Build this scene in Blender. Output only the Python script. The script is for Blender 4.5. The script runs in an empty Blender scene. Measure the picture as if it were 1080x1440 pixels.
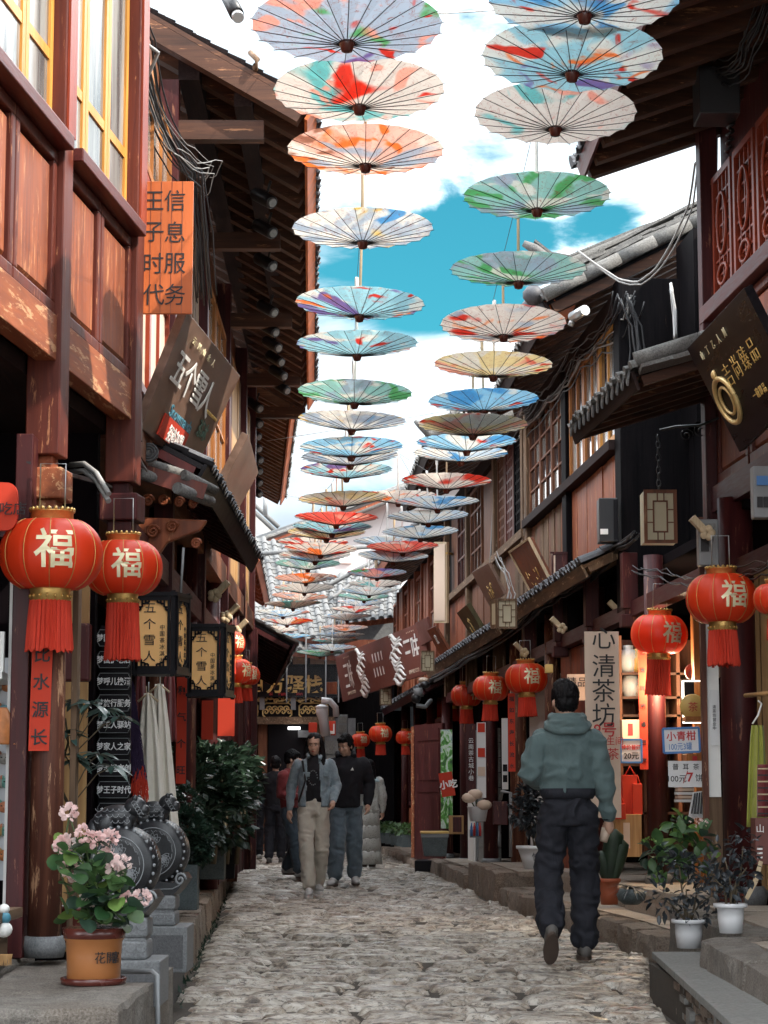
import bpy, bmesh, math, random
from mathutils import Vector, Matrix, noise
R = math.radians
rnd = random.Random(7)
SC = bpy.context.scene
COL = SC.collection

# ---------------------------------------------------------------- camera
F = 3000.0                      # focal length in pixels of the 1080 x 1440 photograph
CAMZ = 1.0
PITCH = math.atan((1125 - 720) / F)
cam_d = bpy.data.cameras.new('camera')
cam_d.sensor_fit = 'VERTICAL'
cam_d.sensor_height = 36
cam_d.lens = F / 1440 * 36
cam_d.clip_start = 0.1
cam_d.clip_end = 3000
cam = bpy.data.objects.new('camera', cam_d)
cam.location = (0, 0, CAMZ)
cam.rotation_euler = (R(90) + PITCH, 0, 0)
COL.objects.link(cam)
SC.camera = cam

# ---------------------------------------------------------------- light
SUN = Vector((0.80, -0.42, 0.86)).normalized()
world = bpy.data.worlds.new('World')
SC.world = world
world.use_nodes = True
nt = world.node_tree
nt.nodes.clear()
def wn(t, **k):
    n = nt.nodes.new(t)
    for a, b in k.items():
        setattr(n, a, b)
    return n
wo = wn('ShaderNodeOutputWorld')
bg = wn('ShaderNodeBackground')
bg.inputs[1].default_value = 0.12
sky = wn('ShaderNodeTexSky', sky_type='NISHITA')
sky.sun_disc = False
sky.sun_elevation = math.asin(SUN.z)
sky.sun_rotation = math.atan2(SUN.x, SUN.y)
sky.ozone_density = 2.0
tint = wn('ShaderNodeMix', data_type='RGBA', blend_type='MULTIPLY')
tint.inputs[0].default_value = 1
tint.inputs[7].default_value = (0.085, 0.37, 0.33, 1)
nt.links.new(sky.outputs[0], tint.inputs[6])
tc = wn('ShaderNodeTexCoord')
mp = wn('ShaderNodeMapping')
mp.inputs['Scale'].default_value = (9, 9, 20)
mp.inputs['Location'].default_value = (3.1, 0.4, 1.7)
nt.links.new(tc.outputs['Generated'], mp.inputs[0])
nz = wn('ShaderNodeTexNoise')
nz.inputs['Scale'].default_value = 1.0
nz.inputs['Detail'].default_value = 9
nz.inputs['Roughness'].default_value = 0.56
nz.inputs['Distortion'].default_value = 0.35
nt.links.new(mp.outputs[0], nz.inputs['Vector'])
# openings in the cloud: wide low ellipses round a few directions
def sky_dir(px, py):
    v = Vector(((px - 540) / F, 1, (720 - py) / F))
    v.rotate(Matrix.Rotation(PITCH, 3, 'X'))
    return v.normalized()
prev = nz.outputs[0]
for (px, py, sx, sz, amt) in ((575, 372, .085, .034, .30), (640, 455, .035, .010, .16), (865, 308, .020, .013, .20), (720, 385, .05, .02, .15)):
    d = sky_dir(px, py)
    sub = wn('ShaderNodeVectorMath', operation='SUBTRACT')
    nt.links.new(tc.outputs['Generated'], sub.inputs[0])
    sub.inputs[1].default_value = d
    sc_ = wn('ShaderNodeVectorMath', operation='MULTIPLY')
    sc_.inputs[1].default_value = (1 / sx, 1 / sx, 1 / sz)
    nt.links.new(sub.outputs[0], sc_.inputs[0])
    ln = wn('ShaderNodeVectorMath', operation='LENGTH')
    nt.links.new(sc_.outputs[0], ln.inputs[0])
    mr = wn('ShaderNodeMapRange', interpolation_type='SMOOTHSTEP')
    mr.inputs[1].default_value = 0.2
    mr.inputs[2].default_value = 1.6
    mr.inputs[3].default_value = amt
    mr.inputs[4].default_value = 0
    nt.links.new(ln.outputs['Value'], mr.inputs[0])
    m = wn('ShaderNodeMath', operation='SUBTRACT')
    nt.links.new(prev, m.inputs[0])
    nt.links.new(mr.outputs[0], m.inputs[1])
    prev = m.outputs[0]
cov = wn('ShaderNodeMapRange', interpolation_type='SMOOTHSTEP')
cov.inputs[1].default_value = 0.23
cov.inputs[2].default_value = 0.45
nt.links.new(prev, cov.inputs[0])
shade = wn('ShaderNodeValToRGB')
for p_, c_ in ((0.40, (2.1, 2.5, 2.8, 1)), (0.52, (4.2, 4.6, 4.9, 1))):
    e_ = shade.color_ramp.elements.new(p_); e_.color = c_
shade.color_ramp.elements[0].color = (1.9, 2.3, 2.6, 1)
shade.color_ramp.elements[-1].position = 0.70
shade.color_ramp.elements[-1].color = (30.0, 30.2, 31.0, 1)
nz2 = wn('ShaderNodeTexNoise')
nz2.inputs['Scale'].default_value = 0.32
nz2.inputs['Detail'].default_value = 7
nz2.inputs['Roughness'].default_value = 0.5
nt.links.new(mp.outputs[0], nz2.inputs['Vector'])
nt.links.new(nz2.outputs[0], shade.inputs[0])
# an overcast sky is brighter overhead than towards the horizon
sepz = wn('ShaderNodeSeparateXYZ')
nt.links.new(tc.outputs['Generated'], sepz.inputs[0])
zen = wn('ShaderNodeMapRange')
zen.inputs[1].default_value = 0; zen.inputs[2].default_value = 1; zen.inputs[3].default_value = 0.62; zen.inputs[4].default_value = 1.9
nt.links.new(sepz.outputs[2], zen.inputs[0])
cieb = wn('ShaderNodeVectorMath', operation='SCALE')
nt.links.new(shade.outputs[0], cieb.inputs[0])
nt.links.new(zen.outputs[0], cieb.inputs['Scale'])
mixc = wn('ShaderNodeMix', data_type='RGBA')
nt.links.new(cov.outputs[0], mixc.inputs[0])
nt.links.new(tint.outputs[2], mixc.inputs[6])
nt.links.new(cieb.outputs[0], mixc.inputs[7])
nt.links.new(mixc.outputs[2], bg.inputs[0])
nt.links.new(bg.outputs[0], wo.inputs[0])

sun_d = bpy.data.lights.new('sun', 'SUN')
sun_d.energy = 2.15
sun_d.angle = R(0.6)
sun_d.color = (1.0, 0.93, 0.82)
sun = bpy.data.objects.new('sun', sun_d)
sun.rotation_euler = SUN.to_track_quat('Z', 'Y').to_euler()
sun.location = SUN * 60
COL.objects.link(sun)
SC.view_settings.view_transform = 'Standard'
SC.view_settings.look = 'None'
SC.view_settings.exposure = 1.92
SC.view_settings.gamma = 1
SC.view_settings.use_curve_mapping = False
SC.render.engine = 'CYCLES'
SC.cycles.max_bounces = 6
SC.cycles.diffuse_bounces = 3
SC.cycles.glossy_bounces = 3
SC.cycles.transmission_bounces = 4
SC.cycles.transparent_max_bounces = 8
SC.cycles.use_denoising = True

# ---------------------------------------------------------------- places
def W(px, py, y):
    """point of the street at depth y that the photograph shows at px, py"""
    v = sky_dir(px, py)
    return Vector((v.x / v.y * y, y, CAMZ + v.z / v.y * y))
def G(px, py, z=0.0):
    v = sky_dir(px, py)
    t = (z - CAMZ) / v.z
    return Vector((v.x * t, v.y * t, z))
def DH(px, py, z):
    return G(px, py, z)

class Fr:
    """line of a house front: y runs up the street, o outward over it"""
    def __init__(s, x0, y0, slope, side):
        s.x0, s.y0, s.s, s.side = x0, y0, slope, side
        L = math.hypot(1, slope)
        s.n = Vector((side / L, -side * slope / L, 0))
        s.d = Vector((slope / L, 1 / L, 0))
    def P(s, y, o, z):
        return Vector((s.x0 + s.s * (y - s.y0) + s.n.x * o, y + s.n.y * o, z))
FA = Fr(-1.495, 9.5, 0.107, 1)       # near left house
FL = Fr(-1.40, 12.5, -0.010, 1)     # second left house
FM = Fr(-1.56, 24.0, -0.075, 1)     # third left house
FR = Fr(2.5, 13.5, -0.0746, -1)     # right-hand row

# ---------------------------------------------------------------- mesh helpers
def link(o, parent=None):
    COL.objects.link(o)
    if parent is not None:
        o.parent = parent
    return o
def wpos(o):
    v = Vector((0, 0, 0))
    while o is not None:
        v += o.location
        o = o.parent
    return v
def tag(o, label=None, cat=None, group=None, kind=None):
    if label: o['label'] = label
    if cat: o['category'] = cat
    if group: o['group'] = group
    if kind: o['kind'] = kind
    return o
def thing(name, label, cat, loc, group=None):
    o = bpy.data.objects.new(name, None)
    o.empty_display_size = 0.1
    o.location = loc
    link(o)
    return tag(o, label, cat, group)

class MB:
    def __init__(s):
        s.v = []; s.f = []; s.sm = []
    def add(s, vs, fs, smooth=False):
        b = len(s.v)
        s.v.extend(Vector(p) for p in vs)
        for f in fs:
            s.f.append(tuple(b + i for i in f)); s.sm.append(smooth)
        return s
    BF = ((0, 3, 2, 1), (4, 5, 6, 7), (0, 1, 5, 4), (1, 2, 6, 5), (2, 3, 7, 6), (3, 0, 4, 7))
    def box(s, x0, x1, y0, y1, z0, z1):
        return s.add([(x0, y0, z0), (x1, y0, z0), (x1, y1, z0), (x0, y1, z0), (x0, y0, z1), (x1, y0, z1), (x1, y1, z1), (x0, y1, z1)], s.BF)
    def fbox(s, fr, y0, y1, o0, o1, z0, z1):
        p = [fr.P(y, o, z) for z in (z0, z1) for (y, o) in ((y0, o0), (y1, o0), (y1, o1), (y0, o1))]
        return s.add(p, s.BF)
    def hexa(s, p):
        return s.add(p, s.BF)
    def beam(s, a, b, w, h, up=Vector((0, 0, 1))):
        a = Vector(a); b = Vector(b); d = (b - a).normalized()
        sx = d.cross(up)
        if sx.length < 1e-4: sx = d.cross(Vector((1, 0, 0)))
        sx.normalize(); u = sx.cross(d)
        p = []
        for q in (a, b):
            for (i, j) in ((-1, -1), (1, -1), (1, 1), (-1, 1)):
                p.append(q + sx * (w / 2 * i) + u * (h / 2 * j))
        return s.add(p, ((0, 1, 2, 3), (7, 6, 5, 4), (0, 4, 5, 1), (1, 5, 6, 2), (2, 6, 7, 3), (3, 7, 4, 0)))
    def tube(s, pts, r, n=8, cap=True, smooth=True):
        pts = [Vector(p) for p in pts]
        rr = r if isinstance(r, (list, tuple)) else [r] * len(pts)
        rings = []
        u = None
        for i, p in enumerate(pts):
            d = (pts[min(i + 1, len(pts) - 1)] - pts[max(i - 1, 0)])
            if d.length < 1e-7: d = Vector((0, 0, 1))
            d.normalize()
            if u is None:
                u = d.orthogonal().normalized()
            else:
                u = (u - d * u.dot(d))
                if u.length < 1e-5: u = d.orthogonal()
                u.normalize()
            w = d.cross(u)
            rings.append([p + (u * math.cos(2 * math.pi * k / n) + w * math.sin(2 * math.pi * k / n)) * rr[i] for k in range(n)])
        vs = [q for ring in rings for q in ring]
        fs = []
        for i in range(len(pts) - 1):
            for k in range(n):
                a, b = i * n + k, i * n + (k + 1) % n
                fs.append((a, b, b + n, a + n))
        s.add(vs, fs, smooth)
        if cap:
            b = len(s.v) - len(vs)
            s.f.append(tuple(b + k for k in reversed(range(n)))); s.sm.append(False)
            s.f.append(tuple(b + len(vs) - n + k for k in range(n))); s.sm.append(False)
        return s
    def lathe(s, prof, c=(0, 0, 0), n=24, axis='Z', smooth=True, wob=0):
        """prof: (radius, height) from one end to the other"""
        c = Vector(c)
        vs = []
        for (r, h) in prof:
            for k in range(n):
                a = 2 * math.pi * k / n
                q = Vector((r * math.cos(a), r * math.sin(a), h))
                if axis == 'Y': q = Vector((q.x, q.z, q.y))
                if axis == 'X': q = Vector((q.z, q.x, q.y))
                vs.append(c + q)
        fs = []
        for i in range(len(prof) - 1):
            for k in range(n):
                a, b = i * n + k, i * n + (k + 1) % n
                fs.append((a, b, b + n, a + n) if axis != 'Y' else (a, a + n, b + n, b))
        s.add(vs, fs, smooth)
        b = len(s.v) - len(vs)
        if prof[0][0] > 1e-6:
            f = tuple(b + k for k in reversed(range(n))); s.f.append(f if axis != 'Y' else f[::-1]); s.sm.append(False)
        if prof[-1][0] > 1e-6:
            f = tuple(b + len(vs) - n + k for k in range(n)); s.f.append(f if axis != 'Y' else f[::-1]); s.sm.append(False)
        return s
    def prism(s, poly, d):
        """poly of points, pushed along vector d"""
        d = Vector(d); n = len(poly)
        vs = [Vector(p) for p in poly] + [Vector(p) + d for p in poly]
        fs = [tuple(reversed(range(n))), tuple(range(n, 2 * n))]
        for k in range(n):
            fs.append((k, (k + 1) % n, n + (k + 1) % n, n + k))
        return s.add(vs, fs)
    def ell(s, c, r, seg=12, rings=8, rot=None):
        c = Vector(c); vs = []; fs = []
        for i in range(rings + 1):
            t = math.pi * i / rings
            for k in range(seg):
                a = 2 * math.pi * k / seg
                q = Vector((r[0] * math.sin(t) * math.cos(a), r[1] * math.sin(t) * math.sin(a), -r[2] * math.cos(t)))
                if rot is not None: q = rot @ q
                vs.append(c + q)
        for i in range(rings):
            for k in range(seg):
                a, b = i * seg + k, i * seg + (k + 1) % seg
                fs.append((a, b, b + seg, a + seg))
        return s.add(vs, fs, True)
    def mesh(s, name, mats, center=None):
        m = bpy.data.meshes.new(name)
        c = center if center is not None else Vector((0, 0, 0))
        m.from_pydata([tuple(p - c) for p in s.v], [], s.f)
        if not isinstance(mats, (list, tuple)): mats = [mats]
        for mt in mats: m.materials.append(mt)
        m.polygons.foreach_set('use_smooth', s.sm)
        m.update()
        return m
    def build(s, name, mat, parent=None, kind=None, label=None, bevel=0):
        lo = Vector((min(p.x for p in s.v), min(p.y for p in s.v), min(p.z for p in s.v)))
        hi = Vector((max(p.x for p in s.v), max(p.y for p in s.v), max(p.z for p in s.v)))
        c = (lo + hi) / 2
        o = bpy.data.objects.new(name, s.mesh(name, mat, c))
        o.location = c - (wpos(parent) if parent is not None else Vector((0, 0, 0)))
        link(o, parent)
        if kind: o['kind'] = kind
        if label: o['label'] = label
        if bevel:
            b = o.modifiers.new('bevel', 'BEVEL'); b.width = bevel; b.segments = 2; b.limit_method = 'ANGLE'
        return o
def inst(name, mesh, loc, parent=None, rot=None, scale=None, kind=None):
    """another object on a shared mesh; loc in street coordinates"""
    o = bpy.data.objects.new(name, mesh)
    o.location = Vector(loc) - (wpos(parent) if parent is not None else Vector((0, 0, 0)))
    if rot is not None:
        if isinstance(rot, Matrix): o.rotation_euler = rot.to_euler()
        else: o.rotation_euler = rot
    if scale is not None: o.scale = scale if hasattr(scale, '__len__') else (scale,) * 3
    link(o, parent)
    if kind: o['kind'] = kind
    return o
def copy_tree(o, loc=None, parent=None, dz=0):
    c = o.copy(); COL.objects.link(c); c.parent = parent
    if loc is not None: c.location = loc
    for ch in list(o.children): copy_tree(ch, None, c)
    return c
def basis(right, up):
    right = Vector(right).normalized(); up = Vector(up); up = (up - right * up.dot(right)).normalized()
    n = right.cross(up)
    return Matrix((right, up, n)).transposed()

_tc = {}
def text_mesh(body, size, mat, ext=0.003, off=0.0, line=1.0, sp=1.0, sx=1.0):
    k = (body, size, mat.name, ext, off, line, sp, sx)
    if k in _tc: return _tc[k]
    c = bpy.data.curves.new('lettering', 'FONT')
    c.body = body; c.size = size; c.align_x = 'CENTER'; c.align_y = 'CENTER'
    c.extrude = ext; c.offset = off; c.space_line = line; c.space_character = sp; c.resolution_u = 3
    o = bpy.data.objects.new('lettering', c); COL.objects.link(o)
    dg = bpy.context.evaluated_depsgraph_get()
    m = bpy.data.meshes.new_from_object(o.evaluated_get(dg))
    bpy.data.objects.remove(o)
    m.materials.clear(); m.materials.append(mat)
    xs = [v.co.x for v in m.vertices]; ys = [v.co.y for v in m.vertices]
    cx = (min(xs) + max(xs)) / 2; cy = (min(ys) + max(ys)) / 2
    for v in m.vertices: v.co.x = (v.co.x - cx) * sx; v.co.y -= cy
    m.update(); m.name = 'lettering'
    _tc[k] = m
    return m
def lettering(body, size, mat, loc, right, up, parent, ext=0.003, off=0.0, line=1.0, sp=1.0, sx=1.0, name='lettering'):
    return inst(name, text_mesh(body, size, mat, ext, off, line, sp, sx), loc, parent, basis(right, up))

# ---------------------------------------------------------------- materials
_m = {}
class NT:
    def __init__(s, name):
        s.m = bpy.data.materials.new(name); s.m.use_nodes = True
        s.t = s.m.node_tree; s.t.nodes.clear()
        s.out = s.n('ShaderNodeOutputMaterial'); s.b = s.n('ShaderNodeBsdfPrincipled')
        s.l(s.b.outputs[0], s.out.inputs[0])
    def n(s, t, **k):
        x = s.t.nodes.new(t)
        for a, b in k.items(): setattr(x, a, b)
        return x
    def l(s, a, b): s.t.links.new(a, b)
    def coord(s, scale=(1, 1, 1), rand=True, kind='Object'):
        tc = s.n('ShaderNodeTexCoord'); mp = s.n('ShaderNodeMapping')
        mp.inputs['Scale'].default_value = scale
        s.l(tc.outputs[kind], mp.inputs[0])
        if rand:
            oi = s.n('ShaderNodeObjectInfo'); ml = s.n('ShaderNodeMath', operation='MULTIPLY'); ml.inputs[1].default_value = 37.7
            s.l(oi.outputs['Random'], ml.inputs[0]); s.l(ml.outputs[0], mp.inputs['Location'])
        return mp.outputs[0]
    def noise(s, vec, scale, detail=6, rough=0.55, dist=0):
        x = s.n('ShaderNodeTexNoise'); x.inputs['Scale'].default_value = scale; x.inputs['Detail'].default_value = detail
        x.inputs['Roughness'].default_value = rough; x.inputs['Distortion'].default_value = dist
        if vec is not None: s.l(vec, x.inputs['Vector'])
        return x.outputs[0]
    def ramp(s, fac, stops, interp='LINEAR'):
        x = s.n('ShaderNodeValToRGB'); cr = x.color_ramp; cr.interpolation = interp
        while len(cr.elements) < len(stops): cr.elements.new(0.5)
        for e, (p, c) in zip(cr.elements, stops):
            e.position = p; e.color = (*c, 1) if len(c) == 3 else c
        s.l(fac, x.inputs[0]); return x.outputs[0]
    def mix(s, f, a, b, bt='MIX'):
        x = s.n('ShaderNodeMix', data_type='RGBA', blend_type=bt)
        for v, i in ((f, 0), (a, 6), (b, 7)):
            if isinstance(v, (int, float)): x.inputs[i].default_value = v
            elif isinstance(v, tuple): x.inputs[i].default_value = (*v, 1)
            else: s.l(v, x.inputs[i])
        return x.outputs[2]
    def math(s, op, a, b=0.5):
        x = s.n('ShaderNodeMath', operation=op)
        for v, i in ((a, 0), (b, 1)):
            if isinstance(v, (int, float)): x.inputs[i].default_value = v
            else: s.l(v, x.inputs[i])
        return x.outputs[0]
    def bump(s, h, strength=0.3, dist=0.01):
        x = s.n('ShaderNodeBump'); x.inputs['Strength'].default_value = strength; x.inputs['Distance'].default_value = dist
        s.l(h, x.inputs['Height']); s.l(x.outputs[0], s.b.inputs['Normal'])
    def setc(s, c):
        if isinstance(c, tuple): s.b.inputs['Base Color'].default_value = (*c, 1)
        else: s.l(c, s.b.inputs['Base Color'])
    def rough(s, r):
        if isinstance(r, (int, float)): s.b.inputs['Roughness'].default_value = r
        else: s.l(r, s.b.inputs['Roughness'])

def wood(name, c1, c2, axis='Z', rough=0.55, worn=None, wear=0.55, grain=60, gl=2.5, bump=0.25):
    t = NT(name)
    sc = {'Z': (grain, grain, gl), 'Y': (grain, gl, grain), 'X': (gl, grain, grain)}[axis]
    v = t.coord(sc)
    g = t.noise(v, 1.0, 5, 0.6, 0.6)
    col = t.ramp(g, [(0.3, c1), (0.7, c2)])
    v2 = t.coord({'Z': (5, 5, 1.2), 'Y': (5, 1.2, 5), 'X': (1.2, 5, 5)}[axis])
    big = t.noise(v2, 1.0, 4, 0.6)
    col = t.mix(t.ramp(big, [(0.35, (0, 0, 0)), (0.75, (0.55, 0.55, 0.55))]), col, tuple(x * 0.45 for x in c1))
    if worn:
        v3 = t.coord({'Z': (26, 26, 3.4), 'Y': (26, 3.4, 26), 'X': (3.4, 26, 26)}[axis])
        w = t.noise(v3, 1.0, 8, 0.72, 0.3)
        m = t.ramp(w, [(wear, (0, 0, 0)), (wear + 0.05, (1, 1, 1))])
        col = t.mix(m, col, worn)
    t.setc(col)
    t.b.inputs['Specular IOR Level'].default_value = 0.3 if c1[0] > .03 else 0.04
    t.rough(t.math('ADD', t.math('MULTIPLY', g, 0.3), rough - 0.15))
    t.bump(g, bump, 0.006)
    return t.m
def plain(name, c, rough=0.6, var=0.25, scale=8, metal=0, bump=0.1, spec=None, bscale=60):
    t = NT(name)
    v = t.coord()
    n = t.noise(v, scale, 5, 0.6)
    t.setc(t.mix(n, tuple(x * (1 - var) for x in c), tuple(min(1, x * (1 + var)) for x in c)))
    t.rough(t.math('ADD', t.math('MULTIPLY', n, 0.2), rough - 0.1))
    t.b.inputs['Metallic'].default_value = metal
    if spec is not None: t.b.inputs['Specular IOR Level'].default_value = spec
    if bump: t.bump(t.noise(v, bscale, 4, 0.6), bump, 0.004)
    return t.m
def stone(name, c1, c2, c3=None, rough=0.6, scale=14, bump=0.5, dist=0.02, rand=True):
    t = NT(name)
    v = t.coord(rand=rand)
    a = t.noise(v, scale, 8, 0.7, 0.3)
    b = t.noise(v, scale * 0.22, 3, 0.5)
    col = t.ramp(a, [(0.32, c1), (0.62, c2)])
    if c3:
        col = t.mix(t.ramp(b, [(0.42, (0, 0, 0)), (0.62, (0.8, 0.8, 0.8))]), col, c3)
    fine = t.noise(v, scale * 9, 4, 0.7)
    col = t.mix(0.45, col, t.ramp(fine, [(0.35, tuple(x * 0.45 for x in c1)), (0.7, tuple(min(1, x * 1.3) for x in c2))]))
    t.setc(col)
    t.rough(t.math('ADD', t.math('MULTIPLY', a, 0.35), rough - 0.17))
    t.bump(t.math('ADD', t.math('MULTIPLY', a, 1.0), t.math('MULTIPLY', fine, 0.35)), bump, dist)
    return t.m
def emit(name, c, s):
    t = NT(name); t.setc(c)
    t.b.inputs['Emission Color'].default_value = (*c, 1); t.b.inputs['Emission Strength'].default_value = s
    return t.m

M = {}
M['red_panel'] = wood('red_panel', (0.17, 0.040, 0.016), (0.40, 0.115, 0.045), 'Z', 0.5, (0.48, 0.21, 0.095), 0.575, grain=20, gl=1.1)
M['red_panel_worn'] = wood('red_panel_worn', (0.20, 0.055, 0.025), (0.36, 0.11, 0.045), 'Y', 0.6, (0.50, 0.27, 0.14), 0.545, grain=22, gl=1.1)
M['red_frame'] = wood('red_frame', (0.075, 0.016, 0.012), (0.16, 0.034, 0.018), 'Z', 0.45, (0.38, 0.16, 0.08), 0.60, grain=26, gl=1.4)
M['red_frame_y'] = wood('red_frame_y', (0.06, 0.011, 0.010), (0.12, 0.02, 0.014), 'Y', 0.45, (0.30, 0.12, 0.06), 0.66)
M['red_post'] = wood('red_post', (0.20, 0.028, 0.012), (0.34, 0.055, 0.020), 'Z', 0.4, (0.40, 0.17, 0.09), 0.66)
M['maroon'] = wood('maroon', (0.035, 0.006, 0.008), (0.09, 0.016, 0.015), 'Z', 0.5, (0.24, 0.10, 0.06), 0.60, grain=22, gl=1.2)
M['maroon_y'] = wood('maroon_y', (0.045, 0.007, 0.010), (0.08, 0.012, 0.015), 'Y', 0.45, (0.16, 0.08, 0.05), 0.66)
M['worn_column'] = wood('worn_column', (0.06, 0.018, 0.012), (0.19, 0.068, 0.038), 'Z', 0.6, (0.46, 0.26, 0.15), 0.56, grain=22, gl=1.2)
M['grey_wood'] = wood('grey_wood', (0.085, 0.048, 0.028), (0.24, 0.150, 0.090), 'Z', 0.75, (0.40, 0.28, 0.18), 0.58, grain=18, gl=.9)
M['grey_wood_y'] = wood('grey_wood_y', (0.09, 0.055, 0.034), (0.26, 0.165, 0.10), 'Y', 0.75, (0.42, 0.30, 0.20), 0.58, grain=22, gl=1)
M['brown_wood'] = wood('brown_wood', (0.10, 0.036, 0.018), (0.25, 0.095, 0.045), 'Z', 0.6, (0.40, 0.21, 0.11), 0.60, grain=20, gl=1)
M['mid_red'] = wood('mid_red', (0.19, 0.048, 0.022), (0.38, 0.11, 0.050), 'Z', 0.55, (0.46, 0.23, 0.12), 0.60, grain=18, gl=.9)
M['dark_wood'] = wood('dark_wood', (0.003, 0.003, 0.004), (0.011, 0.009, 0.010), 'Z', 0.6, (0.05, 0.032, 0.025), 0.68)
M['dark_wood_x'] = wood('dark_wood_x', (0.040, 0.018, 0.012), (0.13, 0.055, 0.030), 'X', 0.6, (0.34, 0.16, 0.08), 0.60, grain=22, gl=1.2)
M['rafter_sunlit'] = wood('rafter_sunlit', (0.12, 0.05, 0.025), (0.30, 0.13, 0.06), 'X', 0.6, (0.3, 0.2, 0.12), 0.66)  # sunshine on the rafters is put into this paler wood colour
M['dark_wood_y'] = wood('dark_wood_y', (0.018, 0.012, 0.013), (0.05, 0.033, 0.030), 'Y', 0.6)
M['yellow_wood'] = wood('yellow_wood', (0.50, 0.20, 0.035), (0.78, 0.38, 0.09), 'Z', 0.4)
M['orange_wood'] = wood('orange_wood', (0.30, 0.10, 0.025), (0.50, 0.20, 0.055), 'Z', 0.45)
M['plank_yellow'] = wood('plank_yellow', (0.36, 0.19, 0.07), (0.55, 0.33, 0.14), 'Z', 0.55, grain=30)
M['pale_wood'] = wood('pale_wood', (0.48, 0.36, 0.22), (0.68, 0.54, 0.36), 'Z', 0.6)
M['sign_orange'] = wood('sign_orange', (0.50, 0.115, 0.030), (0.62, 0.16, 0.045), 'Z', 0.5, grain=14, bump=0.05)
M['board_brown'] = wood('board_brown', (0.12, 0.068, 0.048), (0.25, 0.155, 0.115), 'Y', 0.35, grain=9, gl=4, bump=0.06)
M['board_black'] = wood('board_black', (0.008, 0.007, 0.009), (0.018, 0.014, 0.015), 'Y', 0.3, grain=12, bump=0.06)
M['board_rust'] = wood('board_rust', (0.10, 0.032, 0.018), (0.34, 0.10, 0.04), 'Z', 0.4, (0.07, 0.035, 0.03), 0.56, grain=20)
M['board_olive'] = wood('board_olive', (0.035, 0.028, 0.014), (0.10, 0.085, 0.035), 'Z', 0.35, grain=12)
M['board_choc'] = plain('board_choc', (0.13, 0.035, 0.025), 0.5, 0.2)
M['sign_cream'] = plain('sign_cream', (0.62, 0.47, 0.36), 0.5, 0.06)
M['lantern_paper'] = plain('lantern_paper', (0.85, 0.47, 0.17), 0.6, 0.08)
M['screen_paper'] = plain('screen_paper', (0.50, 0.44, 0.30), 0.6, 0.1)
M['red_couplet'] = plain('red_couplet', (0.52, 0.034, 0.009), 0.75, 0.12, 5)
M['black_ink'] = plain('black_ink', (0.012, 0.010, 0.012), 0.6, 0.2)
M['white_paint'] = plain('white_paint', (0.78, 0.77, 0.74), 0.5, 0.05)
M['red_ink'] = plain('red_ink', (0.50, 0.03, 0.03), 0.6, 0.1)
M['blue_ink'] = plain('blue_ink', (0.05, 0.17, 0.42), 0.5, 0.1)
M['teal_ink'] = plain('teal_ink', (0.06, 0.22, 0.30), 0.5, 0.1)
M['green_ink'] = plain('green_ink', (0.04, 0.12, 0.09), 0.5, 0.1)
M['gold'] = plain('gold', (0.62, 0.40, 0.13), 0.38, 0.25, 40, metal=0.75, bump=0.3, bscale=150)
M['gold_flat'] = plain('gold_flat', (0.66, 0.47, 0.20), 0.4, 0.25, 12, metal=0.35)
M['gold_paint'] = plain('gold_paint', (0.70, 0.46, 0.14), 0.45, 0.2, 12)
M['pale_gold'] = plain('pale_gold', (0.75, 0.66, 0.42), 0.42, 0.15, 12, metal=0.3)
M['stucco'] = plain('stucco', (0.50, 0.50, 0.50), 0.85, 0.12, 3)
M['white_wall'] = plain('white_wall', (0.62, 0.60, 0.58), 0.8, 0.08, 3)
M['tile'] = stone('tile', (0.045, 0.045, 0.048), (0.20, 0.195, 0.185), (0.10, 0.092, 0.08), 0.8, 9, 0.8, 0.012)
M['tile_dark'] = stone('tile_dark', (0.035, 0.036, 0.042), (0.09, 0.09, 0.10), None, 0.6, 22, 0.3, 0.005)
M['tile_pale'] = stone('tile_pale', (0.075, 0.08, 0.085), (0.19, 0.19, 0.19), (0.13, 0.125, 0.12), 0.75, 16, 0.4, 0.006)
M['street_stone'] = None
M['kerb_stone'] = stone('kerb_stone', (0.13, 0.085, 0.06), (0.38, 0.31, 0.25), (0.22, 0.14, 0.09), 0.8, 9, 1.0, 0.05)
M['slab_stone'] = stone('slab_stone', (0.20, 0.155, 0.12), (0.44, 0.375, 0.31), (0.29, 0.22, 0.165), 0.7, 9, 0.5, 0.012)
M['granite'] = stone('granite', (0.065, 0.055, 0.047), (0.33, 0.295, 0.255), (0.15, 0.11, 0.08), 0.75, 13, 1.0, 0.03)
M['dark_granite'] = stone('dark_granite', (0.03, 0.03, 0.034), (0.13, 0.13, 0.135), None, 0.6, 90, 0.4, 0.005)
M['slate'] = stone('slate', (0.14, 0.14, 0.13), (0.25, 0.25, 0.235), (0.19, 0.18, 0.165), 0.6, 6, 0.25, 0.005)
M['grey_stone'] = stone('grey_stone', (0.10, 0.105, 0.11), (0.22, 0.225, 0.23), None, 0.6, 12, 0.2, 0.004)
M['carved_dark'] = stone('carved_dark', (0.008, 0.008, 0.010), (0.028, 0.029, 0.032), None, 0.36, 20, 0.3, 0.004)
M['carved_line'] = plain('carved_line', (0.22, 0.23, 0.24), 0.6, 0.2)
M['black_gloss'] = plain('black_gloss', (0.007, 0.006, 0.008), 0.5, 0.3, spec=.15)
M['cable'] = plain('cable', (0.012, 0.012, 0.014), 0.45, 0.2, bump=0)
M['cable_pale'] = plain('cable_pale', (0.26, 0.25, 0.24), 0.5, 0.1, bump=0)
M['steel'] = plain('steel', (0.45, 0.45, 0.45), 0.35, 0.1, metal=0.8)
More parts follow.
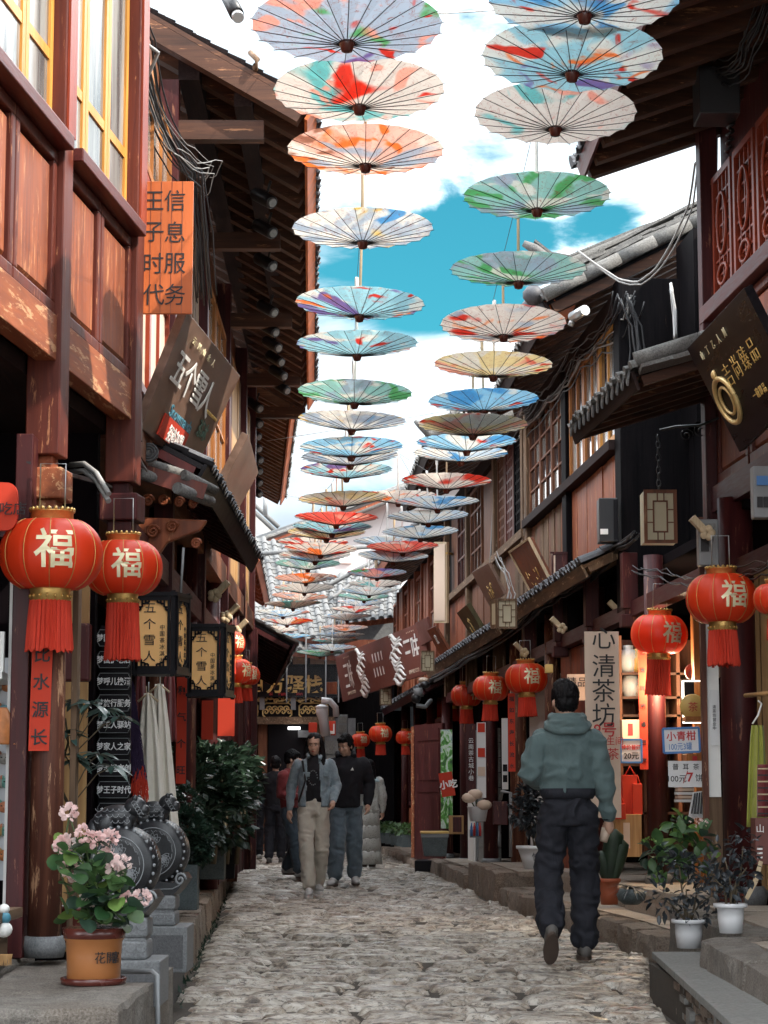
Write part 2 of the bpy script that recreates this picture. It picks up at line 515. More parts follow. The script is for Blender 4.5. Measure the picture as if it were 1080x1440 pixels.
M['grey_metal'] = plain('grey_metal', (0.20, 0.205, 0.21), 0.5, 0.1)
M['black_metal'] = plain('black_metal', (0.014, 0.014, 0.016), 0.4, 0.2)
M['white_plastic'] = plain('white_plastic', (0.66, 0.66, 0.67), 0.4, 0.05, bump=0.02)
M['terracotta'] = plain('terracotta', (0.42, 0.11, 0.05), 0.6, 0.15)
M['glazed_pot'] = plain('glazed_pot', (0.33, 0.125, 0.040), 0.35, 0.18, 6, bump=0.05)
M['glaze_dark'] = plain('glaze_dark', (0.09, 0.022, 0.016), 0.25, 0.3, 8)
M['soil'] = plain('soil', (0.03, 0.02, 0.015), 0.95, 0.4, 40, bump=0.8)
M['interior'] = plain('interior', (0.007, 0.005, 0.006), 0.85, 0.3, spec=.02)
M['paper_white'] = plain('paper_white', (0.68, 0.68, 0.68), 0.7, 0.04)
M['wool'] = plain('wool', (0.84, 0.79, 0.70), 0.95, 0.08, 30, bump=0.8, bscale=220)
M['skin'] = plain('skin', (0.60, 0.36, 0.26), 0.5, 0.06, bump=0.05)
M['hair'] = plain('hair', (0.006, 0.005, 0.006), 0.55, 0.3, 60, bump=0.8, bscale=150, spec=.2)

def glass(name, c=(0.05, 0.06, 0.07), r=0.06):
    t = NT(name); t.setc(c); t.b.inputs['Specular IOR Level'].default_value = 1.0
    v = t.coord(); t.rough(r)
    t.bump(t.noise(v, 3.5, 2), 0.06, 0.02)
    return t.m
M['glass_dark'] = glass('glass_dark', (0.03, 0.03, 0.035))
def curtain_glass():
    t = NT('curtain_glass'); v = t.coord((9, 9, 1))
    t.setc(t.ramp(t.noise(v, 1, 3, .5, .4), [(0.35, (0.08, 0.085, 0.085)), (0.6, (0.30, 0.30, 0.28))]))
    t.rough(0.12); t.b.inputs['Specular IOR Level'].default_value = 0.9
    return t.m
M['curtain_glass'] = curtain_glass()
def lantern_red():
    t = NT('lantern_red'); v = t.coord()
    n = t.noise(v, 4, 3)
    t.setc(t.mix(n, (0.68, 0.034, 0.007), (0.84, 0.060, 0.011)))
    t.rough(0.45)
    t.bump(t.noise(t.coord((240, 240, 240)), 1, 2), 0.12, 0.002)
    tr = t.n('ShaderNodeBsdfTranslucent'); tr.inputs[0].default_value = (1.0, 0.10, 0.02, 1)
    ms = t.n('ShaderNodeMixShader'); ms.inputs[0].default_value = 0.22
    t.l(t.b.outputs[0], ms.inputs[1]); t.l(tr.outputs[0], ms.inputs[2]); t.l(ms.outputs[0], t.out.inputs[0])
    return t.m
M['lantern_red'] = lantern_red()
def tassel():
    t = NT('tassel_red'); v = t.coord((150, 150, 2.5))
    n = t.noise(v, 1, 3, .6)
    t.setc(t.mix(n, (0.30, 0.012, 0.005), (0.74, 0.05, 0.014)))
    t.rough(0.8); t.bump(n, 0.8, 0.006)
    return t.m
M['tassel_red'] = tassel()
def cloth(name, c, c2=None, rough=0.85, weave=300, fold=0.35, fs=7, sheen=0.25, spot=None):
    t = NT(name); v = t.coord()
    c2 = c2 or tuple(x * 1.35 for x in c)
    n = t.noise(v, fs, 4, 0.6)
    col = t.mix(n, tuple(x * 0.75 for x in c), c2)
    if spot:
        vo = t.n('ShaderNodeTexVoronoi'); vo.inputs['Scale'].default_value = spot[0]; t.l(v, vo.inputs['Vector'])
        col = t.mix(t.ramp(vo.outputs['Distance'], [(spot[2], (1, 1, 1)), (spot[2] + .05, (0, 0, 0))]), col, spot[1])
    t.setc(col); t.rough(rough); t.b.inputs['Sheen Weight'].default_value = sheen
    w = t.noise(v, weave, 2)
    f = t.noise(t.coord((1, 1, 0.55)), fs * 1.4, 3, 0.5, 0.8)
    t.bump(t.math('ADD', t.math('MULTIPLY', w, 0.06), f), fold, 0.03)
    return t.m
M['hoodie'] = cloth('hoodie_teal', (0.08, 0.13, 0.133), (0.155, 0.22, 0.222), fold=.6, sheen=.1)
M['trousers_navy'] = cloth('trousers_navy', (0.013, 0.014, 0.022), (0.022, 0.023, 0.033), fold=0.6, sheen=0)
M['denim'] = cloth('denim', (0.15, 0.22, 0.26), (0.36, 0.44, 0.49), weave=220, fs=22)
M['tee_black'] = cloth('tee_black', (0.006, 0.005, 0.008), sheen=0)
M['trousers_cream'] = cloth('trousers_cream', (0.50, 0.46, 0.38), (0.68, 0.63, 0.54))
M['jacket_black'] = cloth('jacket_black', (0.007, 0.006, 0.010), sheen=0)
M['jeans_blue'] = cloth('jeans_blue', (0.07, 0.105, 0.135), (0.16, 0.21, 0.25), fs=10)
M['jeans_dark'] = cloth('jeans_dark', (0.03, 0.05, 0.07), (0.07, 0.10, 0.13), fs=10)
M['cloth_red'] = cloth('cloth_red', (0.20, 0.02, 0.025), (0.30, 0.04, 0.04))
M['dress_white'] = cloth('dress_white', (0.55, 0.54, 0.50), (0.66, 0.65, 0.61), spot=(38, (0.12, 0.09, 0.08), 0.16))
M['scarf_blue'] = cloth('scarf_blue', (0.42, 0.60, 0.66), (0.60, 0.72, 0.76))
M['shoe_white'] = plain('shoe_white', (0.55, 0.54, 0.53), 0.6, 0.1)
M['shoe_grey'] = plain('shoe_grey', (0.13, 0.12, 0.11), 0.7, 0.2)
M['sole_brown'] = plain('sole_brown', (0.10, 0.07, 0.055), 0.8, 0.3, 20, bump=0.5)
M['backpack_red'] = plain('backpack_red', (0.55, 0.045, 0.02), 0.6, 0.1)

def leafm(name, c1, c2, rough=0.35, trans=0.2, scale=9):
    t = NT(name); v = t.coord()
    oi = t.n('ShaderNodeObjectInfo')
    n = t.noise(v, scale, 3, 0.6)
    f = t.math('ADD', t.math('MULTIPLY', n, 0.7), t.math('MULTIPLY', oi.outputs['Random'], 0.3))
    t.setc(t.ramp(f, [(0.3, c1), (0.7, c2)])); t.rough(rough)
    tr = t.n('ShaderNodeBsdfTranslucent'); t.l(t.ramp(f, [(0.3, c1), (0.7, tuple(min(1, x * 1.6) for x in c2))]), tr.inputs[0])
    ms = t.n('ShaderNodeMixShader'); ms.inputs[0].default_value = trans
    t.l(t.b.outputs[0], ms.inputs[1]); t.l(tr.outputs[0], ms.inputs[2]); t.l(ms.outputs[0], t.out.inputs[0])
    return t.m
M['leaf_dark'] = leafm('leaf_dark', (0.010, 0.022, 0.016), (0.045, 0.085, 0.055))
M['leaf_bush'] = leafm('leaf_bush', (0.010, 0.022, 0.015), (0.050, 0.090, 0.052), 0.3)
M['leaf_green'] = leafm('leaf_green', (0.025, 0.075, 0.025), (0.10, 0.18, 0.06), 0.45, 0.3)
M['leaf_teal'] = leafm('leaf_teal', (0.018, 0.042, 0.036), (0.055, 0.10, 0.085), 0.3)
M['leaf_lime'] = leafm('leaf_lime', (0.10, 0.20, 0.04), (0.26, 0.38, 0.10), 0.5, 0.35)
M['leaf_dusk'] = leafm('leaf_dusk', (0.010, 0.014, 0.017), (0.050, 0.058, 0.066), 0.35, 0.1)
M['petal'] = leafm('petal', (0.80, 0.50, 0.48), (0.90, 0.72, 0.68), 0.6, 0.35)
M['cactus'] = leafm('cactus', (0.010, 0.022, 0.012), (0.03, 0.055, 0.028), 0.6, 0.0)
M['stem'] = plain('stem', (0.10, 0.075, 0.045), 0.7, 0.3)
M['stem_green'] = plain('stem_green', (0.06, 0.09, 0.03), 0.7, 0.3)

def street():
    t = NT('street_stone')
    geo = t.n('ShaderNodeNewGeometry'); mpp = t.n('ShaderNodeMapping'); mpp.inputs['Scale'].default_value = (.62, 1.5, 1)
    t.l(geo.outputs['Position'], mpp.inputs[0]); v = mpp.outputs[0]
    big = t.noise(v, 5, 4, 0.55)
    col = t.ramp(big, [(0.3, (0.32, 0.275, 0.235)), (0.5, (0.43, 0.405, 0.375)), (0.72, (0.52, 0.505, 0.48))])
    sp = t.noise(v, 10, 10, 0.72, 0.6)
    patch = t.ramp(sp, [(0.36, (0.055, 0.038, 0.026)), (0.44, (0.24, 0.18, 0.13)), (0.50, (0.42, 0.355, 0.285)), (0.60, (0.62, 0.57, 0.50))])
    col = t.mix(0.88, col, patch)
    sp2 = t.noise(v, 44, 6, 0.75)
    col = t.mix(t.ramp(sp2, [(0.40, (0.85, 0.85, 0.85)), (0.48, (0, 0, 0))]), col, (0.06, 0.045, 0.035))
    at_ = t.n('ShaderNodeAttribute'); at_.attribute_name = 'dirt'
    dm = t.math('ADD', at_.outputs['Fac'], t.math('MULTIPLY', t.math('SUBTRACT', sp, 0.5), -1.6))
    col = t.mix(t.ramp(dm, [(0.58, (0, 0, 0)), (0.88, (0.95, 0.95, 0.95))]), col, (0.035, 0.026, 0.019))
    t.setc(col)
    t.rough(t.ramp(t.noise(v, 9, 5, 0.6), [(0.38, (0.24, 0.24, 0.24)), (0.62, (0.55, 0.55, 0.55))]))
    st = t.noise(v, 12, 10, 0.70, 1.0)
    t.bump(t.math('ADD', t.math('MULTIPLY', st, 1.0), t.math('MULTIPLY', sp, 0.5)), 0.55, 0.016)
    return t.m
M['street_stone'] = street()
M['street_dirt'] = stone('street_dirt', (0.035, 0.028, 0.022), (0.10, 0.08, 0.062), None, 0.85, 30, 0.8, 0.02)

def paper(name, base, cols, seed):
    """painted oil paper: base with blots of a few colours"""
    t = NT(name); tc = t.n('ShaderNodeTexCoord'); oi = t.n('ShaderNodeObjectInfo')
    ml = t.math('MULTIPLY', oi.outputs['Random'], 41.0)
    def vec(sc, add):
        mp = t.n('ShaderNodeMapping'); mp.inputs['Scale'].default_value = sc
        cmb = t.n('ShaderNodeCombineXYZ'); t.l(t.math('ADD', ml, add), cmb.inputs[0]); t.l(t.math('MULTIPLY', ml, 1.7), cmb.inputs[1])
        cmb.inputs[2].default_value = seed
        t.l(tc.outputs['Object'], mp.inputs[0]); t.l(cmb.outputs[0], mp.inputs['Location'])
        return mp.outputs[0]
    col = base
    for i, (c, th) in enumerate(cols):
        n = t.noise(vec((2.2, 2.2, 1) if i % 2 == 0 else (3.4, 3.4, 1), 5.3 * i), 1.15, 2.5, 0.45, 1.1)
        col = t.mix(t.ramp(n, [(th - .025, (0, 0, 0)), (th + 0.02, (0.85, 0.85, 0.85))]), col, c)
    # fine drawn lines
    ln = t.noise(vec((9, 9, 1), 9), 1.0, 3, 0.5, 2.6)
    a = t.ramp(ln, [(0.488, (0, 0, 0)), (0.50, (0.85, 0.85, 0.85)), (0.512, (0, 0, 0))])
    col = t.mix(a, col, (0.42, 0.16, 0.12))
    t.setc(col); t.rough(0.55)
    tr = t.n('ShaderNodeBsdfTranslucent'); t.l(col, tr.inputs[0])
    ms = t.n('ShaderNodeMixShader'); ms.inputs[0].default_value = 0.64
    t.l(t.b.outputs[0], ms.inputs[1]); t.l(tr.outputs[0], ms.inputs[2]); t.l(ms.outputs[0], t.out.inputs[0])
    return t.m
RED, ORG, PNK, TEA, BLU, PUR, YEL, GRN, WHT, GRY, BRN = ((0.72, 0.07, 0.03), (0.85, 0.33, 0.10), (0.85, 0.50, 0.42), (0.25, 0.58, 0.58), (0.18, 0.45, 0.66), (0.32, 0.24, 0.46), (0.85, 0.64, 0.24), (0.22, 0.52, 0.26), (0.80, 0.77, 0.72), (0.50, 0.56, 0.62), (0.45, 0.27, 0.2))
PAP = {
 'lilac': paper('paper_lilac', (0.55, 0.60, 0.66), [(GRN, .60), (RED, .60), (PUR, .66), (PNK, .6)], 1),
 'white': paper('paper_white_teal', (0.74, 0.70, 0.66), [(TEA, .60), (PNK, .64), (RED, .70)], 2),
 'pink': paper('paper_pink', (0.80, 0.60, 0.53), [(WHT, .52), (ORG, .58), (GRY, .60), (BRN, .66)], 3),
 'grey': paper('paper_grey', (0.60, 0.63, 0.66), [(YEL, .62), (WHT, .5), (GRY, .56), (BLU, .66)], 4),
 'teal': paper('paper_teal', (0.50, 0.68, 0.72), [(WHT, .54), (RED, .62), (PUR, .62), (ORG, .66)], 5),
 'yellow': paper('paper_yellow', (0.82, 0.72, 0.50), [(RED, .61), (WHT, .52), (PNK, .60)], 6),
 'green': paper('paper_green', (0.48, 0.66, 0.62), [(GRN, .56), (WHT, .57), (GRY, .6)], 7),
 'blue': paper('paper_blue', (0.46, 0.66, 0.76), [(WHT, .54), (RED, .64), (BLU, .58)], 8),
 'red': paper('paper_red', (0.80, 0.30, 0.26), [(RED, .54), (WHT, .58), (PNK, .56)], 9),
 'cream': paper('paper_cream', (0.78, 0.73, 0.68), [(RED, .57), (ORG, .64), (GRY, .64)], 10),
 'pale': paper('paper_pale', (0.66, 0.73, 0.78), [(BLU, .60), (WHT, .50), (PNK, .66)], 11),
}
# ================================================================ ground and street
def rock(p8, n=3, amp=0.01, seed=0, mb=None, soft=0.0):
    """rough block: p8 = bottom ring then top ring"""
    mb = mb or MB()
    p = [Vector(q) for q in p8]
    def tri(u, v, w):
        b = p[0].lerp(p[1], u).lerp(p[3].lerp(p[2], u), v)
        t = p[4].lerp(p[5], u).lerp(p[7].lerp(p[6], u), v)
        return b.lerp(t, w)
    cen = sum(p, Vector()) / 8
    idx = {}; vs = []; fs = []
    def vid(i, j, k):
        q = (i, j, k)
        if q not in idx:
            u, v, w = i / n, j / n, k / n
            c = tri(u, v, w)
            edge = sum(1 for t in (i, j, k) if t in (0, n))
            d = (c - cen)
            if edge >= 2: c = c - d.normalized() * soft * (edge - 1)
            nn = noise.noise_vector(c * 5 + Vector((seed, 0, 0))) * amp + noise.noise_vector(c * 17 + Vector((seed, 5, 0))) * amp * .5
            idx[q] = len(vs); vs.append(c + nn)
        return idx[q]
    for a in range(n):
        for b in range(n):
            fs.append((vid(a, b, 0), vid(a, b + 1, 0), vid(a + 1, b + 1, 0), vid(a + 1, b, 0)))
            fs.append((vid(a, b, n), vid(a + 1, b, n), vid(a + 1, b + 1, n), vid(a, b + 1, n)))
            fs.append((vid(a, 0, b), vid(a + 1, 0, b), vid(a + 1, 0, b + 1), vid(a, 0, b + 1)))
            fs.append((vid(a, n, b), vid(a, n, b + 1), vid(a + 1, n, b + 1), vid(a + 1, n, b)))
            fs.append((vid(0, a, b), vid(0, a, b + 1), vid(0, a + 1, b + 1), vid(0, a + 1, b)))
            fs.append((vid(n, a, b), vid(n, a + 1, b), vid(n, a + 1, b + 1), vid(n, a, b + 1)))
    return mb.add(vs, fs)
def pl(pts, y):
    if y <= pts[0][0]: return pts[0][1]
    for (a, b) in zip(pts, pts[1:]):
        if y <= b[0]: return a[1] + (b[1] - a[1]) * (y - a[0]) / (b[0] - a[0])
    return pts[-1][1]
XL = [(2, -.9), (9.5, -.97), (12.2, -1.12), (18, -1.42), (26, -1.86), (34, -2.4), (41, -3.0)]
XRR = [(2, 1.18), (6.7, 1.22), (9.5, 1.30), (11.3, 1.41), (13.9, 1.72), (15.8, 1.58), (18.2, 1.33), (21.9, 1.09), (26, .95), (31, .62), (36, .30), (41, 0.0), (43.5, -.2)]

gm = MB(); gm.box(-400, 400, -60, 900, -0.6, -0.09)
tag(gm.build('ground', M['street_dirt']), kind='structure')
# bed of the street between the stones
bm_ = MB()
ys = [2 + i for i in range(42)]
vs = []; fs = []
for y in ys:
    vs += [(pl(XL, y) - .1, y, -0.03), (pl(XRR, y) + .1, y, -0.03)]
for i in range(len(ys) - 1): fs.append((2 * i, 2 * i + 1, 2 * i + 3, 2 * i + 2))
bm_.add(vs, fs)
road = tag(bm_.build('road', M['street_dirt']), kind='structure')

def cobble_mesh(seed, nx, ny):
    r = random.Random(seed); vs = []; fs = []
    for j in range(ny + 1):
        for i in range(nx + 1):
            u = i / nx - .5; v = j / ny - .5
            # squircle-ish outline, a little ragged
            k = 1 - 0.10 * (2 * abs(u)) ** 3 * (2 * abs(v)) ** 3
            e = noise.noise(Vector((seed * 3.1, 0, 0)) + Vector((u, v, 0)) * 3.5)
            e2 = noise.noise(Vector((0, seed * 2.3, 4)) + Vector((u, v, 0)) * 3.5)
            b = max(abs(u), abs(v)) * 2
            x = u * k + e * .05 * (b > .8); y = v * k + e2 * .09 * (b > .8)
            z = noise.noise(Vector((seed, 7, 0)) + Vector((u * 2.2, v * 2.2, 0))) * .013 + noise.noise(Vector((seed, 17, 0)) + Vector((u * 9, v * 4, 0))) * .009
            if b > .99: z -= .060
            elif b > .7: z -= .008
            vs.append((x, y, z))
    for j in range(ny):
        for i in range(nx):
            a = j * (nx + 1) + i
            fs.append((a, a + 1, a + nx + 2, a + nx + 1))
    return vs, fs
def DN(i, n, j, m):
    return 1.0 if i in (0, n) or j in (0, m) else 0.0
CM = []
for sd in range(16):
    v_, f_ = cobble_mesh(sd, 9, 6)
    mm = MB().add(v_, f_, True).mesh('cobblestone', M['street_stone'])
    da = mm.attributes.new('dirt', 'FLOAT', 'POINT')
    for i_ in range(70): da.data[i_].value = DN(i_ % 10, 9, i_ // 10, 6)
    CM.append(mm)
CL = [cobble_mesh(sd, 4, 4) for sd in range(12)]
rs = random.Random(3)
y = 8.9; cnt = 0; far = MB()
while y < 42.5:
    dpt = rs.uniform(.13, .24) * (1 if y < 22 else 1.15)
    yc = y + dpt / 2
    x = pl(XL, yc) + rs.uniform(-.02, .1) - .02; xe = pl(XRR, yc)
    tilt = rs.uniform(-.02, .02)
    while x < xe:
        w = rs.uniform(.20, .62)
        if x + w > xe - .08: w = max(.12, xe - x)
        yy = yc + (x - 0) * tilt + rs.uniform(-.012, .012)
        z = rs.uniform(-.018, .016)
        rz = rs.uniform(-.05, .05)
        if cnt < 300 and abs(x + w / 2) < yc * .19:
            o = inst('cobblestone', CM[rs.randrange(16)], (x + w / 2, yy, z), road, (rs.uniform(-.025, .025), rs.uniform(-.02, .02), rz), (w - .014, dpt - .008, 1))
            cnt += 1
        else:
            v_, f_ = CL[rs.randrange(12)]
            c, s_ = math.cos(rz), math.sin(rz); tx, ty = rs.uniform(-.03, .03), rs.uniform(-.02, .02)
            far.add([(x + w / 2 + (q[0] * c * (w - .012) - q[1] * s_ * dpt), yy + q[0] * s_ * w + q[1] * c * (dpt + .002), z + q[2] + q[1] * dpt * tx * 2 + q[0] * w * ty) for q in v_], f_, True)
        x += w
    y += dpt
fo = far.build('cobble_surface', M['street_stone'], road, kind='stuff')
da = fo.data.attributes.new('dirt', 'FLOAT', 'POINT')
for i_ in range(len(fo.data.vertices)): da.data[i_].value = DN(i_ % 25 % 5, 4, i_ % 25 // 5, 4)
# a few weeds and dead leaves in the joints along the left kerb
wm = MB(); r2 = random.Random(5)
for i in range(170):
    y = r2.uniform(10.5, 24); x = pl(XL, y) + r2.uniform(.0, .05)
    if r2.random() < .55: y = 11 + (y - 11) * .5 + r2.choice((0, 1.3, 3.1)) * .3; x = pl(XL, y) + r2.uniform(0, .05)
    a = r2.uniform(0, 6.3); h = r2.uniform(.015, .05); w = r2.uniform(.006, .014)
    wm.add([(x - w * math.cos(a), y - w * math.sin(a), 0), (x + w * math.cos(a), y + w * math.sin(a), 0), (x + r2.uniform(-.03, .03), y + r2.uniform(-.03, .03), h)], [(0, 1, 2)])
tag(wm.build('weeds', M['leaf_dark']), 'small green weeds growing at the foot of the left kerb', 'weeds', kind='stuff')

# ---------------------------------------------------------------- raised pavements
def pavement(name, edge, back, z, mats, seed, slab=.55, kerb_len=.5, body=True, street_side=1, kerb_w=.22):
    """edge: [(x, y)] along the street; back: x of the rear. Kerb stones, then slabs behind them."""
    r = random.Random(seed)
    root = MB()
    pts = [Vector((x, y, 0)) for x, y in edge]
    s = street_side
    vs = []; fs = []
    for p in pts:
        vs += [(p.x - s * .10, p.y, z - .05), (back, p.y, z - .05), (p.x - s * .10, p.y, -.1), (back, p.y, -.1)]
    for i in range(len(pts) - 1):
        a = 4 * i; b = a + 4
        fs += [(a, a + 1, b + 1, b), (a, b, b + 2, a + 2)]
    fs += [(0, 2, 3, 1)]
    root.add(vs, fs)
    o = tag(root.build(name, mats[1]), kind='structure')
    # kerb stones
    for a, b in zip(pts, pts[1:]):
        L = (b - a).length; d = (b - a) / L; n = Vector((-d.y, d.x, 0)) * (s)
        if (n.x > 0) == (s > 0): n = -n
        t = 0
        while t < L - .05:
            l = min(r.uniform(kerb_len * .7, kerb_len * 1.5), L - t)
            if L - t - l < .15: l = L - t
            g = .006
            p0 = a + d * (t + g); p1 = a + d * (t + l - g); kw = kerb_w * r.uniform(.9, 1.1)
            dz = r.uniform(-.012, .008); out = r.uniform(-.015, .015)
            q = [p0 - n * out, p1 - n * out, p1 + n * kw, p0 + n * kw]
            lean = r.uniform(0, .02)
            rock([v + Vector((0, 0, -.08)) - n * lean for v in q] + [v + Vector((0, 0, z + dz)) for v in q], 4, .016, r.random() * 90, mb := MB(), .012)
            mb.build('kerb_stone', mats[0], o)
            t += l
    # slabs
    for a, b in zip(pts, pts[1:]):
        L = b.y - a.y
        if L < .2: continue
        t = 0
        while t < L - .05:
            l = min(r.uniform(slab * .7, slab * 1.3), L - t)
            if L - t - l < .15: l = L - t
            y0, y1 = a.y + t + .004, a.y + t + l - .004
            def ex(yv): return a.x + (b.x - a.x) * (yv - a.y) / L
            k = kerb_w + .012
            x0 = ex((y0 + y1) / 2) - s * k
            xx = 0
            W_ = abs(back - x0)
            while xx < W_ - .1 and xx < 2.6:
                w = min(r.uniform(.45, .9), W_ - xx)
                e0 = ex(y0) - s * (k + xx); e1 = ex(y1) - s * (k + xx); f0 = e0 - s * (w - .008); f1 = e1 - s * (w - .008)
                zt = z - r.uniform(0, .006)
                q = [(e0, y0), (f0, y0), (f1, y1), (e1, y1)] if s < 0 else [(f0, y0), (e0, y0), (e1, y1), (f1, y1)]
                MB().hexa([(u, v, z - .06) for u, v in q] + [(u, v, zt + r.uniform(-.002, .002)) for u, v in q]).build('paving_slab', mats[2], o)
                xx += w
            t += l
    return o
KS = (M['kerb_stone'], M['kerb_stone'], M['slab_stone'])
pavement('pavement_left', [(-1.12, 12.2), (-1.42, 18), (-1.86, 26), (-2.4, 34), (-3.0, 41)], -6, .24, KS, 1, street_side=1)
pavement('pavement_right', [(1.72, 13.8), (1.58, 15.8), (1.33, 18.2), (1.12, 21.4)], 6, .15, KS, 2, street_side=-1)
pavement('pavement_right_middle', [(1.10, 21.4), (.97, 24.6)], 5, .30, KS, 3, street_side=-1)
pavement('pavement_right_low', [(.90, 24.6), (.80, 27.6), (.62, 31)], 5, .17, KS, 4, street_side=-1)
pavement('pavement_right_far', [(.58, 31), (.30, 36), (0, 41), (-.2, 43.5)], 5, .10, KS, 5, street_side=-1)
pavement('pavement_right_near', [(1.46, 6.0), (1.50, 10.35), (1.76, 10.55), (1.80, 13.8)], 6, .34, (M['granite'], M['granite'], M['slab_stone']), 6, street_side=-1, kerb_len=.8)
# steps up to the columns on the right
for (y0, y1, o, z0, z1) in ((15.2, 17.2, .32, .15, .34), (17.4, 19.6, .30, .15, .33), (19.8, 21.4, .28, .15, .33)):
    mb = MB(); q = [FR.P(y0, o, 0), FR.P(y1, o, 0), FR.P(y1, -1.8, 0), FR.P(y0, -1.8, 0)]
    q = [q[0], q[3], q[2], q[1]]
    rock([Vector((v.x, v.y, z0 - .05)) for v in q] + [Vector((v.x, v.y, z1)) for v in q], 5, .012, y0, mb, .01)
    tag(mb.build('doorstep', M['slab_stone']), kind='structure')

# slate terrace with a drystone side, near right
ter = tag(MB().box(1.36, 1.70, 6.2, 11.15, -.05, .17).build('terrace', M['street_dirt']), kind='structure')
r = random.Random(11)
tx = lambda y: 1.20 + (y - 6.7) * (1.41 - 1.20) / (11.28 - 6.7)
y = 6.3
while y < 11.25:
    l = min(r.uniform(.42, .62), 11.28 - y)
    if 11.28 - y - l < .2: l = 11.28 - y
    MB().hexa([(tx(y + .004) - .02, y + .004, .185), (1.72, y + .004, .185), (1.72, y + l - .004, .185), (tx(y + l) - .02, y + l - .004, .185),
               (tx(y + .004) - .02, y + .004, .22), (1.72, y + .004, .22), (1.72, y + l - .004, .22), (tx(y + l) - .02, y + l - .004, .22)]).build('paving_slab', M['slate'], ter, bevel=.004)
    y += l
z = -.02
while z < .18:
    h = r.uniform(.026, .05); h = min(h, .186 - z)
    if .186 - z - h < .015: h = .186 - z
    y = 6.2 + r.uniform(0, .1)
    while y < 11.22:
        l = min(r.uniform(.07, .26), 11.25 - y)
        xo = r.uniform(0, .03)
        q = [(tx(y) + xo, y + .004), (tx(y) + .2, y + .004), (tx(y + l) + .2, y + l - .004), (tx(y + l) + xo + r.uniform(-.01, .01), y + l - .004)]
        MB().hexa([(a, b, z + .003) for a, b in q] + [(a, b, z + h - .003) for a, b in q]).build('stone', M['slate'] if r.random() < .5 else M['kerb_stone'], ter)
        y += l
    x = 1.41
    while x < 1.7:
        l = r.uniform(.07, .16); MB().box(x, min(x + l - .006, 1.7), 11.15, 11.27 + r.uniform(-.01, .01), z + .003, z + h - .003).build('stone', M['slate'], ter); x += l
    z += h

# near-left stone landing
land = tag(MB().box(-4, -.93, 6.0, 9.6, -.1, .27).build('landing', M['granite']), kind='structure')
r = random.Random(21)
for (x0, x1, y0, y1, z0, z1) in ((-1.62, -.865, 7.12, 8.06, .05, .33), (-2.45, -1.63, 7.30, 8.6, .05, .335), (-1.20, -.90, 6.1, 7.10, .02, .26), (-2.3, -1.22, 6.0, 7.02, .02, .29), (-1.55, -1.10, 8.07, 9.6, .05, .30), (-2.6, -1.56, 8.62, 9.7, .05, .33)):
    q = [(x0, y0), (x1, y0), (x1, y1), (x0, y1)]
    mb = rock([(a, b, z0) for a, b in q] + [(a, b, z1) for a, b in q], 12, .013, r.random() * 50, None, .012)
    mb.build('paving_slab', M['granite'], land)
# flecked granite ledge beside the drum stones
ledge = tag(MB().hexa([(-1.6, 8.4, -.05), (-.955, 8.4, -.05), (-1.115, 12.18, -.05), (-1.6, 12.18, -.05), (-1.6, 8.4, .13), (-.955, 8.4, .13), (-1.115, 12.18, .13), (-1.6, 12.18, .13)]).build('step', M['dark_granite']), kind='structure')
MB().hexa([(-1.6, 8.42, .13), (-1.0, 8.42, .13), (-1.15, 12.1, .13), (-1.6, 12.1, .13), (-1.6, 8.42, .17), (-1.0, 8.42, .17), (-1.15, 12.1, .17), (-1.6, 12.1, .17)]).build('step_tread', M['slate'], ledge)

# ================================================================ roofs
def tile_row_mesh(L, pitch, mat, r=.055, seg=.24, pan=True, n=6, big=0):
    mb = MB(); k = max(1, int(round(L / seg))); seg = L / k
    for i in range(k):
        x0 = i * seg - (.02 if i == 0 else .0); x1 = (i + 1) * seg + .015
        ra, rb = r * 1.06, r * .90
        vs = []
        for (x, rr, up) in ((x0, ra, .010), (x1, rb, .0)):
            for j in range(n + 1):
                a = math.pi * j / n
                vs.append((x, rr * math.cos(a), rr * math.sin(a) * 1.05 + .012 + up))
            
        fs = [(j, j + 1, n + 2 + j, n + 1 + j) for j in range(n)]
        fs.append(tuple(range(n, -1, -1)))
        mb.add(vs, [f[::-1] for f in fs])
    if pan:
        w = pitch - r * 1.1
        kk = max(1, int(round(L / (seg * .55)))); sg = L / kk
        for i in range(kk):
            x0 = i * sg - (.05 if i == 0 else 0); x1 = (i + 1) * sg + .03
            vs = []
            for (x, up) in ((x0, .012), (x1, -.004)):
                for j in range(5):
                    t = j / 4 - .5
                    vs.append((x, pitch / 2 + t * w, .012 + up + (4 * t * t) * .030 - .012))
            for (x, up) in ((x0, .002),):
                for j in range(5):
                    t = j / 4 - .5
                    vs.append((x, pitch / 2 + t * w, .012 + up + (4 * t * t) * .030 - .022))
            fs = [(j, 5 + j, 6 + j, j + 1) for j in range(4)] + [(10 + j, j, j + 1, 11 + j) for j in range(4)]
            mb.add(vs, fs)
    return mb.mesh('tile_row', mat)
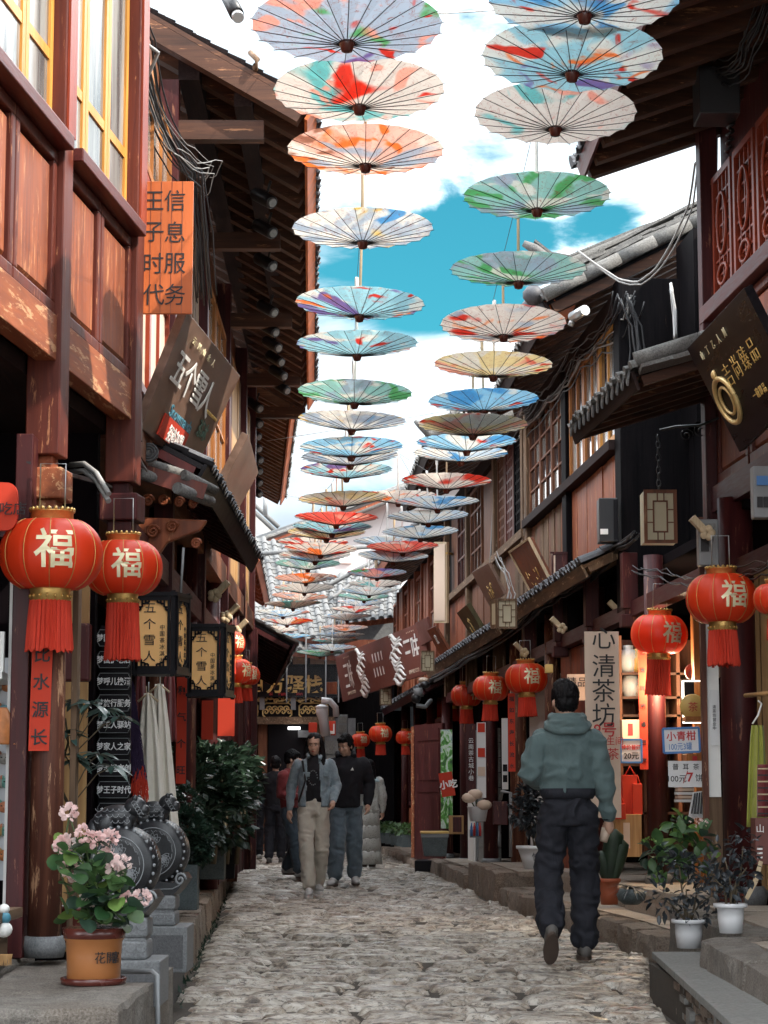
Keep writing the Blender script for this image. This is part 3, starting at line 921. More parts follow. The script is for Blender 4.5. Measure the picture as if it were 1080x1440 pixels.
def roof(parent, en, ef, up, mats, pitch=.19, r=.055, rafter=(.10, .09), rsp=.34, verge=True, fascia=True, deck_t=.03, seg=.24, verge_far=False, name='roof', rows=True):
    """en, ef: near and far end of the eave; up: vector from the eave up the slope"""
    tile, wood_r, deckm, fasc = mats
    en = Vector(en); ef = Vector(ef); up = Vector(up)
    lat = ef - en; L = up.length; n = max(1, int(round(lat.length / pitch))); d = up.normalized(); la = lat.normalized()
    nor = d.cross(la)
    if nor.z < 0: nor = -nor
    q = [en, ef, ef + up, en + up]
    rf = MB().hexa([p - nor * deck_t for p in q] + q if (q[1] - q[0]).cross(q[2] - q[1]).z > 0 else [p - nor * deck_t for p in (q[3], q[2], q[1], q[0])] + [q[3], q[2], q[1], q[0]]).build(name, deckm, parent)
    if rows:
        y_ax = nor.cross(d)
        mt = Matrix((d, y_ax, nor)).transposed()
        flip = y_ax.dot(la) < 0
        tm = tile_row_mesh(L, pitch, tile, r, seg)
        for i in range(n + (1 if verge_far else 0)):
            t = (i + (0 if not flip else 1)) / n
            jit = rnd.uniform(-.012, .012)
            inst('tile_row', tm, en + lat * min(t, 1) + d * jit + nor * .004, rf, mt)
    k = max(2, int(lat.length / rsp))
    for i in range(k + 1):
        p = en + lat * (i / k)
        if i == 0: p = p + la * rafter[0] / 2
        if i == k: p = p - la * rafter[0] / 2
        p = p - nor * (deck_t + rafter[1] / 2 + .002)
        a = p + d * .03
        MB().beam(a, p + up, rafter[0], rafter[1], nor).build('rafter', wood_r, rf)
    if fascia:
        p0 = en - nor * .05 - d * .012; p1 = ef - nor * .05 - d * .012
        MB().beam(p0, p1, .022, .12, nor).build('fascia', fasc, rf)
    return rf

def plank_wall(parent, fr, y0, y1, o0, o1, z0, z1, mat, w=.14, name='plank', gap=.006, jit=.006, seed=0):
    r = random.Random(seed + int(y0 * 100)); n = max(1, int(round((y1 - y0) / w))); w = (y1 - y0) / n
    for i in range(n):
        j = r.uniform(-jit, jit)
        MB().fbox(fr, y0 + i * w + gap / 2, y0 + (i + 1) * w - gap / 2, o0, o1 + j, z0, z1).build(name, mat[r.randrange(len(mat))] if isinstance(mat, list) else mat, parent)
def frame_mb(mb, fr, y0, y1, z0, z1, o0, o1, w, wz=None):
    wz = wz or w
    mb.fbox(fr, y0, y1, o0, o1, z0, z0 + wz).fbox(fr, y0, y1, o0, o1, z1 - wz, z1)
    mb.fbox(fr, y0, y0 + w, o0, o1, z0 + wz, z1 - wz).fbox(fr, y1 - w, y1, o0, o1, z0 + wz, z1 - wz)
    return mb
def window(parent, fr, y0, y1, z0, z1, mat, glassm, cols=2, rows=3, o=0, fw=.045, mw=.022, splits=None, depth=.05, name='window'):
    f = MB(); frame_mb(f, fr, y0, y1, z0, z1, o - depth / 2, o + depth / 2, fw)
    ya, yb, za, zb = y0 + fw, y1 - fw, z0 + fw, z1 - fw
    yc = [ya + (yb - ya) * i / cols for i in range(cols + 1)]
    zc = splits and [za + (zb - za) * t for t in splits] or [za + (zb - za) * i / rows for i in range(rows + 1)]
    for y in yc[1:-1]: f.fbox(fr, y - mw / 2, y + mw / 2, o - depth * .3, o + depth * .38, za, zb)
    for z in zc[1:-1]:
        for a, b in zip(yc, yc[1:]):
            f.fbox(fr, a + (mw / 2 if a != yc[0] else 0), b - (mw / 2 if b != yc[-1] else 0), o - depth * .3, o + depth * .38, z - mw / 2, z + mw / 2)
    w = f.build(name, mat, parent)
    for a, b in zip(yc, yc[1:]):
        for c, d in zip(zc, zc[1:]):
            MB().fbox(fr, a - .002, b + .002, o - depth * .12, o - depth * .02, c - .002, d + .002).build('pane', glassm[rnd.randrange(len(glassm))] if isinstance(glassm, list) else glassm, w)
    return w
def lattice(parent, fr, y0, y1, z0, z1, mat, o=0, fw=.045, cell=.075, bar=.013, name='window', back=None, style=0):
    f = MB(); frame_mb(f, fr, y0, y1, z0, z1, o - .025, o + .025, fw)
    ya, yb, za, zb = y0 + fw, y1 - fw, z0 + fw, z1 - fw
    n = max(2, int(round((yb - ya) / cell))); m = max(2, int(round((zb - za) / cell)))
    for i in range(1, n): f.fbox(fr, ya + (yb - ya) * i / n - bar / 2, ya + (yb - ya) * i / n + bar / 2, o - .012, o + .014, za, zb)
    for j in range(1, m):
        if style == 1 and j % 2: continue
        f.fbox(fr, ya, yb, o - .009, o + .011, za + (zb - za) * j / m - bar / 2, za + (zb - za) * j / m + bar / 2)
    w = f.build(name, mat, parent)
    MB().fbox(fr, ya, yb, o - .05, o - .04, za, zb).build('pane', back or M['glass_dark'], w)
    return w
def panel(parent, fr, y0, y1, z0, z1, fmat, pmat, o=0, fw=.06, name='panel'):
    f = MB(); frame_mb(f, fr, y0, y1, z0, z1, o - .03, o + .03, fw)
    p = f.build(name, fmat, parent, bevel=.006)
    a, b, c, d = y0 + fw, y1 - fw, z0 + fw, z1 - fw
    mb = MB(); e = .035
    q0 = [fr.P(*t) for t in ((a, o - .012, c), (b, o - .012, c), (b, o - .012, d), (a, o - .012, d))]
    q1 = [fr.P(*t) for t in ((a + e, o + .016, c + e), (b - e, o + .016, c + e), (b - e, o + .016, d - e), (a + e, o + .016, d - e))]
    fs = [(4, 5, 6, 7), (0, 1, 5, 4), (1, 2, 6, 5), (2, 3, 7, 6), (3, 0, 4, 7)]
    if fr.side < 0: fs = [f[::-1] for f in fs]
    mb.add(q0 + q1, fs); mb.build('field', pmat, p)
    return p

# ================================================================ near left house
GA = 'timber houses lining the street'
hA = thing('timber_house', 'nearest left house with sunlit red panels under yellow-framed windows', 'house', FA.P(9.5, -1, 0), GA)
MB().fbox(FA, 4.5, 11.0, -3.2, -.10, 3.0, 6.2).build('wall', M['maroon'], hA)
MB().fbox(FA, 6.6, 11.02, -3.0, -.11, 2.90, 2.985).build('floor_beam', M['dark_wood_y'], hA)
for i, y in enumerate((7.98, 9.50, 11.0)):
    lb = [2.55, 2.53, 2.63][i]
    b = MB().fbox(FA, y - .10, y + .06, -.10, .055, lb, 6.2); b.build('post', M['red_frame'] if i < 2 else M['red_frame'], hA, bevel=.006)
    # brighter red window post above the sill
    MB().fbox(FA, y - .085, y + .045, .056, .068, 4.02, 6.15).build('post_casing', M['red_post'], hA)
    # hanging post end: tapered block with carved knob
    k = MB().fbox(FA, y - .06, y + .03, -.07, .02, lb - .06, lb)
    k.fbox(FA, y - .115, y + .085, -.125, .075, lb - .20, lb - .06)
    k.fbox(FA, y - .08, y + .05, -.09, .04, lb - .27, lb - .20)
    k.build('bracket', M['red_panel_worn'] if i == 1 else M['maroon'], hA, bevel=.008)
for (a, b) in ((6.6, 7.88), (8.04, 9.40), (9.56, 10.90)):
    MB().fbox(FA, a, b, -.06, .035, 2.955, 3.16).build('beam', M['red_panel_worn'], hA, bevel=.004)
    MB().fbox(FA, a, b, -.08, .10, 3.925, 3.99).build('sill', M['red_frame_y'], hA, bevel=.006)
    MB().fbox(FA, a, b, -.08, .02, 5.80, 5.98).build('beam', M['red_frame_y'], hA)
    m_ = (a + b) / 2
    for (c, d) in ((a, m_), (m_, b)):
        panel(hA, FA, c + .008, d - .008, 3.165, 3.92, M['red_frame'], M['red_panel'], o=-.005, fw=.055)
    n = 3
    for i in range(n):
        c = a + (b - a) * i / n; d = a + (b - a) * (i + 1) / n
        window(hA, FA, c + .004, d - .004, 3.995, 5.79, M['yellow_wood'], M['curtain_glass'], 1, 2, o=-.02, fw=.05, mw=.05, splits=(0, .19, 1), depth=.024)
hA_roof = roof(hA, FA.P(4.5, .55, 6.3), FA.P(11.1, .55, 6.3), FA.P(9, -2.6, 7.9) - FA.P(9, .55, 6.3), (M['tile'], M['dark_wood_x'], M['dark_wood'], M['red_post']))
# ground floor of the same house
MB().box(-1.62, -1.545, 9.27, 9.43, .33, 2.60).build('door_post', M['maroon'], hA, bevel=.004)
MB().lathe([(.0, .36), (.074, .36), (.072, 1.2), (.066, 2.28)][1:], (-1.465, 9.36, 0), 20).build('column', M['worn_column'], hA)
MB().lathe([(.085, .33), (.095, .37), (.085, .42)], (-1.465, 9.36, 0), 20).build('column_base', M['grey_stone'], hA)
MB().box(-1.655, -1.625, 9.40, 9.44, .33, 2.3).build('door_trim', M['white_paint'], hA)
MB().box(-1.39, -1.365, 9.50, 9.60, .30, 2.1).build('door_trim', M['grey_wood'], hA)
# yellow plank partition behind the column
for i in range(4):
    x = -1.80 + i * .075
    MB().box(x, x + .071, 10.85, 10.88, .25, 2.15).build('plank', M['plank_yellow'], hA)
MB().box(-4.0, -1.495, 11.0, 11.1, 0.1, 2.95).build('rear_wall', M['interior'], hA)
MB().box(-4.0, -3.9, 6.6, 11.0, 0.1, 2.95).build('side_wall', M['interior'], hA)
MB().box(-3.0, -1.62, 9.9, 9.98, 2.22, 2.45).build('lintel_board', M['maroon_y'], hA)
# timber window ledge at the far lower left
MB().box(-2.2, -1.50, 8.42, 9.0, .52, .56).build('ledge_board', M['grey_wood_y'], hA)
MB().box(-2.2, -1.56, 8.55, 9.0, .33, .515).build('ledge_wall', M['grey_wood_y'], hA)

# ================================================================ second left house
hL = thing('timber_house', 'tall left house whose broad dark eave carries a row of spotlights', 'house', FL.P(17, -1, 0), GA)
MB().fbox(FL, 11.15, 24, -3.4, -.07, 2.9, 5.75).build('wall', M['brown_wood'], hL)
FE = Fr(-.47, 13.6, -.034, 1)
e0, e1 = FE.P(13.45, 0, 5.5), FE.P(23.9, 0, 5.5)
hLr = roof(hL, e0, e1, Vector((-2.9, 0, 1.70)), (M['tile_dark'], M['dark_wood_x'], M['dark_wood_x'], M['sign_orange']), rsp=.40, rafter=(.11, .12))
MB().fbox(FL, 13.6, 24, .05, .19, 5.72, 5.86).build('eave_beam', M['dark_wood_y'], hL)
MB().fbox(FL, 13.6, 24, .42, .54, 5.54, 5.66).build('eave_beam', M['dark_wood_y'], hL)
for y in (13.6, 16.4, 19.2, 22.0, 23.9):
    MB().fbox(FL, y - .07, y + .07, -.06, .06, 2.3, 5.7).build('post', M['maroon'], hL)
    MB().fbox(FL, y - .05, y + .05, .06, .62, 5.30, 5.43).build('beam_end', M['dark_wood_x'], hL)
MB().fbox(FL, 11.2, 23.9, -.065, .05, 2.88, 3.08).build('beam', M['brown_wood'], hL)
for (a, b) in ((11.25, 12.3), (12.3, 13.5)):
    window(hL, FL, a, b, 3.3, 4.6, M['red_post'], M['sign_cream'], 2, 2, o=0, fw=.05, splits=(0, .62, 1))
window(hL, FL, 11.25, 13.5, 4.62, 5.3, M['orange_wood'], M['curtain_glass'], 4, 1, o=0, fw=.05)
plank_wall(hL, FL, 13.7, 16.3, -.06, -.01, 3.1, 5.3, [M['grey_wood'], M['plank_yellow'], M['grey_wood']], .17, seed=1)
for (a, b) in ((16.5, 17.7), (17.8, 19.1)):
    window(hL, FL, a, b, 3.7, 5.2, M['orange_wood'], M['curtain_glass'], 2, 3, o=0)
plank_wall(hL, FL, 16.5, 19.1, -.06, 0, 3.1, 3.68, M['red_panel'], .2, seed=2)
plank_wall(hL, FL, 19.3, 23.8, -.06, 0, 3.1, 5.3, [M['brown_wood'], M['grey_wood'], M['plank_yellow']], .22, seed=3)
# ground floor
for y in (13.9, 16.0, 18.6, 21.5, 23.9):
    MB().lathe([(.085, .24), (.08, 2.9)], tuple(FL.P(y, -.05, 0)), 14).build('column', M['maroon'] if y != 13.9 else M['worn_column'], hL)
MB().fbox(FL, 11.15, 24, -3.3, -1.3, .24, 2.9).build('interior_wall', M['interior'], hL)
MB().box(-3.8, -1.42, 23.9, 24.0, .24, 2.9).build('end_wall', M['maroon'], hL)
plank_wall(hL, FL, 18.7, 23.8, -.08, -.03, .24, 2.3, M['maroon'], .3, seed=4)
MB().fbox(FL, 11.15, 23.9, -.06, .04, 2.35, 2.50).build('lintel_board', M['maroon_y'], hL)

# small pent roof over the shop front of the second house
aw = MB().fbox(FL, 11.9, 12.2, -.1, .1, 2.6, 2.7)
awr = roof(hL, Vector((-1.05, 12.25, 2.93)), Vector((-1.04, 17.2, 2.93)), Vector((-.42, 0, .22)), (M['tile_dark'], M['maroon'], M['black_gloss'], M['black_gloss']), pitch=.15, r=.045, rsp=.3, rafter=(.05, .05), seg=.2, name='pent_roof')
for (a, b, c, d, e) in ((196, 648, 262, 668, .030), (258, 667, 303, 690, .030), (193, 664, 253, 686, .034), (249, 686, 297, 706, .034)):
    MB().tube([W(a, b, 12.0 if e < .031 else 11.9), W(c, d, 12.2)], [e, e * .92], 12).build('ridge_tile', M['tile'], awr)
KX, KZ = W(209, 636, 11.9).x, W(209, 636, 11.9).z
ed = MB().lathe([(.055, 11.90), (.055, 11.93)], (KX, 0, KZ), 22, 'Y')
eo = ed.build('tile_end', M['tile'], awr)
for k in range(3):
    rr = .05 - k * .015
    MB().tube([(KX + rr * math.cos(a / 16 * 2 * math.pi), 11.895, KZ + rr * math.sin(a / 16 * 2 * math.pi)) for a in range(17)], .004, 5, cap=False).build('tile_ring', M['tile_dark'], eo)
MB().beam((-1.42, 12.0, 2.86), (-1.02, 12.05, 2.74), .05, .09).build('bargeboard', M['red_frame'], awr)
# carved corner bracket beneath
cb = MB()
cb.prism([(-1.42, 12.2, 2.62), (-1.02, 12.2, 2.60), (-1.06, 12.2, 2.54), (-1.25, 12.2, 2.47), (-1.32, 12.2, 2.36), (-1.42, 12.2, 2.33)], (0, .06, 0))
cbo = cb.build('carved_bracket', M['red_panel'], hL, bevel=.01)
for (cx, cz, rr) in ((-1.36, 2.71, .035), (-1.27, 2.71, .032), (-1.18, 2.70, .03), (-1.10, 2.69, .026), (-1.33, 2.53, .04), (-1.22, 2.56, .035), (-1.08, 2.46, .03)):
    MB().tube([(cx + rr * (1 - t / 26) * math.cos(t * .55), 12.17, cz + rr * (1 - t / 26) * math.sin(t * .55)) for t in range(24)], .009, 6).build('scroll', M['red_panel'], cbo)

# ================================================================ third left house
hM = thing('timber_house', 'third left house with rafters coloured bright as if sunlit under its grey tiled eave', 'house', FM.P(28, -1, 0), GA)
MB().fbox(FM, 24.05, 32, -3.2, -.07, 0.1, 5.7).build('wall', M['brown_wood'], hM)
FE2 = Fr(-1.02, 24.0, -.064, 1)
roof(hM, FE2.P(24.0, 0, 5.5), FE2.P(31.8, 0, 5.5), Vector((-2.8, 0, 1.5)), (M['tile'], M['rafter_sunlit'], M['brown_wood'], M['sign_orange']), rsp=.3, rafter=(.08, .09))
plank_wall(hM, FM, 24.1, 32, -.06, 0, 2.9, 5.4, [M['brown_wood'], M['grey_wood']], .28, seed=5)
plank_wall(hM, FM, 24.1, 32, -.06, 0, .24, 2.8, [M['maroon'], M['red_frame']], .35, seed=6)
MB().fbox(FM, 24.1, 32, 0, .09, 2.8, 2.92).build('beam', M['maroon_y'], hM)
pr = roof(hM, FM.P(24.2, .55, 2.75), FM.P(31.9, .55, 2.75), Vector((-.55, 0, .3)), (M['tile'], M['maroon'], M['dark_wood'], M['maroon_y']), rsp=.5, rafter=(.05, .05), name='pent_roof')

# low red house after the third, its pale tiled verge towards the street
hN = thing('timber_house', 'low red walled house at the left bend with snow-pale tiled verge', 'house', (-4, 37, 0), GA)
MB().box(-6, -2.62, 33.6, 40.2, 0.1, 4.7).build('wall', M['mid_red'], hN)
mb = MB().prism([(-6, 33.55, 4.7), (-2.5, 33.55, 4.7), (-2.5, 33.55, 4.95), (-4.4, 33.55, 6.1), (-6, 33.55, 6.1)], (0, 6.6, 0)); mb.build('gable', M['mid_red'], hN)
roof(hN, (-1.95, 33.0, 4.72), (-2.2, 40.3, 4.72), Vector((-2.5, 0, 1.55)), (M['tile_pale'], M['mid_red'], M['mid_red'], M['mid_red']), rsp=.8, pitch=.22, r=.065)
roof(hN, (-2.15, 33.3, 3.42), (-2.5, 40.0, 3.42), Vector((-.9, 0, .48)), (M['tile_pale'], M['mid_red'], M['dark_wood'], M['dark_wood']), rsp=.9, pitch=.22, r=.06, name='pent_roof')
plank_wall(hN, Fr(-2.6, 34, -.06, 1), 33.6, 40.2, -.03, .02, .2, 3.4, [M['mid_red'], M['maroon']], .5, seed=7)
# ================================================================ right row
def columns(parent, fr, ys, z0, z1, mats, r=.085, o=-.02):
    for i, y in enumerate(ys):
        z = z0[i] if isinstance(z0, (list, tuple)) else z0
        c = MB().lathe([(r, z + .06), (r * .96, z1)], tuple(fr.P(y, o, 0)), 16).build('column', mats[i % len(mats)], parent)
        MB().lathe([(r * 1.25, z - .05), (r * 1.35, z + .03), (r * 1.1, z + .07)], tuple(fr.P(y, o, 0)), 14).build('column_base', M['grey_stone'], parent)
def hang_post(parent, fr, y, z0, z1, mat, o=.03, w=.13, knob=True):
    b = MB().fbox(fr, y - w / 2, y + w / 2, o - w / 2, o + w / 2, z0, z1).build('post', mat, parent, bevel=.006)
    if knob:
        k = MB().fbox(fr, y - w * .36, y + w * .36, o - w * .36, o + w * .36, z0 - .05, z0)
        k.fbox(fr, y - w * .6, y + w * .6, o - w * .6, o + w * .6, z0 - .16, z0 - .05)
        k.build('bracket', mat, parent, bevel=.008)
# ---- H1: nearest right house
h1 = thing('timber_house', 'nearest right house with carved red lattice windows and a black overhanging eave', 'house', FR.P(12, -1, 0), GA)
MB().fbox(FR, 2, 15.1, -3, -.08, 3.1, 6.0).build('wall', M['maroon'], h1)  # unseen near stretch lengthened along with the roof that blocks the sun
MB().fbox(FR, 6, 15.15, -.06, .06, 3.02, 3.2).build('beam', M['maroon_y'], h1)
MB().fbox(FR, 6, 15.12, -.05, .10, 4.40, 4.52).build('sill', M['red_frame_y'], h1, bevel=.006)
for (a, b) in ((10.4, 11.4), (11.4, 12.4), (12.45, 13.05), (13.1, 13.7), (13.75, 14.35), (14.4, 14.98)):
    w_ = lattice(h1, FR, a + .01, b - .01, 4.53, 5.45, M['red_post'], o=0, fw=.05, cell=.11, bar=.016)
    # carved oval inside each leaf
    m_ = (a + b) / 2
    for (zc, rz) in ((5.05, .22), (4.68, .07)):
        rr = .13
        MB().tube([FR.P(m_ + rr * math.cos(t / 20 * 2 * math.pi), .02, zc + rz * math.sin(t / 20 * 2 * math.pi)) for t in range(21)], .014, 6, cap=False).build('carved_ring', M['red_post'], w_)
for (a, b) in ((11.0, 12.0), (12.05, 13.05), (13.1, 14.05), (14.1, 15.0)):
    panel(h1, FR, a, b, 3.22, 4.39, M['red_frame'], M['mid_red'], o=-.01, fw=.07)
hang_post(h1, FR, 15.08, 2.75, 5.9, M['maroon'])
hang_post(h1, FR, 11.6, 2.6, 3.2, M['maroon'])
r1 = roof(h1, Vector((1.75, .5, 5.62)), Vector((1.44, 15.2, 5.62)), Vector((2.9, .2, 1.05)), (M['tile_dark'], M['dark_wood_x'], M['black_gloss'], M['red_frame_y']), rsp=.42, rafter=(.10, .10), pitch=.2, r=.06)  # near stretch added out of view to keep sun off the left landing
# wavy underside of the verge tiles at the far end
tmv = tile_row_mesh(3.0, .2, M['tile_dark'], .075, .42, pan=False)
inst('verge_tile_row', tmv, (1.42, 15.26, 5.62), r1, Matrix((Vector((2.9, .2, 1.05)).normalized(), Vector((0, 1, 0)), Vector((2.9, .2, 1.05)).normalized().cross(Vector((0, 1, 0))))).transposed())
# pent roof in front of it with pale drip-tile teeth
pe0, pe1 = W(893, 520, 13.1), W(806, 607, 15.15)
pe0.z = pe1.z = (pe0.z + pe1.z) / 2
pr1 = roof(h1, pe0, pe1, Vector((1.05, .08, .34)), (M['tile'], M['dark_wood_x'], M['dark_wood'], M['dark_wood_y']), pitch=.17, r=.05, rsp=.33, rafter=(.06, .06), name='pent_roof')
tooth = MB().add([(-.045, 0, 0), (.045, 0, 0), (.03, -.004, -.05), (0, -.006, -.085), (-.03, -.004, -.05), (-.045, .012, 0), (.045, .012, 0), (.03, .008, -.05), (0, .006, -.085), (-.03, .008, -.05)],
    [(0, 4, 3, 2, 1), (5, 6, 7, 8, 9), (0, 5, 9, 4), (4, 9, 8, 3), (3, 8, 7, 2), (2, 7, 6, 1), (1, 6, 5, 0)]).mesh('drip_tile', M['tile_pale'])
for i in range(13):
    p = pe0.lerp(pe1, (i + .5) / 13)
    inst('drip_tile', tooth, p + Vector((-.035, 0, .01)), pr1, (0, R(-14), R(-86)))
bt = MB().tube([(0, 0, 0), (.42, 0, 0)], [.055, .048], 14).mesh('ridge_tile', M['tile'])
for (t, dx) in ((0, 0), (.36, 0), (.74, 0)):
    p = pe0.lerp(pe0 + Vector((1.15, 0, .37)), t); inst('ridge_tile', bt, p + Vector((0, -.02, .07)), pr1, (0, R(-18), R(rnd.uniform(-4, 4))))
bt2 = MB().box(0, .46, -.08, .08, -.012, .012).mesh('pan_tile', M['tile'])
for k in range(5):
    p = pe0 + Vector((.02 + .2 * k, -.10 - .01 * k, .0 + .062 * k)); inst('pan_tile', bt2, p, pr1, (R(rnd.uniform(-12, 5)), R(-16), R(rnd.uniform(-9, 9))))
# ground floor of H1
columns(h1, FR, [14.5], [.36], 3.05, [M['maroon']], .125, .02)
MB().box(2.13, 2.165, 14.33, 14.40, .55, 2.9).build('door_trim', M['worn_column'], h1)
MB().box(2.17, 2.25, 14.36, 14.385, 1.02, 2.75).build('white_board', M['white_paint'], h1)
MB().box(2.17, 2.26, 14.385, 14.42, .36, 1.02).build('door_trim', M['grey_wood'], h1)
for i in range(9):
    x = 2.56 + i * .11
    MB().box(x, x + .104, 15.10, 15.13, .36, 2.75).build('plank', M['plank_yellow'], h1)
MB().box(2.5, 5, 15.14, 15.2, .1, 3.1).build('end_wall', M['interior'], h1)
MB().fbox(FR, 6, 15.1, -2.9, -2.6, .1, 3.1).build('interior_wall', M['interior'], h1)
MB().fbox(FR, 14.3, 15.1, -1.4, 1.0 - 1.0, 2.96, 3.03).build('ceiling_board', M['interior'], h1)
MB().fbox(FR, 6, 15.1, -.05, .05, 2.5, 2.62).build('lintel_board', M['maroon_y'], h1)

# ---- H2: tea house
h2 = thing('timber_house', 'right tea house with an orange framed window above worn red boards', 'house', FR.P(19, -1, 0), GA)
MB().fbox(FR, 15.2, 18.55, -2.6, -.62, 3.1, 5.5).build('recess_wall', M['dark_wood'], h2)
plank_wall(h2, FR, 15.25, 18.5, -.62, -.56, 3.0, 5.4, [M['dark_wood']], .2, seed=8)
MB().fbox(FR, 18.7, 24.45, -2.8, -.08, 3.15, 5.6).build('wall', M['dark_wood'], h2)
MB().fbox(FR, 18.5, 18.78, -.62, .05, 2.62, 5.6).build('post', M['dark_wood'], h2, bevel=.01)
MB().fbox(FR, 21.45, 21.72, -.1, .06, 2.7, 5.45).build('post', M['dark_wood'], h2, bevel=.01)
MB().fbox(FR, 24.3, 24.5, -.1, .06, 3.1, 5.45).build('post', M['grey_wood'], h2, bevel=.01)
MB().fbox(FR, 18.8, 24.4, -.08, .05, 3.14, 3.30).build('beam', M['grey_wood_y'], h2)
MB().fbox(FR, 18.8, 24.4, -.06, .10, 4.10, 4.19).build('sill', M['dark_wood_y'], h2)
MB().fbox(FR, 18.8, 24.4, -.08, .06, 5.30, 5.5).build('beam', M['dark_wood_y'], h2)
for (a, b) in ((18.82, 19.7), (19.72, 20.55), (20.57, 21.42)):
    window(h2, FR, a, b, 4.20, 5.29, M['yellow_wood'] if a < 19 else M['orange_wood'], [M['glass_dark'], M['curtain_glass']], 2, 2, o=0, fw=.06, mw=.04, splits=(0, .5, 1))
for (a, b) in ((21.76, 22.6), (22.62, 23.44), (23.46, 24.28)):
    window(h2, FR, a, b, 4.20, 5.29, M['brown_wood'], [M['glass_dark'], M['glass_dark'], M['curtain_glass']], 2, 4, o=0, fw=.04, mw=.022)
plank_wall(h2, FR, 18.82, 21.42, -.05, 0, 3.31, 4.09, M['red_panel'], .29, seed=9)
plank_wall(h2, FR, 21.76, 24.28, -.05, 0, 3.31, 4.09, [M['grey_wood'], M['brown_wood']], .21, seed=10)
V2 = W(768, 425, 18.7)
up2 = Vector((1.62, .1, .82))
r2_ = roof(h2, V2, W(700, 560, 23.4).lerp(W(690, 575, 24.4), 1), up2, (M['tile'], M['dark_wood_x'], M['black_gloss'], M['dark_wood_y']), rsp=.4, pitch=.2, r=.06)
# heavy verge: three courses of half round tiles, then the upturned ridge tip
bar = MB().tube([(0, 0, 0), (.40, 0, 0)], [.066, .056], 16).mesh('verge_tile', M['tile'])
upd = up2.normalized(); ang = -math.atan2(up2.z, math.hypot(up2.x, up2.y))
for k in range(5):
    inst('verge_tile', bar, V2 + upd * (.36 * k - .03) + Vector((0, -.12, .05)), r2_, (0, ang, R(rnd.uniform(-2, 2))))
for row in range(3):
    for k in range(6):
        tl = MB().box(0, .34, -.09, .09, -.012, .012)
        if row == 0 and k == 0: tlm = tl.mesh('verge_slab', M['tile'])
        inst('verge_slab', tlm, V2 + upd * (.29 * k + .1 * row + .05) + Vector((0, -.06 + .06 * row, .13 + .05 * row)), r2_, (R(rnd.uniform(-6, 8)), ang + R(rnd.uniform(-4, 4)), R(rnd.uniform(-4, 4))))
tip = [W(736, 342, 18.9), W(752, 350, 18.9), W(775, 368, 18.9), W(800, 372, 18.9), W(850, 352, 18.9), W(905, 330, 18.9), W(1003, 296, 18.9)]
MB().tube(tip, [.03, .05, .055, .06, .065, .07, .07], 10).build('ridge', M['tile'], r2_)
MB().tube([p + Vector((0, .02, -.10)) for p in tip[2:]], .05, 8).build('ridge', M['tile'], r2_)
for p, q in zip(tip[1:], tip[2:]):
    MB().beam(p + Vector((0, .03, .075)), q + Vector((0, .03, .075)), .12, .02).build('ridge_cap', M['tile'], r2_)
for k, (px, py) in enumerate(((750, 415), (762, 435), (748, 432))):
    MB().ell(W(px, py, 18.75 + k * .1), (.10, .12, .09), 8, 5).build('eave_tile', M['tile_dark'], r2_)
MB().beam(W(778, 440, 18.8), W(795, 415, 19.0), .12, .25).build('bargeboard', M['sign_orange'], r2_)
MB().fbox(FR, 17.9, 18.6, -1.2, -.5, 4.2, 5.9).build('gable_boards', M['dark_wood'], h2)
for k in range(6):
    MB().fbox(FR, 17.86, 17.9, -1.15 + k * .0, -.55, 4.3 + .26 * k, 4.3 + .26 * k + .24).build('plank', M['dark_wood_y'], h2)
# eave strip over the shops
for (a, b, z) in ((18.7, 24.4, 3.05),):
    roof(h2, FR.P(a, .36, z), FR.P(b, .36, z), FR.P(a, 0, z + .17) - FR.P(a, .36, z), (M['tile_dark'], M['grey_wood'], M['grey_wood_y'], M['grey_wood_y']), rsp=.5, rafter=(.05, .05), pitch=.18, name='pent_roof')
for y in (18.2, 20.1, 22.0, 24.2): hang_post(h2, FR, y, 2.62, 3.1, M['maroon'], o=.05)
# ground floor of H2
columns(h2, FR, [17.5, 20.2, 23.0], [.34, .33, .30], 3.0, [M['maroon'], M['maroon'], M['worn_column']], .085)
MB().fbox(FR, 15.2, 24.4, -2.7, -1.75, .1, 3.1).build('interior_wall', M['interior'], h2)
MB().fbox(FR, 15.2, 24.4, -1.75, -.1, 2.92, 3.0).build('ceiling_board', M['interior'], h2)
MB().fbox(FR, 15.2, 24.4, -.06, .05, 2.55, 2.68).build('lintel_board', M['maroon_y'], h2)
MB().fbox(FR, 16.85, 16.95, -.35, -.20, .34, 2.6).build('door_post', M['orange_wood'], h2)
for (a, b) in ((21.3, 21.9), (21.95, 22.6)):
    MB().fbox(FR, a, b, -.10, -.05, .3, 2.54).build('door_leaf', M['mid_red'], h2)
for i, (y0_, y1_) in enumerate(((20.35, 20.65), (20.7, 21.25))):
    MB().fbox(FR, y0_, y1_, -.08, -.03, .33, 2.5).build('door_leaf', [M['mid_red'], M['red_frame']][i], h2)

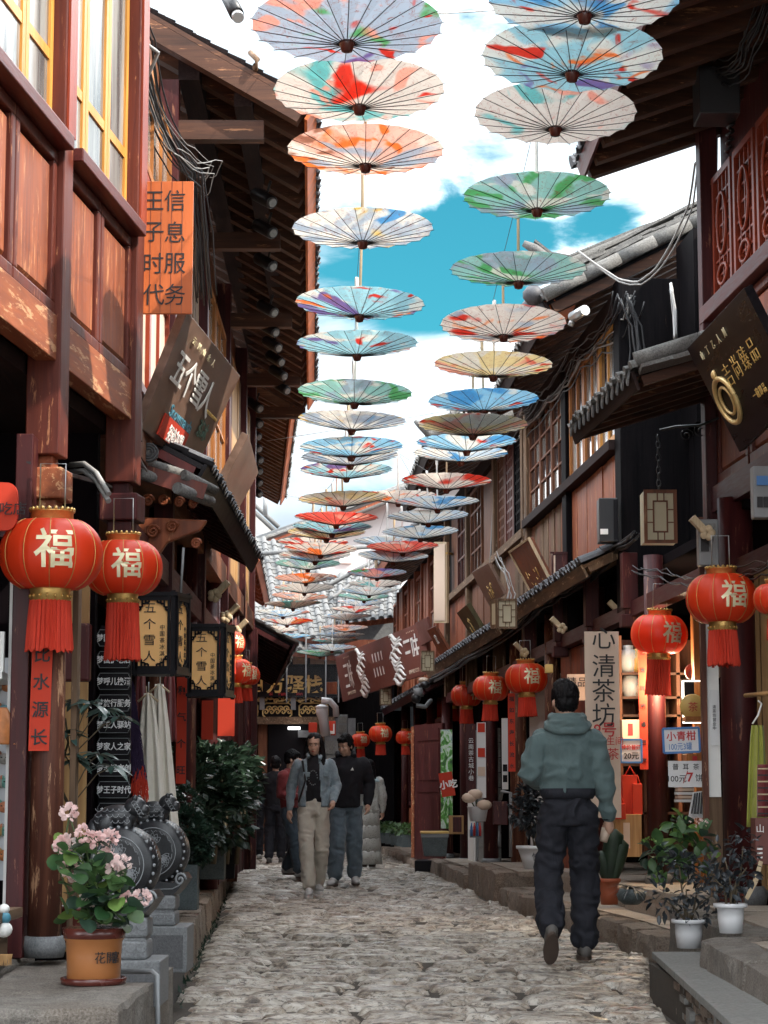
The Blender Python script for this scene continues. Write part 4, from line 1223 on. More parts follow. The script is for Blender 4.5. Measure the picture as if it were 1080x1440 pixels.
# ---- H3
h3 = thing('timber_house', 'weathered grey-brown plank house in the middle of the right row', 'house', FR.P(29, -1, 0), GA)
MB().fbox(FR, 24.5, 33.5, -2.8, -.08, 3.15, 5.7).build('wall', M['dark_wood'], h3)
MB().fbox(FR, 24.55, 33.4, -.08, .06, 3.12, 3.30).build('beam', M['grey_wood_y'], h3)
MB().fbox(FR, 24.55, 33.4, -.06, .09, 4.02, 4.12).build('sill', M['grey_wood_y'], h3)
MB().fbox(FR, 24.55, 33.4, -.08, .06, 5.35, 5.55).build('beam', M['dark_wood_y'], h3)
for y in (24.62, 27.3, 30.4, 33.35):
    MB().fbox(FR, y - .09, y + .09, -.08, .07, 2.6, 5.5).build('post', M['grey_wood'], h3)
lattice(h3, FR, 24.8, 25.6, 4.13, 5.34, M['dark_wood'], cell=.12, bar=.03)
lattice(h3, FR, 25.65, 26.4, 4.13, 5.34, M['red_frame'], cell=.12, bar=.03)
lattice(h3, FR, 26.45, 27.15, 4.13, 5.34, M['brown_wood'], cell=.12, bar=.03)
plank_wall(h3, FR, 24.8, 27.15, -.05, 0, 3.31, 4.01, [M['grey_wood'], M['brown_wood']], .3, seed=12)
plank_wall(h3, FR, 27.45, 28.8, -.05, 0, 3.31, 5.34, [M['grey_wood'], M['brown_wood']], .3, seed=13)
window(h3, FR, 28.9, 30.2, 4.13, 5.34, M['brown_wood'], M['glass_dark'], 3, 4, fw=.05, mw=.03)
plank_wall(h3, FR, 28.9, 30.2, -.05, 0, 3.31, 4.01, [M['mid_red'], M['brown_wood']], .3, seed=14)
plank_wall(h3, FR, 30.55, 33.2, -.05, 0, 3.31, 4.01, [M['mid_red']], .35, seed=15)
window(h3, FR, 30.6, 31.9, 4.13, 5.34, M['red_frame'], M['glass_dark'], 3, 3, fw=.05, mw=.03)
plank_wall(h3, FR, 32.0, 33.2, -.05, 0, 4.13, 5.34, [M['brown_wood'], M['dark_wood']], .3, seed=16)
V3 = W(612, 600, 25.4)
r3 = roof(h3, V3, W(566, 712, 33.4), Vector((1.9, .1, .95)), (M['tile'], M['dark_wood_x'], M['black_gloss'], M['dark_wood_y']), rsp=.5, pitch=.22, r=.065)
MB().tube([W(583, 592, 25.3), W(592, 598, 25.3), W(606, 612, 25.3), W(640, 606, 25.3), W(720, 578, 25.3)], [.02, .05, .07, .08, .08], 8).build('ridge', M['tile'], r3)
MB().tube([W(560, 700, 33.2), W(640, 660, 33.2)], .12, 8).build('ridge', M['tile'], r3)
MB().tube([W(583, 690, 33.0), W(585, 668, 33.0), W(592, 653, 33.0)], [.10, .08, .05], 8).build('ridge_horn', M['tile'], r3)
roof(h3, FR.P(24.6, .35, 3.0), FR.P(33.4, .35, 3.0), FR.P(24.6, 0, 3.18) - FR.P(24.6, .35, 3.0), (M['tile_dark'], M['grey_wood'], M['grey_wood_y'], M['grey_wood_y']), rsp=.6, rafter=(.05, .05), pitch=.2, name='pent_roof')
columns(h3, FR, [25.7, 28.4, 31.2], [.17, .17, .1], 3.05, [M['worn_column'], M['maroon'], M['maroon']], .10)
MB().fbox(FR, 24.5, 33.4, -2.7, -1.2, .1, 3.1).build('interior_wall', M['interior'], h3)
MB().fbox(FR, 24.5, 33.4, -.06, .05, 2.5, 2.64).build('lintel_board', M['maroon_y'], h3)
MB().fbox(FR, 24.55, 25.5, -.55, -.5, .3, 2.5).build('door_leaf', M['white_wall'], h3)
MB().fbox(FR, 26.0, 27.4, -.45, -.4, .17, 2.5).build('door_leaf', M['white_wall'], h3)
MB().fbox(FR, 29.4, 30.3, -.2, .05, .17, 1.95).build('pier', M['grey_stone'], h3)
for k in range(9):
    MB().fbox(FR, 28.75, 29.35, -.2, .03, .17 + .2 * k, .36 + .2 * k).build('brick', M['slate'], h3)
MB().fbox(FR, 29.5, 30.2, .055, .08, .17, 1.95).build('door_post', M['white_paint'], h3)
# open door leaf (dark red), standing out over the street
dl = thing('door_panel', 'tall dark red door leaf standing open beside a grey bin', 'door', (0.47, 33.2, .1), None)
a_, b_ = W(583, 1188, 33.2), W(622, 1188, 32.4)
A_ = Vector((a_.x, 33.3, .10)); B_ = Vector((b_.x, 32.2, .10))
def dleaf(z0, z1, t0, t1, off, th):
    d = (B_ - A_); n = Vector((-d.y, d.x, 0)).normalized()
    if n.y > 0: n = -n
    p = A_ + d * t0 + n * off; q = A_ + d * t1 + n * off
    return MB().hexa([v + Vector((0, 0, z)) for z in (z0, z1) for v in (p, q, q - n * th, p - n * th)])
dleaf(0, 2.05, 0, 1, 0, .05).build('leaf', M['maroon'], dl)
dleaf(.02, 2.03, -.10, -.005, .01, .07).build('stile', M['red_panel_worn'], dl)
for (z0, z1) in ((.12, .98), (1.02, 1.16), (1.2, 1.75), (1.8, 1.98)):
    dleaf(z0, z1, .12, .9, .014, .02).build('inset_panel', M['maroon'], dl)

# ---- H4 red house far right
h4 = thing('timber_house', 'bright red boarded house at the far end of the right row', 'house', FR.P(38, -1, 0), GA)
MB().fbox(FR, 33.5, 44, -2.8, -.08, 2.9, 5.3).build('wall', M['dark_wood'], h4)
r = random.Random(44)
y = 33.6
while y < 43.6:
    MB().fbox(FR, y, y + .16, -.07, .05, 3.0, 5.15).build('post', M['mid_red'], h4)
    a, b = y + .18, y + 1.28
    if int((y - 33) / 1.3) % 2 == 0:
        plank_wall(h4, FR, a, b, -.05, .01, 3.0, 5.1, M['red_panel'], .36, seed=int(y))
    else:
        window(h4, FR, a, b, 3.7, 5.0, M['mid_red'], [M['curtain_glass'], M['glass_dark']], 2, 3, fw=.05, mw=.03)
        plank_wall(h4, FR, a, b, -.05, .01, 3.0, 3.66, M['mid_red'], .36, seed=int(y))
    y += 1.32
V4 = W(520, 770, 33.6)
r4 = roof(h4, FR.P(33.6, .75, 5.15), FR.P(43.6, .75, 5.15), Vector((1.9, .1, .9)), (M['tile_pale'], M['dark_wood_x'], M['black_gloss'], M['mid_red']), rsp=.6, pitch=.22, r=.065)
MB().fbox(FR, 33.5, 44, -.05, .08, 2.86, 3.0).build('beam', M['maroon_y'], h4)
roof(h4, FR.P(33.6, .4, 2.75), FR.P(43.8, .4, 2.75), FR.P(33.6, 0, 2.95) - FR.P(33.6, .4, 2.75), (M['tile_dark'], M['maroon'], M['dark_wood'], M['maroon_y']), rsp=.8, rafter=(.05, .05), pitch=.24, name='pent_roof')
columns(h4, FR, [33.9, 36.4, 39.0, 41.6, 43.6], .1, 2.8, [M['maroon']], .09)
MB().fbox(FR, 33.5, 44, -2.6, -.5, .1, 2.9).build('interior_wall', M['interior'], h4)
for (a, b) in ((34.1, 36.2), (36.6, 38.8), (39.2, 41.4)):
    plank_wall(h4, FR, a, b, -.12, -.06, .1, .85, M['mid_red'], .35, seed=int(a * 2))
    window(h4, FR, a, b, .9, 2.35, M['maroon'], M['glass_dark'], 4, 1, o=-.08, fw=.07, mw=.04)
columns(h4, Fr(.42, 33.9, -.0746, -1), [], .1, 2.6, [M['maroon']])
# open white shutter
shp = [W(610, 762, 32.9), W(628, 762, 32.5), W(628, 876, 32.5), W(610, 876, 32.9)]
sh = thing('shutter', 'white-filled wooden shutter standing open on the right row', 'shutter', shp[3])
def quad_board(parent, name, c, mat, th=.03, inset=0, push=0, bevel=0):
    """c: TL TR BR BL seen from the street; returns object"""
    c = [Vector(q) for q in c]; n = (c[1] - c[0]).cross(c[3] - c[0]).normalized()
    if n.y > 0 and abs(n.y) > .2: n = -n
    m = sum(c, Vector()) / 4
    if inset:
        e1 = (c[1] - c[0]).normalized() * inset; e2 = (c[3] - c[0]).normalized() * inset
        c = [c[0] + e1 + e2, c[1] - e1 + e2, c[2] - e1 - e2, c[3] + e1 - e2]
    c = [q + n * push for q in c]
    p = [c[3], c[2], c[1], c[0]]
    return MB().prism(p, -n * th).build(name, mat, parent, bevel=bevel), n
quad_board(sh, 'frame', shp, M['pale_wood'], .04)
quad_board(sh, 'panel', shp, M['sign_cream'], .01, .035, .012)
MB().beam(W(628, 778, 32.5), W(641, 780, 32.9), .03, .03).build('hook', M['gold_paint'], sh)

# ================================================================ inn at the end of the street
inn = thing('inn_building', 'dark inn closing the street with a gilded black name board', 'inn', (-2, 42, 0))
MB().box(-6, .2, 42.0, 47, -.05, 4.1).build('wall', M['dark_wood'], inn)
def iw(px0, py0, px1, py1, y=41.95, th=.06, name='board', mat='dark_wood', parent=None, bevel=0):
    a = W(px0, py1, y); b = W(px1, py0, y)
    return MB().box(a.x, b.x, y, y + th, a.z, b.z).build(name, M[mat], parent or inn, bevel=bevel)
iw(318, 1046, 346, 1205, name='door_leaf', mat='brown_wood'); iw(346, 1018, 362, 1205, name='post', mat='brown_wood')
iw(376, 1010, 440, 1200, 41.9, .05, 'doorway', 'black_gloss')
iw(362, 1018, 376, 1205, 41.88, .08, 'post', 'brown_wood'); iw(440, 1018, 456, 1205, 41.88, .08, 'post', 'grey_wood')
iw(456, 1010, 500, 1200, 41.92, .05, 'stone_wall', 'grey_stone')
for r_ in range(8):
    for c_ in range(3):
        iw(457 + c_ * 14 + (r_ % 2) * 3, 1042 + r_ * 20, 470 + c_ * 14 + (r_ % 2) * 3, 1060 + r_ * 20, 41.89, .03, 'stone', 'slate')
iw(330, 1008, 470, 1018, 41.7, .25, 'lintel_board', 'grey_wood_y')
iw(340, 976, 468, 1008, 41.75, .2, 'frieze', 'black_gloss')
iw(325, 1045, 345, 1180, 41.86, .03, 'carved_leaf', 'grey_wood')
d = iw(330, 1070, 343, 1110, 41.84, .02, 'carving_back', 'black_gloss')
MB().ell(W(347, 1064, 41.84), (.10, .015, .16), 12, 8).build('gilt_carving', M['gold_flat'], inn)
iw(334, 1021, 358, 1027, 41.84, .02, 'small_plaque', 'grey_wood_y')
# gilded frieze carvings
def curl(cx, cz, rr, y, turns=1.4, flip=1):
    return [(cx + flip * rr * (1 - t / 22) * math.cos(t / 20 * turns * 6.28), y, cz + rr * (1 - t / 22) * math.sin(t / 20 * turns * 6.28)) for t in range(20)]
for px in (352, 390, 441):
    a = W(px, 999, 41.72)
    g = MB(); wd = .28 if px > 360 else .14
    frm = [(a.x - wd, 41.72, a.z - .09), (a.x - wd * .8, 41.72, a.z - .14), (a.x + wd * .8, 41.72, a.z - .14), (a.x + wd, 41.72, a.z - .09), (a.x + wd, 41.72, a.z + .09), (a.x + wd * .8, 41.72, a.z + .14), (a.x - wd * .8, 41.72, a.z + .14), (a.x - wd, 41.72, a.z + .09)]
    g.tube(frm + [frm[0]], .016, 5, cap=False)
    for k in range(9):
        g.tube(curl(a.x - wd * .8 + k * wd * .2, a.z + (.03 if k % 2 else -.03), .06, 41.72, 1.3, 1 if k % 2 else -1), .014, 5)
    g.build('gilt_carving', M['gold_flat'], inn)
g = MB()
for k in range(14):
    a = W(345 + k * 8.6, 984 + (2 if k % 2 else -2), 41.66)
    g.tube(curl(a.x, a.z, .055, 41.66, 1.1, 1 if k % 2 else -1), .017, 5)
a = W(345, 984, 41.66); b = W(465, 984, 41.66)
g.tube([a.lerp(b, t / 30) + Vector((0, 0, .03 * math.sin(t * .9))) for t in range(31)], .016, 5)
g.build('gilt_carving', M['gold_flat'], inn)
for px in (368, 412):
    iw(px - 3, 978, px + 4, 998, 41.6, .1, 'hook_bracket', 'grey_metal')
nb = iw(338, 938, 486, 980, 41.55, .1, 'name_board', 'black_gloss')
for ch, px in (('四', 358), ('方', 387), ('驿', 415), ('栈', 441)):
    lettering(ch, .36, M['gold_paint'], W(px, 962, 41.53), (1, 0, 0), (0, 0, 1), nb, .012, .008, name='character')
lettering('Si    Fang      Inn', .10, M['red_ink'], W(402, 976, 41.53), (1, 0, 0), (0, 0, 1), nb, .01)
for k in range(6):
    iw(340 + k * 24, 912, 360 + k * 24, 934, 41.8, .05, 'transom_panel', 'pale_wood')
    a = W(350 + k * 24, 925, 41.77); MB().tube(curl(a.x, a.z, .07, 41.77), .012, 5).build('gilt_carving', M['gold_flat'], inn)
MB().box(-6, .2, 41.6, 42, 3.85, 4.1).build('eave_beam', M['mid_red'], inn)
# glazed box beside the name board
gb = thing('glass_screen', 'tall clear glazed screen hanging in front of the inn name board', 'screen', W(465, 990, 40.6))
def gl():
    t = NT('clear_glass'); t.setc((0.10, 0.11, 0.12)); t.rough(.1)
    t.b.inputs['Alpha'].default_value = .07
    return t.m
M['clear_glass'] = gl()
for (a, b) in ((404, 430), (431, 458), (459, 476)):
    p = W(a, 985, 40.6); q = W(b, 872, 40.6)
    MB().box(p.x, q.x, 40.6, 40.62, p.z, q.z).build('pane', M['clear_glass'], gb)
for a in (403, 430, 458, 476):
    p = W(a, 988, 40.58); q = W(a, 868, 40.58)
    MB().box(p.x - .012, p.x + .012, 40.57, 40.63, p.z, q.z).build('mullion', M['grey_metal'], gb)
# roofs over the inn: two pale slopes facing down the street
ir = roof(inn, W(318, 868, 41.3), W(470, 905, 41.0), W(440, 775, 44.6) - W(470, 905, 41.0) , (M['tile_pale'], M['mid_red'], M['dark_wood'], M['mid_red']), pitch=.21, r=.058, rsp=.8, seg=.34)
ir2 = roof(inn, W(318, 905, 40.9), W(480, 922, 40.9), W(480, 890, 41.9) - W(480, 922, 40.9), (M['tile_pale'], M['mid_red'], M['mid_red'], M['mid_red']), pitch=.21, r=.055, rsp=.8, seg=.34, name='pent_roof')
for pts in (([318, 862], [350, 868], [385, 862], [405, 850]), ([430, 818], [465, 822], [500, 802], [525, 790]), ([350, 780], [400, 776], [470, 772], [530, 768])):
    MB().tube([W(a, b, 42.0 if b > 840 else 43.6) for a, b in pts], .045, 8).build('ridge', M['tile_pale'], ir)
# next slope behind, descending left to right, seen across the bend
hX = thing('back_house', 'pale tiled house whose roof slopes in behind the inn roof', 'house', (-1, 46, 0), GA)
MB().box(-3.5, 1.5, 46, 50, 0, 5.0).build('wall', M['mid_red'], hX)
roof(hX, W(425, 885, 43.0), W(560, 868, 44.2), W(560, 800, 46.5) - W(560, 868, 44.2), (M['tile_pale'], M['mid_red'], M['mid_red'], M['mid_red']), pitch=.21, r=.058, rsp=.8, seg=.34)
MB().tube([W(425, 862, 43.2), W(470, 838, 44), W(530, 795, 45), (W(560, 778, 46))], .045, 8).build('ridge', M['tile_pale'], hX)
hG = thing('gable_house', 'pale gabled house rising behind the inn, its verge sloping down leftward', 'house', (1, 50, 0), GA)
A0, B0, C0, D0 = W(372, 772, 50), W(645, 672, 50), W(900, 772, 50), W(372, 900, 50)
MB().prism([(A0.x, 50, 0), (C0.x, 50, 0), (C0.x, 50, C0.z), (B0.x, 50, B0.z), (A0.x, 50, A0.z)], (0, 8, 0)).build('wall', M['stucco'], hG)
d_ = (B0 - A0)
for k, (dy, dz, w, mt) in enumerate(((-.55, .14, .07, 'tile_pale'), (-.35, .20, .07, 'tile'), (-.15, .26, .09, 'tile_pale'), (-.55, 0, .06, 'tile'))):
    MB().tube([A0 - d_ * .04 + Vector((0, dy, dz)), A0 + d_ * .5 + Vector((0, dy, dz - .03)), B0 + Vector((0, dy, dz + .04))], w, 8).build('verge', M[mt], hG)
e_ = (C0 - B0)
roof(hG, A0 + Vector((-.3, -.6, 0)), A0 + Vector((-.3, 8, 0)), d_ + Vector((.3, 0, .12)), (M['tile'], M['mid_red'], M['mid_red'], M['mid_red']), pitch=.24, r=.07, rsp=1)
roof(hG, C0 + Vector((.3, -.6, 0)), C0 + Vector((.3, 8, 0)), -e_ + Vector((-.3, 0, .12)), (M['tile'], M['mid_red'], M['mid_red'], M['mid_red']), pitch=.24, r=.07, rsp=1)
MB().box(*(lambda a, b: (a.x, b.x, 49.93, 50.0, b.z, a.z))(W(478, 772, 49.95), W(494, 792, 49.95))).build('vent', M['white_paint'], hG)
w0, w1 = W(522, 775, 49.95), W(548, 790, 49.95)
MB().box(w0.x, w1.x, 49.93, 50.0, w1.z, w0.z).build('window', M['glass_dark'], hG)
# small capped posts on the left of that roof line
for px in (373,):
    MB().tube([W(px, 725, 44), W(px, 696, 44)], .05, 8).build('ridge_post', M['grey_metal'], hG)
# white roofs further off on the left
hW = thing('far_house', 'distant snow-pale roof low against the sky at the left', 'house', (-4, 56, 0), GA)
MB().prism([(-7, 56, 0), (W(390, 760, 56).x, 56, 0), W(388, 745, 56), W(345, 715, 56), (-7, 56, 7.6)], (0, 5, 0)).build('wall', M['white_wall'], hW)
for dz in (0, .2): MB().tube([W(335, 712, 55.8) + Vector((0, 0, dz)), W(360, 722, 55.8) + Vector((0, 0, dz)), W(392, 752, 55.8) + Vector((0, 0, dz))], .06, 8).build('verge', M['tile_pale'], hW)
# street closed on the far right beyond the row
hE = thing('far_wall', 'grey house wall seen past the end of the right row', 'wall', (1.5, 45, 0))
MB().box(-.6, 6, 45.0, 45.3, 0, 4.9).build('panel', M['grey_stone'], hE)
M['tube_lamp'] = emit('tube_lamp', (1, 1, 1), 1.5)
iw(405, 1022, 422, 1026, 41.6, .03, 'tube_lamp', 'tube_lamp')
iw(419, 1027, 440, 1037, 41.7, .1, 'sign_box', 'grey_stone')
# ================================================================ paper umbrellas overhead
NR = 22
def canopy_mesh(mat, Rr=.42, dep=.085, seed=0):
    vs = []; fs = []; K = 5
    for layer, off in ((0, 0.0), (1, .0022)):
        vs.append((0, 0, -dep + off))
        for k in range(1, K + 1):
            t = k / K
            for j in range(NR * 2):
                a = math.pi * j / NR
                rim = j % 2 == 1
                rad = Rr * t * (1 - (.018 * t if rim else 0))
                z = -dep * (1 - t) ** 1.12 + off + (.010 * t if rim else 0) * (1 if t < 1 else .6)
                vs.append((rad * math.cos(a), rad * math.sin(a), z))
    N = NR * 2; S = 1 + K * N
    for L in (0, 1):
        b = L * S
        for j in range(N):
            tri = (b, b + 1 + (j + 1) % N, b + 1 + j) if L == 0 else (b, b + 1 + j, b + 1 + (j + 1) % N)
            fs.append(tri)
            for k in range(K - 1):
                p = b + 1 + k * N + j; q = b + 1 + k * N + (j + 1) % N
                f = (p, q, q + N, p + N); fs.append(f if L == 1 else f[::-1])
    for j in range(N):
        p = 1 + (K - 1) * N + j; q = 1 + (K - 1) * N + (j + 1) % N
        fs.append((p, q, q + S, p + S))
    return MB().add(vs, fs, False).mesh('canopy', mat)
CANM = {k: canopy_mesh(m) for k, m in PAP.items()}
rib1 = MB().tube([(.02, 0, -.088), (.22, 0, -.048), (.428, 0, -.002)], [.0026, .0022, .0018], 5).mesh('rib', M['black_metal'])
allribs = MB()
for j in range(NR):
    a = 2 * math.pi * j / NR
    allribs.tube([(math.cos(a) * x, math.sin(a) * x, z) for x, z in ((.02, -.088), (.22, -.048), (.428, -.002))], .0030, 3)
allribs_m = allribs.mesh('rib_frame', M['black_metal'])
hub_m = MB().lathe([(.008, -.125), (.024, -.12), (.030, -.100), (.036, -.090), (.036, -.078), (.02, -.06)], n=14).mesh('hub', M['glaze_dark'])
pole_m = MB().lathe([(.009, -.07), (.009, .36), (.013, .37), (.014, .46), (.010, .47)], n=8).mesh('pole', M['pale_wood'])
pole_w = MB().lathe([(.009, -.07), (.009, .36), (.014, .37), (.014, .46), (.010, .47)], n=8).mesh('pole', M['white_paint'])
UL = [(488, 36, 280, 'lilac'), (505, 128, 250, 'white'), (514, 212, 228, 'pink'), (510, 322, 204, 'grey'), (506, 427, 186, 'teal'), (502, 483, 174, 'teal'), (499, 552, 164, 'green'), (495, 590, 154, 'grey'), (494, 628, 147, 'blue'), (492, 641, 138, 'grey'), (487, 660, 130, 'teal'),
      (482, 700, 126, 'yellow'), (473, 727, 118, 'red'), (467, 740, 112, 'teal'), (459, 748, 110, 'yellow'), (451, 771, 104, 'cream'), (443, 780, 102, 'pale'), (433, 792, 92, 'green'), (430, 812, 88, 'pink'), (428, 826, 84, 'white'), (422, 838, 80, 'pink'),
      (404, 872, 74, 'cream'), (402, 893, 68, 'blue'), (370, 908, 64, 'pale'), (366, 921, 62, 'pink'), (372, 914, 60, 'white'), (398, 860, 76, 'pale'), (440, 762, 100, 'cream'), (412, 848, 80, 'white'), (385, 884, 68, 'cream'), (356, 930, 58, 'teal'), (388, 902, 64, 'pale')]
UR = [(822, -4, 284, 'blue'), (805, 80, 264, 'teal'), (781, 160, 236, 'white'), (755, 276, 213, 'green'), (729, 379, 196, 'green'), (708, 456, 181, 'cream'), (694, 513, 170, 'yellow'), (680, 563, 158, 'blue'), (665, 597, 157, 'yellow'), (656, 621, 142, 'blue'), (648, 637, 134, 'pale'),
      (628, 676, 128, 'cream'), (615, 705, 119, 'pale'), (602, 725, 115, 'pale'), (591, 747, 108, 'pale'), (566, 768, 102, 'red'), (553, 781, 100, 'pale'), (530, 805, 84, 'lilac'), (528, 820, 76, 'white'), (519, 830, 78, 'pale'), (512, 838, 72, 'green'), (508, 846, 68, 'pale'), (488, 866, 70, 'pale'), (485, 882, 66, 'pink'), (471, 900, 66, 'white'), (467, 909, 68, 'pale'), (450, 917, 66, 'green'), (560, 697, 112, 'cream'), (545, 760, 96, 'pale'), (500, 855, 70, 'cream'), (480, 892, 66, 'pale'), (462, 925, 60, 'teal')]
DESC = {'lilac': 'lilac paper umbrella splashed red and green', 'white': 'off-white paper umbrella with a teal patch', 'pink': 'salmon pink paper umbrella with orange and grey blots', 'grey': 'grey-white paper umbrella', 'teal': 'teal and white paper umbrella with red patches', 'green': 'sea-green paper umbrella',
        'yellow': 'yellow paper umbrella with red patches', 'blue': 'sky-blue paper umbrella', 'red': 'bright red paper umbrella', 'pale': 'pale blue-white paper umbrella', 'cream': 'cream paper umbrella with red drawing'}
ORD = ['first', 'second', 'third', 'fourth', 'fifth', 'sixth', 'seventh', 'eighth', 'ninth', 'tenth', 'eleventh', 'twelfth', 'thirteenth', 'fourteenth', 'fifteenth', 'sixteenth', 'seventeenth', 'eighteenth', 'nineteenth', 'twentieth', 'twenty-first', 'twenty-second', 'twenty-third', 'twenty-fourth', 'twenty-fifth', 'twenty-sixth', 'twenty-seventh', 'twenty-eighth', 'twenty-ninth', 'thirtieth', 'thirty-first', 'thirty-second', 'thirty-third', 'thirty-fourth']
ur = random.Random(12)
UPOS = {'L': [], 'R': []}
for row, lst in (('L', UL), ('R', UR)):
    for i, (px, py, w, kind) in enumerate(lst):
        y = .84 * F / w
        p = W(px, py, y)
        u = thing('paper_umbrella', '%s, %s of the %s row' % (DESC[kind], ORD[i], 'left-hand' if row == 'L' else 'right-hand'), 'umbrella', p, 'upturned paper umbrellas strung above the street')
        # slight nod towards the viewer reproduces how open each disc appears
        nod = {('L', 0): -3, ('L', 1): -3, ('L', 2): -1.5, ('L', 3): -1.5, ('L', 5): 0, ('R', 0): -3, ('R', 1): -3, ('R', 2): -4, ('R', 3): -2.5, ('R', 4): -.5, ('R', 5): -5, ('R', 6): -1, ('R', 7): -1.5, ('R', 8): -1}.get((row, i), ur.uniform(-1.6, 1.2))
        u.rotation_euler = (R(nod), R(ur.uniform(-2.2, 2.2) + (2.5 if row == 'R' and i < 3 else 0)), ur.uniform(0, .28))
        ct = bpy.data.objects.new('canopy', CANM[kind]); link(ct, u)
        if w > 150:
            for j in range(NR):
                rb = bpy.data.objects.new('rib', rib1); rb.rotation_euler = (0, 0, 2 * math.pi * j / NR); link(rb, u)
        else:
            rb = bpy.data.objects.new('rib_frame', allribs_m); link(rb, u)
        for nm, m in (('hub', hub_m), ('pole', pole_w if ur.random() < .5 else pole_m)):
            link(bpy.data.objects.new(nm, m), u)
        UPOS[row].append(p + Vector((0, 0, .46)))
# carrying wires
cw = thing('hanging_wire', 'thin wires on which the upturned umbrellas hang over the street', 'wire', UPOS['L'][0])
for row in 'LR':
    mb = MB(); pts = sorted(UPOS[row], key=lambda q: q.y)
    mb.tube([pts[0] + Vector((0, -4, .1))] + pts, .0022, 4); mb.build('strand', M['cable'], cw)
def wire(parent, a, b, sag=.05, r=.004, mat='cable', n=12, name='cable'):
    a = Vector(a); b = Vector(b)
    return MB().tube([a.lerp(b, t / n) - Vector((0, 0, sag * 4 * (t / n) * (1 - t / n))) for t in range(n + 1)], r, 5).build(name, M[mat], parent)
for (a, b) in ((W(600, 20, 9.2), W(1000, -20, 10.5)), (W(395, 60, 13.6), W(600, 20, 9.2)), (W(375, 620, 24), W(760, 552, 24)), (W(370, 690, 31), W(470, 705, 31))):
    wire(cw, a, b, .02, .004, 'steel', name='strand')

# ================================================================ red lanterns
body_m = None
def lantern_meshes():
    mb = MB(); n = 96; prof = []
    R0, H0 = .225, .150
    vs = []; fs = []; K = 18
    for i in range(K + 1):
        t = -1 + 2 * i / K
        t = math.sin(t * math.pi / 2)
        rr = max(.0, 1 - abs(t * .94) ** 2.15) ** .5
        rad = .075 + (R0 - .075) * rr if abs(t) < .999 else .075
        z = H0 * t
        for k in range(n):
            a = 2 * math.pi * k / n
            lobes = 1 - .013 * (1 - abs(math.cos(a * 6))) ** 3 * 0 - .020 * max(0, 1 - abs(math.sin(a * 6)) * 3.2)
            vs.append((rad * lobes * math.cos(a), rad * lobes * math.sin(a), z))
    for i in range(K):
        for k in range(n):
            a, b = i * n + k, i * n + (k + 1) % n
            fs.append((a, b, b + n, a + n))
    body = MB().add(vs, fs, True).mesh('shade', M['lantern_red'])
    ribs = MB()
    for k in range(12):
        a = 2 * math.pi * (k) / 12
        pts = []
        for i in range(K + 1):
            t = math.sin((-1 + 2 * i / K) * math.pi / 2)
            rr = max(.0, 1 - abs(t * .94) ** 2.15) ** .5
            rad = (.075 + (R0 - .075) * rr) * .988
            pts.append((rad * math.cos(a), rad * math.sin(a), H0 * t))
        ribs.tube(pts, .0022, 4)
    ribm = ribs.mesh('rib_frame', M['gold'])
    cap = MB().lathe([(.074, .138), (.080, .150), (.080, .182), (.086, .186), (.086, .19), (.06, .19)], n=28)
    for k in range(20):
        a = 2 * math.pi * k / 20
        cap.lathe([(.008, .19), (.0085, .198), (.003, .205)], (.080 * math.cos(a), .080 * math.sin(a), 0), 6)
    capm = cap.mesh('top_cap', M['gold'])
    low = MB().lathe([(.070, -.205), (.076, -.20), (.074, -.165), (.078, -.150), (.072, -.138)], n=28)
    for k in range(16):
        a = 2 * math.pi * k / 16
        low.ell((.077 * math.cos(a), .077 * math.sin(a), -.183), (.006, .006, .009), 6, 4)
    lowm = low.mesh('bottom_cap', M['gold'])
    def tas(L, seed, ragged):
        rr = random.Random(seed); t = MB(); n = 60
        vs = []; fs = []
        for i, zz in enumerate((-.20, -.20 - L * .35, -.20 - L * .7, -.20 - L)):
            for k in range(n):
                a = 2 * math.pi * k / n
                rad = (.070 + .004 * i) * (1 + .05 * ((k % 2) * 2 - 1)) + rr.uniform(-.002, .002)
                z = zz + (rr.uniform(-ragged, ragged) if i == 3 else 0)
                vs.append((rad * math.cos(a), rad * math.sin(a), z))
        for i in range(3):
            for k in range(n):
                a, b = i * n + k, i * n + (k + 1) % n
                fs.append((b, a, a + n, b + n))
        t.add(vs, fs)
        return t.mesh('tassel', M['tassel_red'])
    bail = MB().tube([(-.055, 0, .19), (-.055, 0, .40), (.055, 0, .40), (.055, 0, .19)], .0035, 5).mesh('bail', M['steel'])
    return body, ribm, capm, lowm, [tas(.22, 1, .012), tas(.28, 2, .01), tas(.20, 3, .004)], bail
LB, LR_, LC, LO, LT, LW = lantern_meshes()
def curved_text(ch, size, rad, a0, H0, zc, mat):
    base = text_mesh(ch, size, mat, .0, .003)
    m = base.copy(); vs = [v.co.copy() for v in m.vertices]
    for v, c in zip(m.vertices, vs):
        z = zc + c.y
        t = max(-.99, min(.99, z / .150))
        rr = .075 + (.225 - .075) * max(0, 1 - abs(t * .94) ** 2.15) ** .5
        a = a0 + c.x / rad
        v.co = Vector((math.sin(a) * (rr + .004), -math.cos(a) * (rr + .004), z))
    m.update(); m.name = 'character'; return m
FU = {a: curved_text('福', .18, .225, R(a), .15, .012, M['pale_gold']) for a in (12, 22, 34, 50)}
